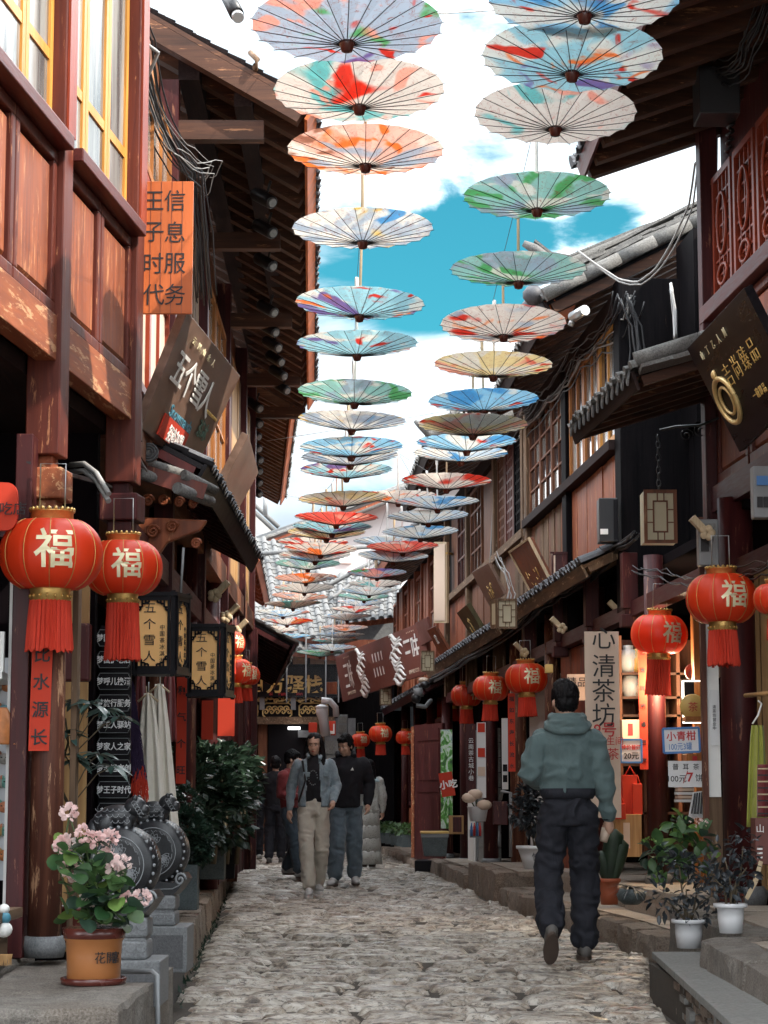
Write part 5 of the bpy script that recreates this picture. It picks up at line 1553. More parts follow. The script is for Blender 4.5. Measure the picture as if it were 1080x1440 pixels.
def lantern(px, py, w, label, group, ang=22, tassel=0, sc=1.0, hang=None, y=None, faceback=False, tl=1.0):
    y = y or .45 * sc * F / w
    p = W(px, py, y)
    t = thing('red_lantern', label, 'lantern', p, group)
    t.rotation_euler = (R(rnd.uniform(-2, 2)), R(rnd.uniform(-2, 2)), 0); s = w * y / F / .45
    t.scale = (s, s, s)
    for nm, m in (('shade', LB), ('rib_frame', LR_), ('top_cap', LC), ('bottom_cap', LO), ('tassel', LT[tassel]), ('bail', LW)):
        o = link(bpy.data.objects.new(nm, m), t)
        if nm in ('shade', 'rib_frame'): o.rotation_euler = (0, 0, R(7))
        if nm == 'tassel': o.scale = (1.22, 1.22, tl); o.location = (0, 0, -.2 * (1 - tl))
        if nm in ('top_cap', 'bottom_cap'): o.scale = (1.16, 1.16, 1)
    c = link(bpy.data.objects.new('character', FU[ang]), t)
    return t
GL = 'red lanterns hung from the left house'; GRt = 'red lanterns hung along the right row'
lantern(72, 780, 146, 'largest red lantern with golden character, nearest on the left, before the worn column', GL, 12, 0)
lantern(173, 799, 112, 'second left red lantern, half behind the largest one, with long tassel', GL, 12, 1, tl=1.15, y=10.5)
lantern(321, 905, 48, 'left lantern partly hidden behind the box lantern, topmost of the far cluster', GL, 50, 2, y=18.2)
lantern(330, 944, 50, 'middle lantern of the far left cluster above the bush', GL, 50, 2, y=19)
lantern(346, 950, 40, 'left cluster lantern showing its golden character beside the inn board', GL, 34, 2, y=22)
lantern(326, 1018, 22, 'tiny red lantern on the left by the inn door post', GL, 34, 2, y=34)
lantern(338, 1022, 20, 'small red lantern in front of the inn frieze end', GL, 34, 2, y=38)
lantern(1015, 842, 101, 'large red lantern before the dark red column on the right', GRt, 12, 0)
lantern(927, 892, 80, 'red lantern above the orange price sign on the tea shop', GRt, 22, 1)
lantern(740, 954, 60, 'red lantern hung above the head of the man in the green hoodie', GRt, 12, 2)
lantern(690, 968, 51, 'red lantern just left of the one above the hooded man', GRt, 12, 2)
lantern(656, 978, 44, 'red lantern in the middle of the overlapping right cluster', GRt, 34, 2)
lantern(641, 980, 38, 'half-hidden lantern at the back of the overlapping right cluster', GRt, 34, 2)
lantern(617, 997, 35, 'red lantern by the security cameras, over the open door panel', GRt, 34, 2)
lantern(570, 1037, 27, 'red lantern against the left edge of the open door panel', GRt, 34, 2, y=37)
lantern(535, 1032, 33, 'higher one of the two red lanterns over the woman in white', GRt, 22, 2, y=36)
lantern(507, 1041, 27, 'lower leftmost lantern of the right row, beside the stone wall', GRt, 22, 2, y=40)
# lantern away from the viewer at the right edge
lantern(1090, 842, 62, 'red lantern cut by the right picture edge', GRt, 50, 0, y=12.2)
# rods and brackets that carry lanterns
lr = thing('lantern_rod', 'thin steel rod fixed under the left beam, holding the two large lanterns', 'rod', W(72, 655, 9.3))
MB().beam(W(40, 652, 9.27), W(180, 690, 11.9), .02, .02).build('bar', M['black_metal'], lr)
LEG = []
# ================================================================ boards and signs
def free_board(label, c, mat, y, tilt=.35, th=.04, rim=None, name='shop_sign'):
    """c: four photo corners TL TR BR BL at depths y"""
    ys_ = y
    P_ = [W(px, py, yy) for (px, py), yy in zip(c, ys_)]
    root = thing(name, label, 'shop sign', sum(P_, Vector()) / 4)
    n = (P_[1] - P_[0]).cross(P_[3] - P_[0]).normalized()
    if n.y > 0: n = -n
    MB().prism([P_[3], P_[2], P_[1], P_[0]], -n * th).build('board', mat, root, bevel=.003)
    if rim:
        for i in range(4):
            MB().beam(P_[i] + n * .002, P_[(i + 1) % 4] + n * .002, .022, .03, n).build('rim', rim, root)
    right = (P_[1] - P_[0]).normalized(); up = (P_[0] - P_[3]).normalized()
    def at(u, v, push=.006): return P_[3].lerp(P_[2], u).lerp(P_[0].lerp(P_[1], u), v) + n * push
    return root, right, up, n, at, P_
# orange information sign, facing the street's viewer
sg = thing('shop_sign', 'upright orange wooden board with two columns of black characters', 'shop sign', W(233, 350, 11.35))
p, q = W(195, 441, 11.35), W(272, 255, 11.35)
MB().box(p.x, q.x, 11.35, 11.375, p.z, q.z).build('board', M['sign_orange'], sg, bevel=.002)
for k in range(1, 5):
    x = p.x + (q.x - p.x) * k / 5
    MB().box(x - .001, x + .001, 11.348, 11.35, p.z, q.z).build('joint', M['board_choc'], sg)
for col_, px in (('信息服务', 246), ('王子时代', 216)):
    for k, ch in enumerate(col_):
        lettering(ch, .128, M['black_ink'], W(px, 282 + k * 44 - (0 if k else 0), 11.3476), (1, 0, 0), (0, 0, 1), sg, .0003, 0, name='character', sx=.95)
# big brown tilted board
bd, rt, up, n, at, _ = free_board('large brown board with white ice-cream shop characters hung aslant on the left', [(264, 438), (338, 529), (272, 667), (198, 601)], M['board_brown'], (11.6, 13.36, 13.3, 11.6), th=.05)
for ch, u in (('五', .18), ('个', .35), ('雪', .52), ('人', .68)):
    lettering(ch, .23, M['white_paint'], at(u, .60), rt, up, bd, .002, .002, name='character', sx=1.4)
lettering('茶冰', .12, M['green_ink'], at(.82, .36), rt, up, bd, .002, .001, name='character', sx=1.2)
lettering('THE FIVE SNOWMEN', .03, M['gold_paint'], at(.84, .52), rt, up, bd, .002, sx=1.3)
lettering('云 川 山 水 人', .05, M['pale_gold'], at(.38, .87), rt, up, bd, .002, sp=1.6, sx=1.6)
lettering('Snowmanda', .10, M['teal_ink'], at(.46, .29), rt, up, bd, .002, .001, sx=1.3)
rp = MB(); c_ = at(.42, .14, .006); hw, hh = .34, .065
rp.prism([c_ - rt * hw - up * hh, c_ + rt * hw - up * hh, c_ + rt * hw + up * hh, c_ - rt * hw + up * hh], n * .012).build('red_plate', M['red_couplet'], bd)
lettering('招商加盟', .105, M['white_paint'], at(.45, .12, .022), rt, up, bd, .002, .001, name='character')
# second brown board further on
bd, rt, up, n, at, _ = free_board('smaller dark brown board with faint gilt strokes behind the large tilted one', [(340, 607), (355, 660), (322, 719), (297, 690)], M['board_brown'], (16, 18, 17.9, 16), th=.06)
lettering('丽江古城', .17, M['pale_gold'], at(.5, .45), rt, up, bd, .002, name='character')
lettering('南北', .13, M['gold_paint'], at(.82, .75), rt, up, bd, .002, name='character')
# black board top right
bd, rt, up, n, at, _ = free_board('large black lozenge board with thin gold characters and ring at the upper right', [(966, 490), (1046, 405), (1122, 556), (1040, 636)], M['board_black'], (12.5, 11.0, 11.0, 12.5), th=.05)
for ch, u in (('吉', .36), ('尚', .50), ('臻', .64), ('品', .78)):
    lettering(ch, .15, M['gold_paint'], at(u, .56), rt, up, bd, .002, -.002, name='character', sx=1.15)
lettering('一 碗 即 品', .06, M['gold_paint'], at(.62, .26), rt, up, bd, .002)
for k, ch in enumerate('山丁乙人川'):
    lettering(ch, .06, M['pale_gold'], at(.16 + .1 * k, .85), rt, up, bd, .002, name='character')
c_ = at(.20, .40, .01)
for rr, w_ in ((.125, .016), (.075, .010)):
    MB().tube([c_ + rt * (1.5 * rr * math.cos(t / 28 * 6.2832)) + up * (rr * 1.1 * math.sin(t / 28 * 6.2832)) for t in range(29)], w_, 8, cap=False).build('gold_ring', M['gold_flat'], bd)
MB().ell(c_ + up * .17, (.02, .02, .03), 8, 6).build('gold_bud', M['gold_flat'], bd)
# rust red board, centre right
bd, rt, up, n, at, _ = free_board('rust red board with pale rim and gilt specks below the brown windows', [(717, 776), (744, 757), (783, 834), (758, 853)], M['board_rust'], (22.4, 20.9, 20.9, 22.4), rim=M['pale_wood'])
for k in range(16):
    lettering(rnd.choice('丶丨丿乀'), .09, M['gold_paint'], at(.2 + .6 * rnd.random(), .12 + .4 * rnd.random()), rt, up, bd, .002)
bd, rt, up, n, at, _ = free_board('dark brown board with orange gilt strokes left of the rust red one', [(663, 805), (686, 792), (709, 836), (688, 852)], M['board_brown'], (26.4, 25.0, 25.0, 26.4))
for k in range(9): lettering(rnd.choice('丶丨丿'), .11, M['gold_paint'], at(.25 + .5 * rnd.random(), .2 + .4 * rnd.random()), rt, up, bd, .002)
bd, rt, up, n, at, _ = free_board('olive black board hung aslant above the far eave strip', [(642, 862), (656, 850), (681, 892), (668, 903)], M['board_olive'], (28.2, 27.4, 27.4, 28.2), th=.06)
for k in range(7): lettering(rnd.choice('丶丨丿'), .12, M['gold_paint'], at(.25 + .5 * rnd.random(), .25 + .4 * rnd.random()), rt, up, bd, .002)
bd, rt, up, n, at, _ = free_board('small brown board with a red emblem beside the big patterned banner', [(600, 886), (611, 881), (635, 921), (622, 927)], M['board_rust'], (31, 30.4, 30.4, 31))
lettering('家', .16, M['white_paint'], at(.5, .62), rt, up, bd, .003)
bd, rt, up, n, at, _ = free_board('short plain brown board at the near end of the big patterned banner', [(584, 876), (600, 868), (606, 900), (592, 908)], M['board_choc'], (33.5, 32, 32, 33.5))
# big brown banner with white brush pattern
bn, rt, up, n, at, BP = free_board('long chocolate banner with white swirls and characters over the far right shops', [(471, 924), (596, 873), (604, 946), (482, 987)], M['board_choc'], (39.5, 33.2, 33.2, 39.5), th=.06)
lettering('三味', .55, M['white_paint'], at(.135, .52), rt, up, bn, .004, .002, name='character', sx=.62)
lettering('三味', .55, M['white_paint'], at(.86, .52), rt, up, bn, .004, .002, name='character', sx=.9)
for (u, v) in ((.50, .66), (.50, .36)):
    for k in range(4):
        MB().beam(at(u - .05 + .033 * k, v - .09, .008), at(u - .055 + .033 * k, v + .09, .008), .05, .01, n).build('stroke', M['white_paint'], bn)
sr = random.Random(9)
for (u0, wd) in ((.30, .09), (.70, .11)):
    for k in range(11):
        v0 = .95 - k * .088; pts = []
        for t in range(14):
            tt = t / 13
            pts.append(at(u0 + wd * (tt - .5) + .02 * math.sin(k), v0 - .10 * tt + .05 * math.sin(tt * 7 + k * 1.3), .008))
        MB().tube(pts, [.008 + .03 * math.sin(math.pi * t / 13) for t in range(14)], 5).build('swirl', M['white_paint'], bn)
for u in (.14, .86):
    lettering('SAN WEI FOOD', .09, M['sign_cream'], at(u, .13), rt, up, bn, .003)
    lettering('· · · · ·', .2, M['sign_cream'], at(u, .9), rt, up, bn, .003)

# red rounded sign, far left edge
rs_ = thing('shop_sign', 'rounded bright red hanging sign cut by the left picture edge', 'shop sign', W(5, 712, 9.1))
c_ = W(0, 712, 9.1); pts = []
for k in range(24):
    a = k / 24 * 6.2832; e = .55
    pts.append((c_.x + math.copysign(abs(math.cos(a)) ** e, math.cos(a)) * .075, 9.1, c_.z + math.copysign(abs(math.sin(a)) ** e, math.sin(a)) * .105))
MB().prism(pts, (0, .03, 0)).build('board', M['red_couplet'], rs_)
lettering('小吃店', .06, M['black_ink'], W(8, 715, 9.09), (1, 0, 0), (0, 0, 1), rs_, .002)

# box lanterns of the ice-cream shop
def box_lantern(px0, px1, py0, py1, y, label, side=.62, yaw=-.30, main='五个雪人', sub='中国茶冰淇淋'):
    a = W(px0, py1, y); b = W(px1, py0, y); w = b.x - a.x; h = b.z - a.z; cx = (a.x + b.x) / 2
    root = thing('box_lantern', label, 'lantern', (cx + w * .2, y + w * .4, a.z), 'box lanterns with amber panes on the left')
    th = w * .07; dpt = w * 1.0
    # face towards the viewer and face towards the street (right)
    def face(o, r, wd, txt=True):
        r = Vector(r); nrm = r.cross(Vector((0, 0, 1)))
        def Q(u, v, p=0): return o + r * (u * wd) + Vector((0, 0, v * h)) + nrm * p
        f = MB()
        for (u0, u1, v0, v1) in ((0, .08, 0, 1), (.92, 1, 0, 1), (.08, .92, 0, .06), (.08, .92, .94, 1)):
            f.hexa([Q(u0, v0, -.01), Q(u1, v0, -.01), Q(u1, v0, .012)if False else Q(u1, v0, .012), Q(u0, v0, .012), Q(u0, v1, -.01), Q(u1, v1, -.01), Q(u1, v1, .012), Q(u0, v1, .012)])
        bw = .009
        for (cu, cv, su, sv) in ((.08, .94, 1, -1), (.92, .94, -1, -1), (.08, .06, 1, 1), (.92, .06, -1, 1)):
            for (p, q) in (((.10, 0), (.10, .09)), ((.10, .09), (0, .09)), ((.20, 0), (.20, .045)), ((.20, .045), (.10, .045)), ((.05, .09), (.05, .13)), ((.05, .13), (0, .13)), ((.30, 0), (.30, .028)), ((.30, .028), (.2, .028))):
                f.beam(Q(cu + su * p[0], cv + sv * p[1], .004), Q(cu + su * q[0], cv + sv * q[1], .004), bw, .010)
        f.build('fretwork', M['black_gloss'], root)
        MB().hexa([Q(.05, .03, -.008), Q(.95, .03, -.008), Q(.95, .03, -.004), Q(.05, .03, -.004), Q(.05, .97, -.008), Q(.95, .97, -.008), Q(.95, .97, -.004), Q(.05, .97, -.004)][0:8]).build('pane', M['lantern_paper'], root)
        for k, ch in enumerate(main):
            lettering(ch, h * .155, M['black_ink'], Q(.40, .84 - k * .215, -.001), r, (0, 0, 1), root, .001, 0, name='character', sx=1.15 * min(1, wd / w))
        for k, ch in enumerate(sub):
            lettering(ch, h * .075, M['black_ink'], Q(.77, .58 - k * .088, -.001), r, (0, 0, 1), root, .001, 0, name='character', sx=min(1, wd / w))
    o = Vector((a.x, y, a.z))
    face(o, (1, 0, 0), w)
    face(Vector((a.x + w + .03, y + .0, a.z)), Vector((side, 1.0, 0)).normalized(), w * 1.0)
    f = MB()
    cz0, cz1 = a.z, b.z
    c2 = Vector((a.x + w + .03, y, 0)); e2 = c2 + Vector((side, 1, 0)).normalized() * w
    for q in (Vector((a.x, y, 0)), Vector((a.x + w + .015, y, 0)), e2):
        f.box(q.x - .012, q.x + .012, q.y - .012, q.y + .012, cz0 - .03, cz1 + .03)
    f.build('corner_post', M['black_gloss'], root)
    for z in (cz0 - .02, cz1):
        MB().prism([(a.x - .02, y - .02, z), (a.x + w + .04, y - .02, z), (e2.x + .02, e2.y + .02, z), (e2.x - w * .9, e2.y + .05, z), (a.x - .02, y + w, z)], (0, 0, .02)).build('lid', M['black_gloss'], root)
    return root
box_lantern(190, 240, 838, 943, 11.6, 'amber box lantern with black fretwork and four characters, beside the white shawl', .28)
box_lantern(266, 309, 882, 975, 13.2, 'lower amber box lantern with black fretwork, in front of the far red lanterns', .22)
MB().tube([W(258, 770, 12), W(254, 838, 12)], .008, 6).build('hanging_rod', M['grey_metal'], bpy.data.objects['box_lantern'])

# framed paper lanterns on the right
def frame_lantern(px0, px1, py0, py1, y, label, mat='brown_wood', sidepx=0, chain=True):
    a = W(px0, py1, y); b = W(px1, py0, y); w = b.x - a.x; h = b.z - a.z
    root = thing('wall_lantern', label, 'lantern', ((a.x + b.x) / 2, y, a.z), 'square wooden lanterns of the right row')
    MB().box(a.x, b.x, y, y + w * .9, a.z + .01, b.z - .01).build('body', M['screen_paper'], root)
    f = MB(); t = w * .10
    f.box(a.x, b.x, y - .02, y, a.z, a.z + t).box(a.x, b.x, y - .02, y, b.z - t, b.z).box(a.x, a.x + t, y - .02, y, a.z + t, b.z - t).box(b.x - t, b.x, y - .02, y, a.z + t, b.z - t)
    f.build('frame', M[mat], root)
    x0, x1, z0, z1 = a.x + w * .27, b.x - w * .27, a.z + h * .20, b.z - h * .20
    g = MB(); t2 = w * .045
    g.box(x0, x1, y - .014, y - .001, z0, z0 + t2).box(x0, x1, y - .014, y - .001, z1 - t2, z1).box(x0, x0 + t2, y - .014, y - .001, z0 + t2, z1 - t2).box(x1 - t2, x1, y - .014, y - .001, z0 + t2, z1 - t2)
    for (p, q) in (((x0 + x1) / 2 - w * .1, 1), ((x0 + x1) / 2 + w * .1, 1)):
        g.box(p, p + t2 * .7, y - .012, y - .001, a.z + t, z0).box(p, p + t2 * .7, y - .012, y - .001, z1, b.z - t)
    for z in (a.z + h * .38, a.z + h * .62):
        g.box(a.x + t, x0, y - .012, y - .001, z, z + t2 * .7).box(x1, b.x - t, y - .012, y - .001, z, z + t2 * .7)
    g.build('fretwork', M[mat], root)
    if sidepx:
        s = MB()
        d = W(sidepx, (py0 + py1) / 2, y).x - a.x
        s.hexa([(a.x + d, y + w * .55, a.z + .005), (a.x, y, a.z + .005), (a.x, y + .02, a.z + .005), (a.x + d, y + w * .6, a.z + .005), (a.x + d, y + w * .55, b.z - .005), (a.x, y, b.z - .005), (a.x, y + .02, b.z - .005), (a.x + d, y + w * .6, b.z - .005)])
        s.build('side_panel', M[mat], root)
        s = MB(); k = .25
        s.hexa([(a.x + d * (1 - k), y + w * .38, a.z + h * .15), (a.x + d * k, y + w * .12, a.z + h * .15), (a.x + d * k, y + w * .15, a.z + h * .15), (a.x + d * (1 - k), y + w * .42, a.z + h * .15), (a.x + d * (1 - k), y + w * .38, b.z - h * .15), (a.x + d * k, y + w * .12, b.z - h * .15), (a.x + d * k, y + w * .15, b.z - h * .15), (a.x + d * (1 - k), y + w * .42, b.z - h * .15)])
        s.build('side_pane', M['screen_paper'], root)
    return root, a, b
rt_, a, b = frame_lantern(906, 951, 689, 764, 15.2, 'largest wooden lantern, hung on a twisted chain under the near right pent roof')
c_ = (a.x + b.x) / 2
for k in range(9):
    z = b.z + .01 + k * .047
    MB().tube([Vector((c_ + .014 * math.cos(t / 10 * 6.283) * (1 if k % 2 else .4), 15.25 + .012 * math.cos(t / 10 * 6.283) * (0 if k % 2 else 1), z + .028 * math.sin(t / 10 * 6.283))) for t in range(11)], .0045, 5, cap=False).build('chain_link', M['black_metal'], rt_)
ir_ = MB().tube([W(928, 605, 15.25), W(950, 600, 15.2), W(985, 598, 15.0), W(1010, 588, 14.8)], .010, 6).build('bracket_arm', M['black_metal'], rt_)
for (px, py, rr) in ((965, 612, .05), (985, 606, .06), (1000, 612, .045)):
    q = W(px, py, 15.1); MB().tube([q + Vector((rr * (1 - t / 24) * math.cos(t * .5), 0, rr * (1 - t / 24) * math.sin(t * .5))) for t in range(20)], .005, 5).build('bracket_scroll', M['black_metal'], rt_)
frame_lantern(699, 727, 842, 884, 22.0, 'pale wooden lantern with side pane between the tilted boards and eave strip', 'grey_wood', 690)
frame_lantern(592, 611, 915, 945, 29.5, 'small wooden lantern above the security cameras', 'grey_wood')
frame_lantern(534, 551, 967, 992, 36.5, 'tiny wooden lantern under the long chocolate banner', 'grey_wood')

# red couplet strips with brush characters
def couplet(label, px0, px1, py0, py1, y, text, size, parent_mat='red_couplet', dx=0):
    a = W(px0, py1, y); b = W(px1, py0, y)
    root = thing('couplet_strip', label, 'paper strip', ((a.x + b.x) / 2, y, a.z), 'red couplet strips pasted on columns')
    MB().hexa([(a.x - dx, y, a.z), (b.x - dx, y, a.z), (b.x - dx, y + .004, a.z), (a.x - dx, y + .004, a.z), (a.x, y, b.z), (b.x, y, b.z), (b.x, y + .004, b.z), (a.x, y + .004, b.z)]).build('paper', M['red_couplet'], root)
    n = len(text)
    for k, ch in enumerate(text):
        z = b.z - (b.z - a.z) * (k + .5) / n
        lettering(ch, size, M['black_ink'], ((a.x + b.x) / 2 - dx * (k / n), y - .003, z), (1, 0, 0), (0, 0, 1), root, .001, .001, name='character')
    return root
couplet('red couplet strip on the nearest left column with large black characters', 43, 76, 862, 1056, 9.27, '造比水源长', .075, dx=.01)
couplet('red couplet strip on the left column below the box lanterns', 247, 263, 952, 1102, 13.75, '和气个旺', .06)
couplet('long plain red couplet strip at the tea shop column right of the white sign', 900, 909, 905, 1082, 17.3, '生意兴隆通四海', .04)
couplet('red couplet strip on the column behind the hooded man', 715, 724, 975, 1085, 22.7, '福如东海长流水', .055)
for (x0, x1, y0, y1, yy) in ((283, 300, 985, 1040, 17.2), (306, 330, 975, 1035, 17.8)):
    cc = thing('red_banner', 'plain red cloth hanging beneath the far left lanterns' if x0 < 300 else 'wider plain red cloth hanging above the bush', 'banner', W(x0, y1, yy), 'plain red cloths on the left')
    a = W(x0, y1, yy); b = W(x1, y0, yy)
    MB().box(a.x, b.x, yy, yy + .01, a.z, b.z).build('cloth', M['red_couplet'], cc)

# rack of black plaques with silver characters
rk = thing('plaque_rack', 'column of black plaques with pale brush characters beside the white shawl', 'sign rack', W(160, 1170, 11.2))
pr_ = MB()
a = W(137, 1170, 11.25); b = W(186, 880, 11.25)
MB().box(a.x, b.x, 11.24, 11.26, a.z, b.z).build('backing', M['black_gloss'], rk)
txt = ['梦回外婆家', '梦国护老店', '梦呼儿换酒', '梦旅行服务', '梦工人驿站', '梦家人之家', '梦非遗文创', '梦王子时代', '梦里水乡']
for k, s_ in enumerate(txt):
    py = 905 + k * 30.5 - 20
    p = W(136, py + 24, 11.2); q = W(184, py, 11.2)
    w2 = q.x - p.x; h2_ = q.z - p.z
    pts = []
    for (u, v) in ((.06, 0), (.94, 0), (.96, .12), (1, .22), (1, .78), (.96, .88), (.94, 1), (.06, 1), (.04, .88), (0, .78), (0, .22), (.04, .12)):
        pts.append((p.x + u * w2, 11.2, p.z + v * h2_))
    pl_ = MB().prism(pts, (0, .015, 0)).build('plaque', M['black_gloss'], rk)
    cc = Vector(((p.x + q.x) / 2, 11.197, (p.z + q.z) / 2))
    MB().tube([cc + (Vector(t) - cc) * .95 for t in pts] + [cc + (Vector(pts[0]) - cc) * .95], .0016, 4, cap=False).build('outline', M['carved_line'], pl_)
    lettering(s_, .042, M['paper_white'], cc, (1, 0, 0), (0, 0, 1), pl_, .001, .0008, name='character', sx=.85)
# sign strips for the tea shop
def flat_sign(label, px0, px1, py0, py1, y, mat, name='shop_sign', cat='sign', th=.012, roll=0, border=None):
    a = W(px0, py1, y); b = W(px1, py0, y)
    root = thing(name, label, cat, ((a.x + b.x) / 2, y, a.z))
    cx, cz = (a.x + b.x) / 2, (a.z + b.z) / 2; hw, hh = (b.x - a.x) / 2, (b.z - a.z) / 2
    rt = Vector((math.cos(roll), 0, math.sin(roll))); up = Vector((-math.sin(roll), 0, math.cos(roll)))
    C_ = Vector((cx, y, cz))
    MB().prism([C_ - rt * hw - up * hh, C_ + rt * hw - up * hh, C_ + rt * hw + up * hh, C_ - rt * hw + up * hh], (0, th, 0)).build('board', mat, root)
    if border:
        bw = .012
        for (s0, s1, s2, s3) in ((-1, -1, 1, -1), (1, -1, 1, 1), (1, 1, -1, 1), (-1, 1, -1, -1)):
            MB().beam(C_ + rt * hw * s0 + up * hh * s1 - Vector((0, .004, 0)), C_ + rt * hw * s2 + up * hh * s3 - Vector((0, .004, 0)), bw * 1.2, bw, Vector((0, 1, 0))).build('border', border, root)
    def at(u, v): return C_ + rt * (hw * (2 * u - 1)) + up * (hh * (2 * v - 1)) - Vector((0, .004, 0))
    return root, rt, up, at
s_, rt, up, at = flat_sign('tall cream sign with large black brush characters beside the hooded man', 825, 870, 888, 1150, 16.9, M['sign_cream'])
for ch, py in (('心', 903), ('清', 942), ('茶', 977), ('坊', 1011)):
    lettering(ch, .195, M['black_ink'], W(849, py - 6, 16.89), (1, 0, 0), (0, 0, 1), s_, .002, 0, name='character')
lettering('19号', .125, M['red_ink'], W(847, 1026, 16.89), (1, 0, 0), (0, 0, 1), s_, .002, .001, name='character')
lettering('有卫生间', .07, M['red_ink'], W(852, 1042, 16.89), (1, 0, 0), (0, 0, 1), s_, .002, 0, name='character')
lettering('茶', .10, M['red_ink'], W(862, 1060, 16.89), (1, 0, 0), (0, 0, 1), s_, .002, 0, name='character')
s_, rt, up, at = flat_sign('small white sign reading fine goods left of the tall cream sign', 798, 824, 948, 985, 17.2, M['sign_cream'])
lettering('精品', .085, M['black_ink'], at(.5, .7), rt, up, s_, .002, 0, name='character')
s_, rt, up, at = flat_sign('blue bordered price sign for tea at twenty yuan below the jar shelves', 873, 902, 1040, 1072, 17.25, M['paper_white'], border=M['blue_ink'])
lettering('特价普洱', .040, M['red_ink'], at(.5, .66), rt, up, s_, .002, .001, name='character')
lettering('20元', .062, M['black_ink'], at(.5, .28), rt, up, s_, .002, .001, name='character')
s_, rt, up, at = flat_sign('blue bordered price sign hung aslant, one hundred yuan for three tins', 933, 983, 1024, 1058, 14.6, M['paper_white'], roll=R(2.0), border=M['blue_ink'])
lettering('小青柑', .068, M['red_ink'], at(.5, .68), rt, up, s_, .002, .001, name='character')
lettering('100元3罐', .056, M['blue_ink'], at(.47, .25), rt, up, s_, .001, 0, name='character', sx=.74)
s_, rt, up, at = flat_sign('white handwritten paper price note below the aslant price sign', 940, 989, 1070, 1107, 14.65, M['paper_white'], name='price_note', th=.003)
lettering('普  耳  茶', .045, M['black_ink'], at(.5, .78), rt, up, s_, .001, name='character')
lettering('100元', .055, M['black_ink'], at(.25, .32), rt, up, s_, .001, name='character')
lettering('7', .085, M['red_ink'], at(.62, .38), rt, up, s_, .001, .002, name='character')
lettering('饼', .055, M['black_ink'], at(.87, .36), rt, up, s_, .001, name='character')
MB().beam(at(.42, .15), at(.55, .62), .004, .004).build('pen_stroke', M['red_ink'], s_)
s_, rt, up, at = flat_sign('narrow white notice pasted on the white board of the dark red column', 999, 1010, 970, 1048, 14.34, M['paper_white'], name='notice', th=.003)
lettering('清\n茶\n坊\n营\n业\n中', .026, M['black_ink'], at(.5, .5), rt, up, s_, .001, line=1.1, name='character')
# posters and signs further along
s_, rt, up, at = flat_sign('red restaurant sign leaning under the open door panel edge', 619, 638, 1086, 1120, 28.5, M['red_couplet'], roll=R(9))
lettering('小吃', .12, M['white_paint'], at(.6, .5), rt, up, s_, .003, .004, name='character')
s_, rt, up, at = flat_sign('white poster with a red heading between two right-hand columns', 671, 683, 1016, 1122, 24.9, M['paper_white'], name='poster')
for v, c in ((.93, 'red_couplet'), (.60, 'red_couplet'), (.35, 'sign_cream')):
    p = at(.1, v - .06); q = at(.9, v + .06); MB().box(p.x, q.x, p.y - .004, p.y - .001, p.z, q.z).build('printed_block', M[c], s_)
def greenart():
    t = NT('green_print'); v = t.coord((9, 9, 5), rand=False)
    n = t.noise(v, 1.0, 6, .6, 1.2)
    t.setc(t.ramp(n, [(.36, (.03, .10, .03)), (.47, (.12, .45, .06)), (.52, (.75, .85, .75)), (.62, (.10, .36, .30)), (.7, (.8, .88, .85))])); t.rough(.5); return t.m
M['green_print'] = greenart()
s_, rt, up, at = flat_sign('tall bright green willow print standing in a doorway', 620, 636, 1026, 1165, 29.2, M['green_print'], name='poster')
s_, rt, up, at = flat_sign('dark red column board with tiny white writing', 656, 669, 1018, 1118, 26.6, M['maroon'], name='notice')
lettering('云\n南\n茶\n古\n城\n小\n巷', .07, M['paper_white'], at(.5, .5), rt, up, s_, .001, line=1.1, name='character')
s_, rt, up, at = flat_sign('white wall notice with dark photo squares behind the peeling column', 706, 714, 1010, 1110, 23.8, M['paper_white'], name='notice')
for v in (.30, .15):
    p = at(.15, v - .05); q = at(.85, v + .05); MB().box(p.x, q.x, p.y - .004, p.y - .001, p.z, q.z).build('printed_block', M['black_gloss'], s_)

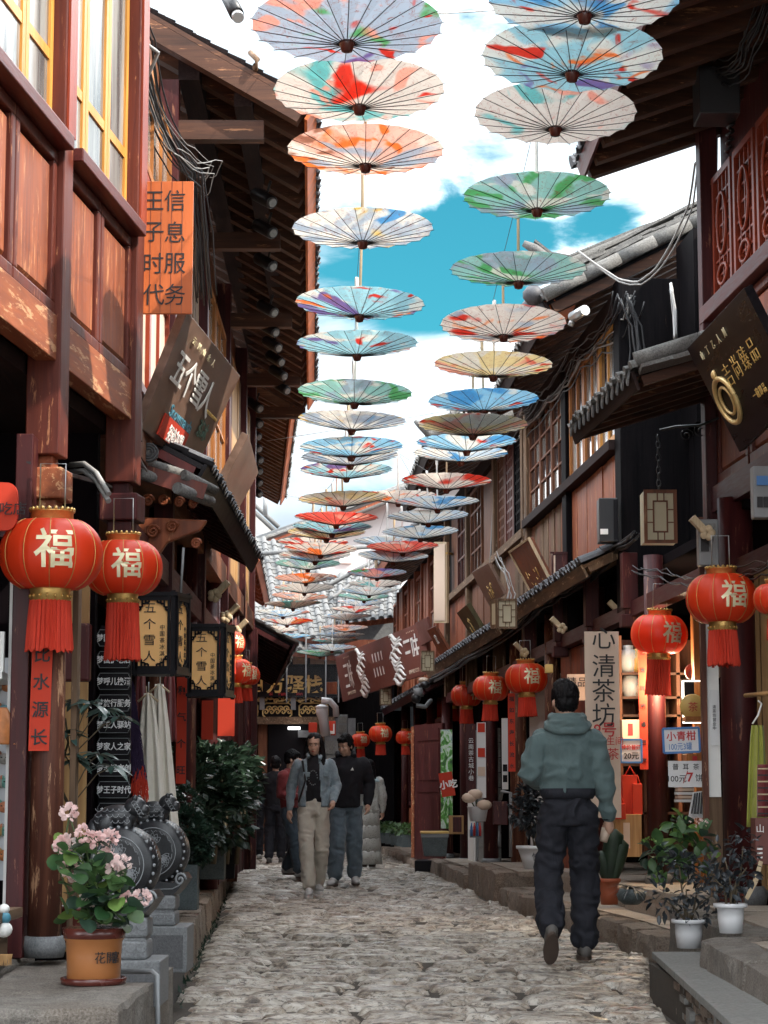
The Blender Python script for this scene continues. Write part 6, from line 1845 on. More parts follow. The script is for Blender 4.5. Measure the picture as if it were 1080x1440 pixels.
# ================================================================ drum stones
def drum(label, c, pedx, loc2):
    x, y, z = c; Rr = .152
    root = thing('drum_stone', label, 'stone carving', (x, y, .17), 'carved lion drum stones')
    yaw = R(-9); rot = Matrix.Rotation(yaw, 3, 'Z')
    def T(v): return Vector((x, y, z)) + rot @ Vector(v)
    prof = [(.0, -.085), (.095, -.085), (.115, -.088), (.118, -.080), (Rr * .93, -.080), (Rr * 1.0, -.062), (Rr * 1.06, -.03), (Rr * 1.07, 0), (Rr * 1.06, .03), (Rr, .062), (Rr * .93, .08), (.0, .085)]
    mb = MB(); mb.lathe(prof, n=48, axis='Y'); mb.v = [T(v) for v in mb.v]; mb.build('drum', M['carved_dark'], root)
    # studs round the rim
    for k in range(28):
        a = k / 28 * 6.2832
        st = MB().ell((0, 0, 0), (.008, .006, .008), 6, 4)
        st.v = [T(v + Vector((math.cos(a) * Rr * 1.01, -.062, math.sin(a) * Rr * 1.01))) for v in st.v]; st.build('stud', M['carved_line'], root)
    # flower relief
    g = MB()
    def ring(rad, r0=.0016, n=40, cx=0, cz=0):
        g.tube([T((cx + rad * math.cos(t / n * 6.2832), -.089, cz + rad * math.sin(t / n * 6.2832))) for t in range(n + 1)], r0, 4, cap=False)
    ring(.117, .0028)
    for (cx, cz, s, a0) in ((0, .045, .058, 1.57), (-.045, -.035, .050, 3.6), (.050, -.030, .050, -.5)):
        for k in range(5):
            a = a0 + (k - 2) * .52
            for s_ in (.82, .5):
                pts = [T((cx + s * s_ * (t / 8) * math.cos(a) + s * .22 * math.sin(t / 8 * math.pi) * math.cos(a + 1.57) * sg_, -.089, cz + s * s_ * (t / 8) * math.sin(a) + s * .22 * math.sin(t / 8 * math.pi) * math.sin(a + 1.57) * sg_)) for sg_ in (1,) for t in range(9)]
                pts2 = [T((cx + s * s_ * (t / 8) * math.cos(a) - s * .22 * math.sin(t / 8 * math.pi) * math.cos(a + 1.57), -.089, cz + s * s_ * (t / 8) * math.sin(a) - s * .22 * math.sin(t / 8 * math.pi) * math.sin(a + 1.57))) for t in range(9)]
                g.tube(pts, .0015, 4); g.tube(pts2, .0015, 4)
        ring(.012, .0015, 12, cx, cz)
    for k in range(14):
        a = k / 14 * 6.28; g.tube([T((.10 * math.cos(a + t * .06), -.088, .10 * math.sin(a + t * .06) + .006 * math.sin(t * 1.5))) for t in range(6)], .0014, 4)
    g.build('flower_relief', M['carved_line'], root)
    for k in range(34):
        a = k / 34 * math.pi * 1.2 - .3
        s1 = MB().tube([T((Rr * 1.055 * math.cos(a + t * .02 - .05), -.03 + .06 * t / 6, Rr * 1.055 * math.sin(a + t * .02 - .05 + .04 * math.sin(t)))) for t in range(7)], .0018, 4)
        s1.build('rim_relief', M['carved_line'], root)
    # crouching lion on top
    ln = MB()
    for (cx, cy, cz, a, b, c2) in ((-.02, .0, Rr + .045, .085, .055, .05), (.055, -.005, Rr + .085, .048, .042, .042), (.092, -.01, Rr + .072, .026, .028, .024), (.085, -.01, Rr + .055, .03, .026, .012), (-.085, .0, Rr + .02, .045, .04, .05), (.06, -.035, Rr + .12, .012, .010, .014), (.06, .03, Rr + .12, .012, .010, .014), (.03, -.04, Rr + .015, .022, .018, .035), (.03, .04, Rr + .015, .022, .018, .035), (-.06, -.045, Rr + .015, .035, .02, .04), (-.06, .045, Rr + .015, .035, .02, .04), (-.12, 0, Rr - .01, .03, .03, .05)):
        ln.ell(T((cx, cy, cz)), (a, b, c2), 14, 10, rot)
    lo = ln.build('lion', M['carved_dark'], root)
    for k in range(18):
        q = T((-.09 + .15 * (k % 6) / 6, -.058 + .004 * (k // 6), Rr + .03 + .024 * (k // 6)))
        MB().tube([q + Vector((.012 * math.cos(t / 7 * 3.14 + 3.14), 0, .012 * math.sin(t / 7 * 3.14 + 3.14))) for t in range(8)], .0012, 4).build('mane_scale', M['carved_line'], lo)
    for k in range(5):
        q = T((.06 + .008 * k, -.047, Rr + .10 - .012 * k)); MB().tube([q + Vector((.010 * math.cos(t), 0, .010 * math.sin(t))) for t in range(6)], .0015, 4).build('curl', M['carved_line'], lo)
    # scroll foot
    sc = MB()
    sc.v = []
    sc.prism([T((-.15, -.07, -Rr - .06)), T((.10, -.07, -Rr - .06)), T((.13, -.07, -Rr - .03)), T((.165, -.07, -.13)), T((.145, -.07, -.10)), T((.10, -.07, -.15)), T((-.10, -.07, -.14)), T((-.15, -.07, -.06))], rot @ Vector((0, .14, 0)))
    sc.build('scroll_foot', M['carved_dark'], root)
    for sgn in (1,):
        MB().tube([T((.14 + .03 * (1 - t / 22) * math.cos(t * .5), -.078, -.135 + .035 * (1 - t / 22) * math.sin(t * .5))) for t in range(20)], .006, 6).build('scroll_line', M['carved_line'], root)
        MB().tube([T((-.15, -.076, -.19)), T((.10, -.076, -.18)), T((.14, -.076, -.16))], .003, 5).build('scroll_line', M['carved_line'], root)
    zb = z - Rr - .06
    (a0, a1, b0, b1) = pedx
    h = zb - b1
    MB().box(a0, a1, y - .10, y + .12, b1, b1 + h * .46).build('plinth', M['grey_stone'], root, bevel=.012)
    MB().box(a0 + .008, a1 - .008, y - .09, y + .11, b1 + h * .46, b1 + h * .52).build('plinth_neck', M['grey_stone'], root)
    MB().box(a0, a1, y - .10, y + .12, b1 + h * .52, zb).build('plinth', M['grey_stone'], root, bevel=.012)
    for zz in (b1 + h * .12, b1 + h * .64):
        for k in range(3):
            xx = a0 + (a1 - a0) * (k + .5) / 3
            MB().tube([(xx + .018 * math.cos(t / 9 * 3.1416 + 3.1416), y - .103, zz + .03 + .018 * math.sin(t / 9 * 3.1416 + 3.1416)) for t in range(10)], .0018, 4).build('petal_relief', M['carved_line'], root)
    MB().box(loc2[0], loc2[1], y - .16, y + .2, b0, b1).build('base', M['grey_stone'], root, bevel=.006)
    MB().box(loc2[0] + .015, loc2[1] - .02, y - .163, y - .158, b0 + .02, b1 - .04).build('rough_inset', M['dark_granite'], root)
drum('nearer dark lion drum stone, partly behind the pink geraniums', (-1.085, 8.95, .735), (-1.10, -.965, .17, .355), (-1.15, -.905))
drum('farther dark lion drum stone with a carved flower disc, next to the slate planter', (-1.125, 10.7, .748), (-1.16, -1.02, .17, .39), (-1.18, -.955))

# ================================================================ pots and plants
def pot_mesh(r0, r1, h, mat, rim=.012, n=28):
    return MB().lathe([(r0, 0), (r0 + (r1 - r0) * .5, h * .5), (r1 - rim * .6, h * .84), (r1 + .002, h * .85), (r1 + rim, h * .88), (r1 + rim, h), (r1 - .004, h), (r1 - .012, h * .93), (0.0, h * .92)], n=n)
def pot(root, c, r0, r1, h, mat, rim=.012, band=None):
    mb = pot_mesh(r0, r1, h, mat, rim); c = Vector(c); mb.v = [v + c for v in mb.v]
    p = mb.build('pot', M[mat], root)
    s = MB().lathe([(r1 - .014, h * .90), (r1 - .02, h * .95), (0, h * .955)], n=20); s.v = [v + c for v in s.v]; s.build('soil', M['soil'], root)
    return p
def leaf_mesh(L, Wd, mat, curl=.15, fold=.12, n=4, name='leaf', shape='oval'):
    vs = []; fs = []
    for i in range(n + 1):
        t = i / n
        if shape == 'oval': w = Wd * math.sin(math.pi * min(1, max(.04, t * .94 + .03))) ** .8
        elif shape == 'round': w = Wd * math.sin(math.pi * min(.985, max(.12, t * .85 + .12))) ** .55
        else: w = Wd * (1 - t) ** .6
        z = -curl * L * t * t
        x = L * t
        vs += [(x, -w / 2, z + fold * w), (x, 0, z), (x, w / 2, z + fold * w)]
    for i in range(n):
        a = i * 3; fs += [(a, a + 3, a + 4, a + 1), (a + 1, a + 4, a + 5, a + 2)]
    return MB().add(vs, fs, True).mesh(name, mat)
def rot_to(d, roll=0):
    d = Vector(d).normalized(); q = d.to_track_quat('X', 'Z')
    return (q.to_matrix() @ Matrix.Rotation(roll, 3, 'X'))
def foliage(cs, leafm, n, mat, seed, name='foliage', size=(.8, 1.3), up=.3):
    """cs: clumps (centre, radii); joined leaves spread through the clumps' outer volume"""
    r = random.Random(seed); mb = MB(); src = leafm
    vsrc = [v.co.copy() for v in src.vertices]; fsrc = [tuple(p.vertices) for p in src.polygons]
    tot = sum(c[1][0] * c[1][2] for c in cs)
    for (c, rad) in cs:
        k = max(4, int(n * rad[0] * rad[2] / tot))
        for _ in range(k):
            d = Vector((r.gauss(0, 1), r.gauss(0, 1), r.gauss(0, 1))).normalized()
            s = r.uniform(.45, 1.06) ** .6
            p = Vector(c) + Vector((d.x * rad[0], d.y * rad[1], d.z * rad[2])) * s
            dd = (d + Vector((r.gauss(0, .45), r.gauss(0, .45), r.gauss(0, .4) + up * .3))).normalized()
            m = rot_to(dd, r.uniform(-.9, .9)); q = r.uniform(*size)
            mb.add([p + m @ (v * q) for v in vsrc], fsrc, True)
    return mb
# geraniums
def G_at(px, py, y): return W(px, py, y)
ger = thing('flower_pot', 'brown glazed pot of pink geraniums at the left foreground', 'potted plant', (-1.07, 8.04, .33))
gz = .33; gc = Vector((-1.07, 8.02, gz))
mb = MB().lathe([(.088, 0), (.098, .01), (.100, .10), (.104, .155), (.112, .165), (.116, .20), (.108, .20), (.10, .185), (0, .18)], n=36); mb.v = [v + gc for v in mb.v]; mb.build('pot', M['glazed_pot'], ger)
mb = MB().lathe([(.103, .158), (.1125, .166), (.1175, .203), (.107, .2045)], n=36); mb.v = [v + gc for v in mb.v]; mb.build('pot_rim', M['glaze_dark'], ger)
mb = MB().lathe([(.08, -.004), (.118, 0), (.122, .022), (.116, .024), (.098, .008)], n=36); mb.v = [v + gc for v in mb.v]; mb.build('saucer', M['glaze_dark'], ger)
lettering('花開', .045, M['black_ink'], gc + Vector((.055, -.092, .10)), (1, .55, 0), (0, 0, 1), ger, .001, name='character')
lettering('富', .045, M['black_ink'], gc + Vector((.088, -.06, .10)), (.55, 1, 0), (0, 0, 1), ger, .001, name='character')
gr = random.Random(31)
glm = [leaf_mesh(.055, .06, M['leaf_green'], .1, .15, 4, shape='round'), leaf_mesh(.055, .06, M['leaf_dark'], .1, .15, 4, shape='round'), leaf_mesh(.05, .055, M['leaf_lime'], .1, .15, 4, shape='round')]
for k in range(150):
    px = gr.gauss(140, 26); py = gr.uniform(1185, 1300)
    px = 78 + (px - 78) if px > 78 else 84
    if py < 1230: px = gr.uniform(80, 150)
    if px > 205: px = 190
    d = Vector((gr.gauss(.1, .6), gr.gauss(-.5, .5), gr.gauss(.1, .5)))
    yy = 8.0 + gr.uniform(-.14, .12)
    inst('leaf', glm[0 if gr.random() < .60 else (1 if gr.random() < .75 else 2)], W(px, py, yy), ger, rot_to(d, gr.uniform(-.8, .8)), gr.uniform(.75, 1.3))
for (px, py) in ((97, 1142), (94, 1186), (118, 1172), (135, 1182), (155, 1178), (152, 1203), (148, 1208), (162, 1222), (172, 1214), (98, 1222), (108, 1232), (125, 1262), (200, 1262), (180, 1266), (88, 1188)):
    yy = 7.93 + gr.uniform(-.05, .05)
    fc = W(px, py, yy)
    root_ = W(gr.uniform(120, 150), 1295, 8.02)
    MB().tube([root_, root_.lerp(fc, .5) + Vector((gr.uniform(-.02, .02), .03, .02)), fc + Vector((0, .01, -.01))], .0028, 5).build('stem', M['stem_green'], ger)
    fl = MB()
    for k in range(46):
        d = Vector((gr.gauss(0, 1), gr.gauss(0, 1), gr.gauss(.2, 1))).normalized()
        p = fc + d * .020; m = rot_to(d + Vector((gr.gauss(0, .5), gr.gauss(0, .5), gr.gauss(0, .5))), gr.uniform(0, 3))
        s = .019
        fl.add([p + m @ Vector(v) for v in ((0, 0, 0), (s * .5, -s * .55, .002), (s, -s * .25, .005), (s, s * .25, .005), (s * .5, s * .55, .002))], [(0, 1, 2, 3, 4)])
    fl.build('blossom', M['petal'], ger)
MB().tube([W(97, 1150, 7.97), W(90, 1190, 8.0), W(86, 1230, 8.0), W(110, 1290, 8.02)], .004, 6).build('stem', M['stem_green'], ger)

# umbrella-leaf plant behind
sch = thing('potted_tree', 'tall thin indoor tree with whorls of dark leaves beside the worn column', 'potted plant', W(105, 1300, 9.6))
pot(sch, W(108, 1325, 9.6), .07, .10, .16, 'glaze_dark')
MB().tube([W(106, 1300, 9.6), W(104, 1200, 9.6), W(106, 1120, 9.62), W(103, 1050, 9.6), W(110, 1000, 9.6)], [.014, .013, .011, .010, .007], 8).build('trunk', M['stem'], sch)
MB().tube([W(105, 1150, 9.6), W(86, 1110, 9.6), W(84, 1080, 9.6), W(96, 1045, 9.6), W(92, 1010, 9.6)], [.008, .007, .006, .005, .004], 7).build('limb', M['stem'], sch)
slm = leaf_mesh(.085, .030, M['leaf_teal'], .5, .12, 5)
sr_ = random.Random(77)
for (px, py, n_) in ((105, 985, 11), (128, 990, 9), (150, 998, 10), (108, 1070, 11), (92, 1062, 8), (138, 1062, 9), (158, 1078, 7), (100, 1035, 5), (170, 1010, 7), (88, 1030, 5)):
    c_ = W(px, py, 9.55 + sr_.uniform(-.06, .06))
    MB().tube([W(104, min(1130, py + 50), 9.6), c_.lerp(W(104, min(1130, py + 50), 9.6), .4) + Vector((0, 0, .03)), c_], .003, 5).build('limb', M['stem'], sch)
    for k in range(n_):
        a = k / n_ * 6.283 + sr_.uniform(-.2, .2)
        inst('leaf', slm, c_, sch, rot_to((math.cos(a), math.sin(a) * .8, sr_.uniform(-.15, .5)), sr_.uniform(-.4, .4)), sr_.uniform(.85, 1.25))

# big bush on the left with planters
bush = thing('bush', 'large dark leafy bush spilling over the left pavement', 'shrub', (-1.75, 18.6, .24))
bl = leaf_mesh(.085, .055, M['leaf_bush'], .25, .15, 2)
cl = []
for (px, py, yy, w, h) in ((278, 1082, 18, .22, .20), (308, 1080, 18.4, .24, .20), (336, 1076, 19, .17, .15), (265, 1108, 17.5, .16, .20), (300, 1120, 18, .26, .22), (328, 1125, 18.6, .20, .20), (338, 1100, 19, .17, .18), (290, 1155, 17.6, .17, .16), (320, 1165, 18.2, .18, .14)):
    cl.append((W(px, py, yy), (w, .35, h)))
foliage(cl, bl, 3000, None, 3).build('foliage', M['leaf_bush'], bush, kind='stuff')
for (px, yy) in ((300, 18), (318, 18.4), (332, 18.6)):
    MB().tube([W(px, 1215, yy), W(px + 4, 1180, yy), W(px - 4, 1130, yy)], [.025, .02, .012], 7).build('limb', M['stem'], bush)
def planter(label, px0, px1, py0, py1, y, mat='slate', taper=.9, round_=False, grp=None):
    a = W(px0, py1, y); b = W(px1, py0, y); w = b.x - a.x; h = b.z - a.z; cx = (a.x + b.x) / 2
    root = thing('planter', label, 'planter', (cx, y + w / 2, a.z), grp)
    k = w / 2 * taper; K = w / 2
    mb = MB(); cy = y + w / 2
    o8 = [(cx - k, cy - k, a.z), (cx + k, cy - k, a.z), (cx + k, cy + k, a.z), (cx - k, cy + k, a.z)]
    t8 = [(cx - K, cy - K, b.z), (cx + K, cy - K, b.z), (cx + K, cy + K, b.z), (cx - K, cy + K, b.z)]
    i8 = [(cx - K + .02, cy - K + .02, b.z), (cx + K - .02, cy - K + .02, b.z), (cx + K - .02, cy + K - .02, b.z), (cx - K + .02, cy + K - .02, b.z)]
    j8 = [(v[0], v[1], b.z - .05) for v in i8]
    mb.add(o8 + t8 + i8 + j8, [(0, 3, 2, 1)] + [(i, (i + 1) % 4, 4 + (i + 1) % 4, 4 + i) for i in range(4)] + [(4 + i, 4 + (i + 1) % 4, 8 + (i + 1) % 4, 8 + i) for i in range(4)] + [(8 + i, 8 + (i + 1) % 4, 12 + (i + 1) % 4, 12 + i) for i in range(4)] + [(12, 13, 14, 15)])
    mb.build('box', M[mat], root, bevel=.006)
    MB().box(cx - K + .025, cx + K - .025, cy - K + .025, cy + K - .025, b.z - .045, b.z - .03).build('soil', M['soil'], root)
    return root, Vector((cx, cy, b.z))
M['slate_teal'] = stone('slate_teal', (0.045, 0.06, 0.065), (0.11, 0.135, 0.14), None, 0.6, 9, 0.3, 0.005)
planter('nearer tall slate planter box on the left pavement', 246, 278, 1216, 1280, 14.2, 'slate_teal', 1.0)
planter('wider slate planter box at the foot of the big bush', 280, 316, 1188, 1237, 18.2, 'slate_teal', .97)
planter('black round-shouldered planter at the street edge of the big bush', 310, 331, 1192, 1236, 18.9, 'black_gloss', .85)
sh1 = thing('shrub', 'small-leaved green shrub growing in the nearer slate planter', 'shrub', W(262, 1216, 14.3))
foliage([(W(258, 1165, 14.3), (.14, .14, .14)), (W(275, 1180, 14.3), (.12, .12, .11)), (W(262, 1195, 14.3), (.15, .14, .10)), (W(262, 1130, 14.5), (.08, .1, .12)), (W(280, 1200, 14.3), (.08, .1, .06))], leaf_mesh(.045, .030, M['leaf_green'], .2, .15, 2), 1500, None, 8).build('foliage', M['leaf_dark'], sh1, kind='stuff')
MB().tube([W(262, 1218, 14.3), W(264, 1160, 14.3)], .012, 6).build('stem', M['stem'], sh1)

# right-hand pots
def potted(label, c, r0, r1, h, mat, clumps, lm, n, fm, seed, stems=3, cat='potted plant', name='potted_plant', grp=None, individual=False):
    root = thing(name, label, cat, c, grp)
    pot(root, c, r0, r1, h, mat)
    c = Vector(c); r = random.Random(seed)
    for k in range(stems):
        cl_ = clumps[k % len(clumps)][0]
        MB().tube([c + Vector((r.uniform(-.02, .02), r.uniform(-.02, .02), h * .9)), c.lerp(Vector(cl_), .55) + Vector((r.uniform(-.02, .02), 0, h * .5)), Vector(cl_)], [.007, .005, .003], 6).build('stem', M['stem'], root)
    if individual:
        for k in range(n):
            cc, rad = clumps[r.randrange(len(clumps))]
            d = Vector((r.gauss(0, 1), r.gauss(0, 1), r.gauss(0, 1))).normalized()
            p = Vector(cc) + Vector((d.x * rad[0], d.y * rad[1], d.z * rad[2])) * r.uniform(.5, 1.05)
            inst('leaf', lm[r.randrange(len(lm))] if isinstance(lm, list) else lm, p, root, rot_to(d + Vector((r.gauss(0, .5), r.gauss(0, .5), r.gauss(0, .5))), r.uniform(-.9, .9)), r.uniform(.7, 1.25))
    else:
        foliage(clumps, lm, n, None, seed).build('foliage', M[fm], root, kind='stuff')
    return root
GP = 'white plastic pots with dusky shrubs'
dl_ = leaf_mesh(.044, .022, M['leaf_dusk'], .2, .2, 3)
c1 = G(969, 1333, .22)
potted('white plastic pot with a dark-leaved shrub standing on the slate terrace', c1, .064, .080, .150, 'white_plastic',
       [(W(965, 1250, c1.y), (.13, .12, .10)), (W(930, 1262, c1.y), (.08, .1, .10)), (W(985, 1225, c1.y + .05), (.10, .1, .09)), (W(955, 1215, c1.y + .05), (.08, .1, .07)), (W(1000, 1260, c1.y), (.07, .08, .08)), (W(975, 1285, c1.y), (.10, .08, .05))], dl_, 290, 'leaf_dusk', 4, 5, grp=GP, individual=True)
c2 = G(1028, 1312, .345)
potted('white plastic pot with a looser shrub, on the upper right pavement', c2, .056, .073, .145, 'white_plastic',
       [(W(1020, 1210, c2.y), (.10, .1, .12)), (W(1045, 1190, c2.y), (.08, .1, .10)), (W(1003, 1235, c2.y), (.08, .09, .08)), (W(1050, 1220, c2.y), (.06, .08, .09)), (W(1030, 1245, c2.y), (.07, .08, .06))], dl_, 230, 'leaf_dusk', 5, 5, grp=GP, individual=True)
hy = G(958, 1262, .345)
hyd = potted('small hydrangea-like shrub with broad bright leaves behind the white pots', (hy.x, 12.6, .345), .07, .09, .12, 'glaze_dark',
       [(W(920, 1200, 12.6), (.09, .1, .07)), (W(950, 1182, 12.6), (.08, .1, .06)), (W(975, 1205, 12.6), (.10, .1, .07)), (W(958, 1160, 12.6), (.06, .06, .05)), (W(985, 1180, 12.6), (.06, .06, .05)), (W(940, 1215, 12.6), (.10, .1, .05))],
       [leaf_mesh(.095, .062, M['leaf_green'], .25, .15, 4), leaf_mesh(.10, .065, M['leaf_lime'], .25, .15, 4), leaf_mesh(.09, .06, M['leaf_dark'], .25, .15, 4), leaf_mesh(.09, .06, M['leaf_green'], .25, .15, 4)], 110, 'leaf_green', 6, 5, individual=True)
for (px, py) in ((985, 1158), (978, 1155), (955, 1150), (912, 1183)):
    c_ = W(px, py, 12.5); fl = MB()
    for k in range(16):
        d = Vector((gr.gauss(0, 1), gr.gauss(0, 1), gr.gauss(.3, .6))).normalized(); p = c_ + Vector((d.x * .03, d.y * .03, d.z * .012)); m = rot_to(d, gr.uniform(0, 3)); s = .016
        fl.add([p + m @ Vector(v) for v in ((0, 0, 0), (s, -s * .5, 0), (s, s * .5, 0))], [(0, 1, 2)])
    fl.build('blossom', M['petal'] if px > 970 else M['leaf_lime'], hyd)
# cactus in terracotta pot
cc = G(857, 1274, .16); cc.y = 15.6; cc = W(857, 1272, 15.9)
cac = thing('cactus_pot', 'cactus in a terracotta pot behind the hooded man', 'potted plant', cc)
pot(cac, cc, .062, .078, .19, 'terracotta', .008)
for (dx, h0, hh, rr, ln_) in ((0, .17, .38, .055, .05), (.05, .17, .30, .045, .08), (-.03, .17, .22, .04, -.04)):
    b = cc + Vector((dx * .5, 0, h0)); m_ = MB(); n = 20; vs = []; fs = []; K = 8
    for i in range(K + 1):
        t = i / K; rad = rr * (.75 + .5 * math.sin(t * 2.6)) * (1 if i < K else .15)
        for k in range(n):
            a = k / n * 6.283; q = rad * (1 + .10 * math.cos(a * 10 / 2 * 2))
            vs.append(b + Vector((q * math.cos(a) + ln_ * t, q * math.sin(a), hh * t)))
    for i in range(K):
        for k in range(n):
            fs.append((i * n + k, i * n + (k + 1) % n, (i + 1) * n + (k + 1) % n, (i + 1) * n + k))
    m_.add(vs, fs, True).build('cactus_stem', M['cactus'], cac)
ag = thing('aloe_pot', 'round dark bowl with spiky drooping leaves on the tea shop step', 'potted plant', W(888, 1272, 15.4))
c_ = W(888, 1272, 15.4); mb = MB().lathe([(.05, 0), (.095, .03), (.105, .07), (.085, .11), (.075, .11), (0, .10)], n=20); mb.v = [v + c_ for v in mb.v]; mb.build('pot', M['slate_teal'], ag)
al = leaf_mesh(.17, .016, M['leaf_dusk'], .75, .3, 6, shape='blade')
for k in range(34):
    a = gr.uniform(0, 6.28); inst('leaf', al, c_ + Vector((0, 0, .10)), ag, rot_to((math.cos(a), math.sin(a), gr.uniform(.2, 1.1)), 0), gr.uniform(.6, 1.1))
# ceramic pot with small tree left of the man
c_ = W(752, 1222, 20.6)
ct_ = potted('grey-white ceramic pot with a thin leafy tree left of the hooded man', c_, .10, .165, .22, 'white_plastic',
       [(W(742, 1120, 20.6), (.10, .12, .10)), (W(735, 1140, 20.6), (.10, .12, .12)), (W(750, 1150, 20.6), (.10, .12, .14)), (W(758, 1120, 20.6), (.10, .1, .12))], leaf_mesh(.07, .035, M['leaf_dusk'], .2, .2, 3), 520, 'leaf_dusk', 9, 4)
MB().ell(c_ + Vector((.02, -.145, .12)), (.03, .006, .02), 8, 6).build('painted_blossom', M['black_ink'], ct_)
lettering('竹', .08, M['black_ink'], c_ + Vector((.0, -.152, .12)), (1, 0, 0), (0, 0, 1), ct_, .001, name='character')
# planting bed boxes far right with lettuce-like greens
for k in range(6):
    px = 536 + k * 8.2; yy = 37.5 - k * .7
    c_ = G(px, 1186 - k * .2, .1)
    c_ = W(px, 1180 + k * 2.3 * .6, yy)
    t = thing('planter', 'planter of low greens by the far right windows, %s from the left' % ORD[k], 'planter', c_, 'row of low planters by the far windows')
    MB().box(c_.x - .13, c_.x + .13, yy - .1, yy + .1, c_.z - .05, c_.z + .14).build('box', M['slate_teal'], t)
    foliage([(c_ + Vector((0, 0, .19)), (.15, .13, .09))], leaf_mesh(.07, .05, M['leaf_green'], .3, .1, 2), 90, None, k).build('foliage', M['leaf_green'], t, kind='stuff')

# ================================================================ wool shawls, coats and hangers on the left
def drape(root, name, c, w0, w1, h, mat, seed, folds=5, amp=.02, lean=0, fr=0):
    r = random.Random(seed); n, m = 24, 18; vs = []; fs = []
    c = Vector(c)
    for j in range(m + 1):
        t = j / m; w = w0 + (w1 - w0) * t ** .7
        for i in range(n + 1):
            u = i / n - .5
            x = u * w + lean * t; yy = -amp * (1 + t) * math.cos(u * folds * 6.283 + seed + t * .8) - .03 * math.cos(u * 3.1416)
            vs.append(c + Vector((x, yy, -h * t - (fr * abs(u) * h * .5) * t)))
    k = n + 1
    for j in range(m):
        for i in range(n):
            a = j * k + i; fs.append((a, a + k, a + k + 1, a + 1))
    o = MB().add(vs, fs, True).build(name, mat, root)
    s = o.modifiers.new('solid', 'SOLIDIFY'); s.thickness = .012
    return o
M['fringe_purple'] = plain('fringe_purple', (0.035, 0.018, 0.055), .95, .5, 60, bump=.8, bscale=200)
M['cloth_maroon'] = cloth('cloth_maroon', (0.12, 0.01, 0.012), (0.2, 0.02, 0.02))
M['cloth_tan'] = cloth('cloth_tan', (0.40, 0.30, 0.2), (0.5, 0.4, 0.28))
hr = thing('clothes_rail', 'rail under the box lanterns carrying hung shawls', 'rail', W(200, 945, 12.6))
MB().tube([W(165, 948, 12.2), W(262, 946, 13.3)], .01, 8).build('bar', M['black_metal'], hr)
for (label, px, py, w0, w1, h, mat, sd, ln_) in (('cream wool shawl hung on the rail below the box lantern', 209, 975, .04, .19, .74, 'wool', 1, .03), ('second cream shawl just behind and right of the first', 225, 962, .04, .15, .82, 'wool', 2, .05), ('dark red cloth hanging at the left end of the rail', 197, 950, .06, .09, .45, 'cloth_maroon', 3, 0), ('tan cloth strip hanging left of the cream shawl', 201, 965, .03, .07, .62, 'cloth_tan', 5, -.02), ('red striped cloth hanging at the right end of the rail', 236, 950, .06, .10, .40, 'cloth_maroon', 4, 0)):
    yy = 12.5 + sd * .12
    t = thing('shawl', label, 'shawl', W(px, py, yy), 'shawls on the left rail')
    drape(t, 'cloth', W(px, py, yy), w0, w1, h, M[mat], sd, 2.2, .014, ln_, fr=.25 if mat == 'wool' else 0)
    MB().tube([W(px, py - 16, yy), W(px, py, yy)], .004, 5).build('hook', M['steel'], t)
    if mat == 'wool' : MB().tube([W(px, py, yy) + Vector((-.06, -.02, -.05)), W(px, py, yy) + Vector((0, -.02, .0)), W(px, py, yy) + Vector((.06, -.02, -.05))], .007, 6).build('hanger', M['pale_wood'], t)
ft = thing('fringed_scarf', 'dark purple tasselled scarf with red lower fringe beside the plaque rack', 'scarf', W(192, 1060, 12.0))
fm_ = MB(); fm2 = MB(); fr_ = random.Random(4)
for k in range(900):
    t = fr_.random(); px = 184 + 14 * t + fr_.uniform(-1, 1) * (2 + 9 * t); py = 955 + 160 * t
    p = W(px, py, 12.0 + fr_.uniform(-.03, .03)); L = fr_.uniform(.03, .07)
    q = p + Vector((fr_.uniform(-.015, .015), fr_.uniform(-.01, .01), -L))
    (fm_ if t < .80 + fr_.uniform(-.05, .05) else fm2).add([p + Vector((-.003, 0, 0)), p + Vector((.003, 0, 0)), q + Vector((.002, -.002, 0)), q + Vector((-.002, -.002, 0))], [(0, 3, 2, 1)])
fm_.build('fringe', M['fringe_purple'], ft, kind='stuff'); fm2.build('red_fringe', M['tassel_red'], ft, kind='stuff')
# dark box on a pipe between the two lanterns
pb = thing('loudspeaker_box', 'dark brown flat box hanging from a grey pipe by the plank wall', 'box', W(107, 958, 10.2))
a, b = W(86, 958, 10.2), W(127, 876, 10.2)
MB().box(a.x, b.x, 10.2, 10.27, a.z, b.z).build('housing', M['maroon'], pb, bevel=.012)
MB().tube([W(96, 826, 10.25), W(105, 824, 10.25), W(108, 830, 10.25), W(108, 878, 10.25)], .011, 10).build('pipe', M['grey_metal'], pb)
MB().tube([W(108, 852, 10.25), W(108, 866, 10.25)], .016, 10).build('pipe_collar', M['grey_metal'], pb)
# white ducts and cables near the top of the columns
wd = thing('cable_conduit', 'pair of white flexible conduits curving under the left floor beam', 'conduit', W(130, 670, 10.4))
for dz in (0, .035):
    MB().tube([W(98, 664, 10.5) + Vector((0, 0, dz)), W(118, 662, 10.4) + Vector((0, 0, dz)), W(135, 675, 10.3) + Vector((0, 0, dz)), W(150, 705, 10.2) + Vector((.01, 0, dz))], .014, 8).build('hose', M['cable_pale'], wd)
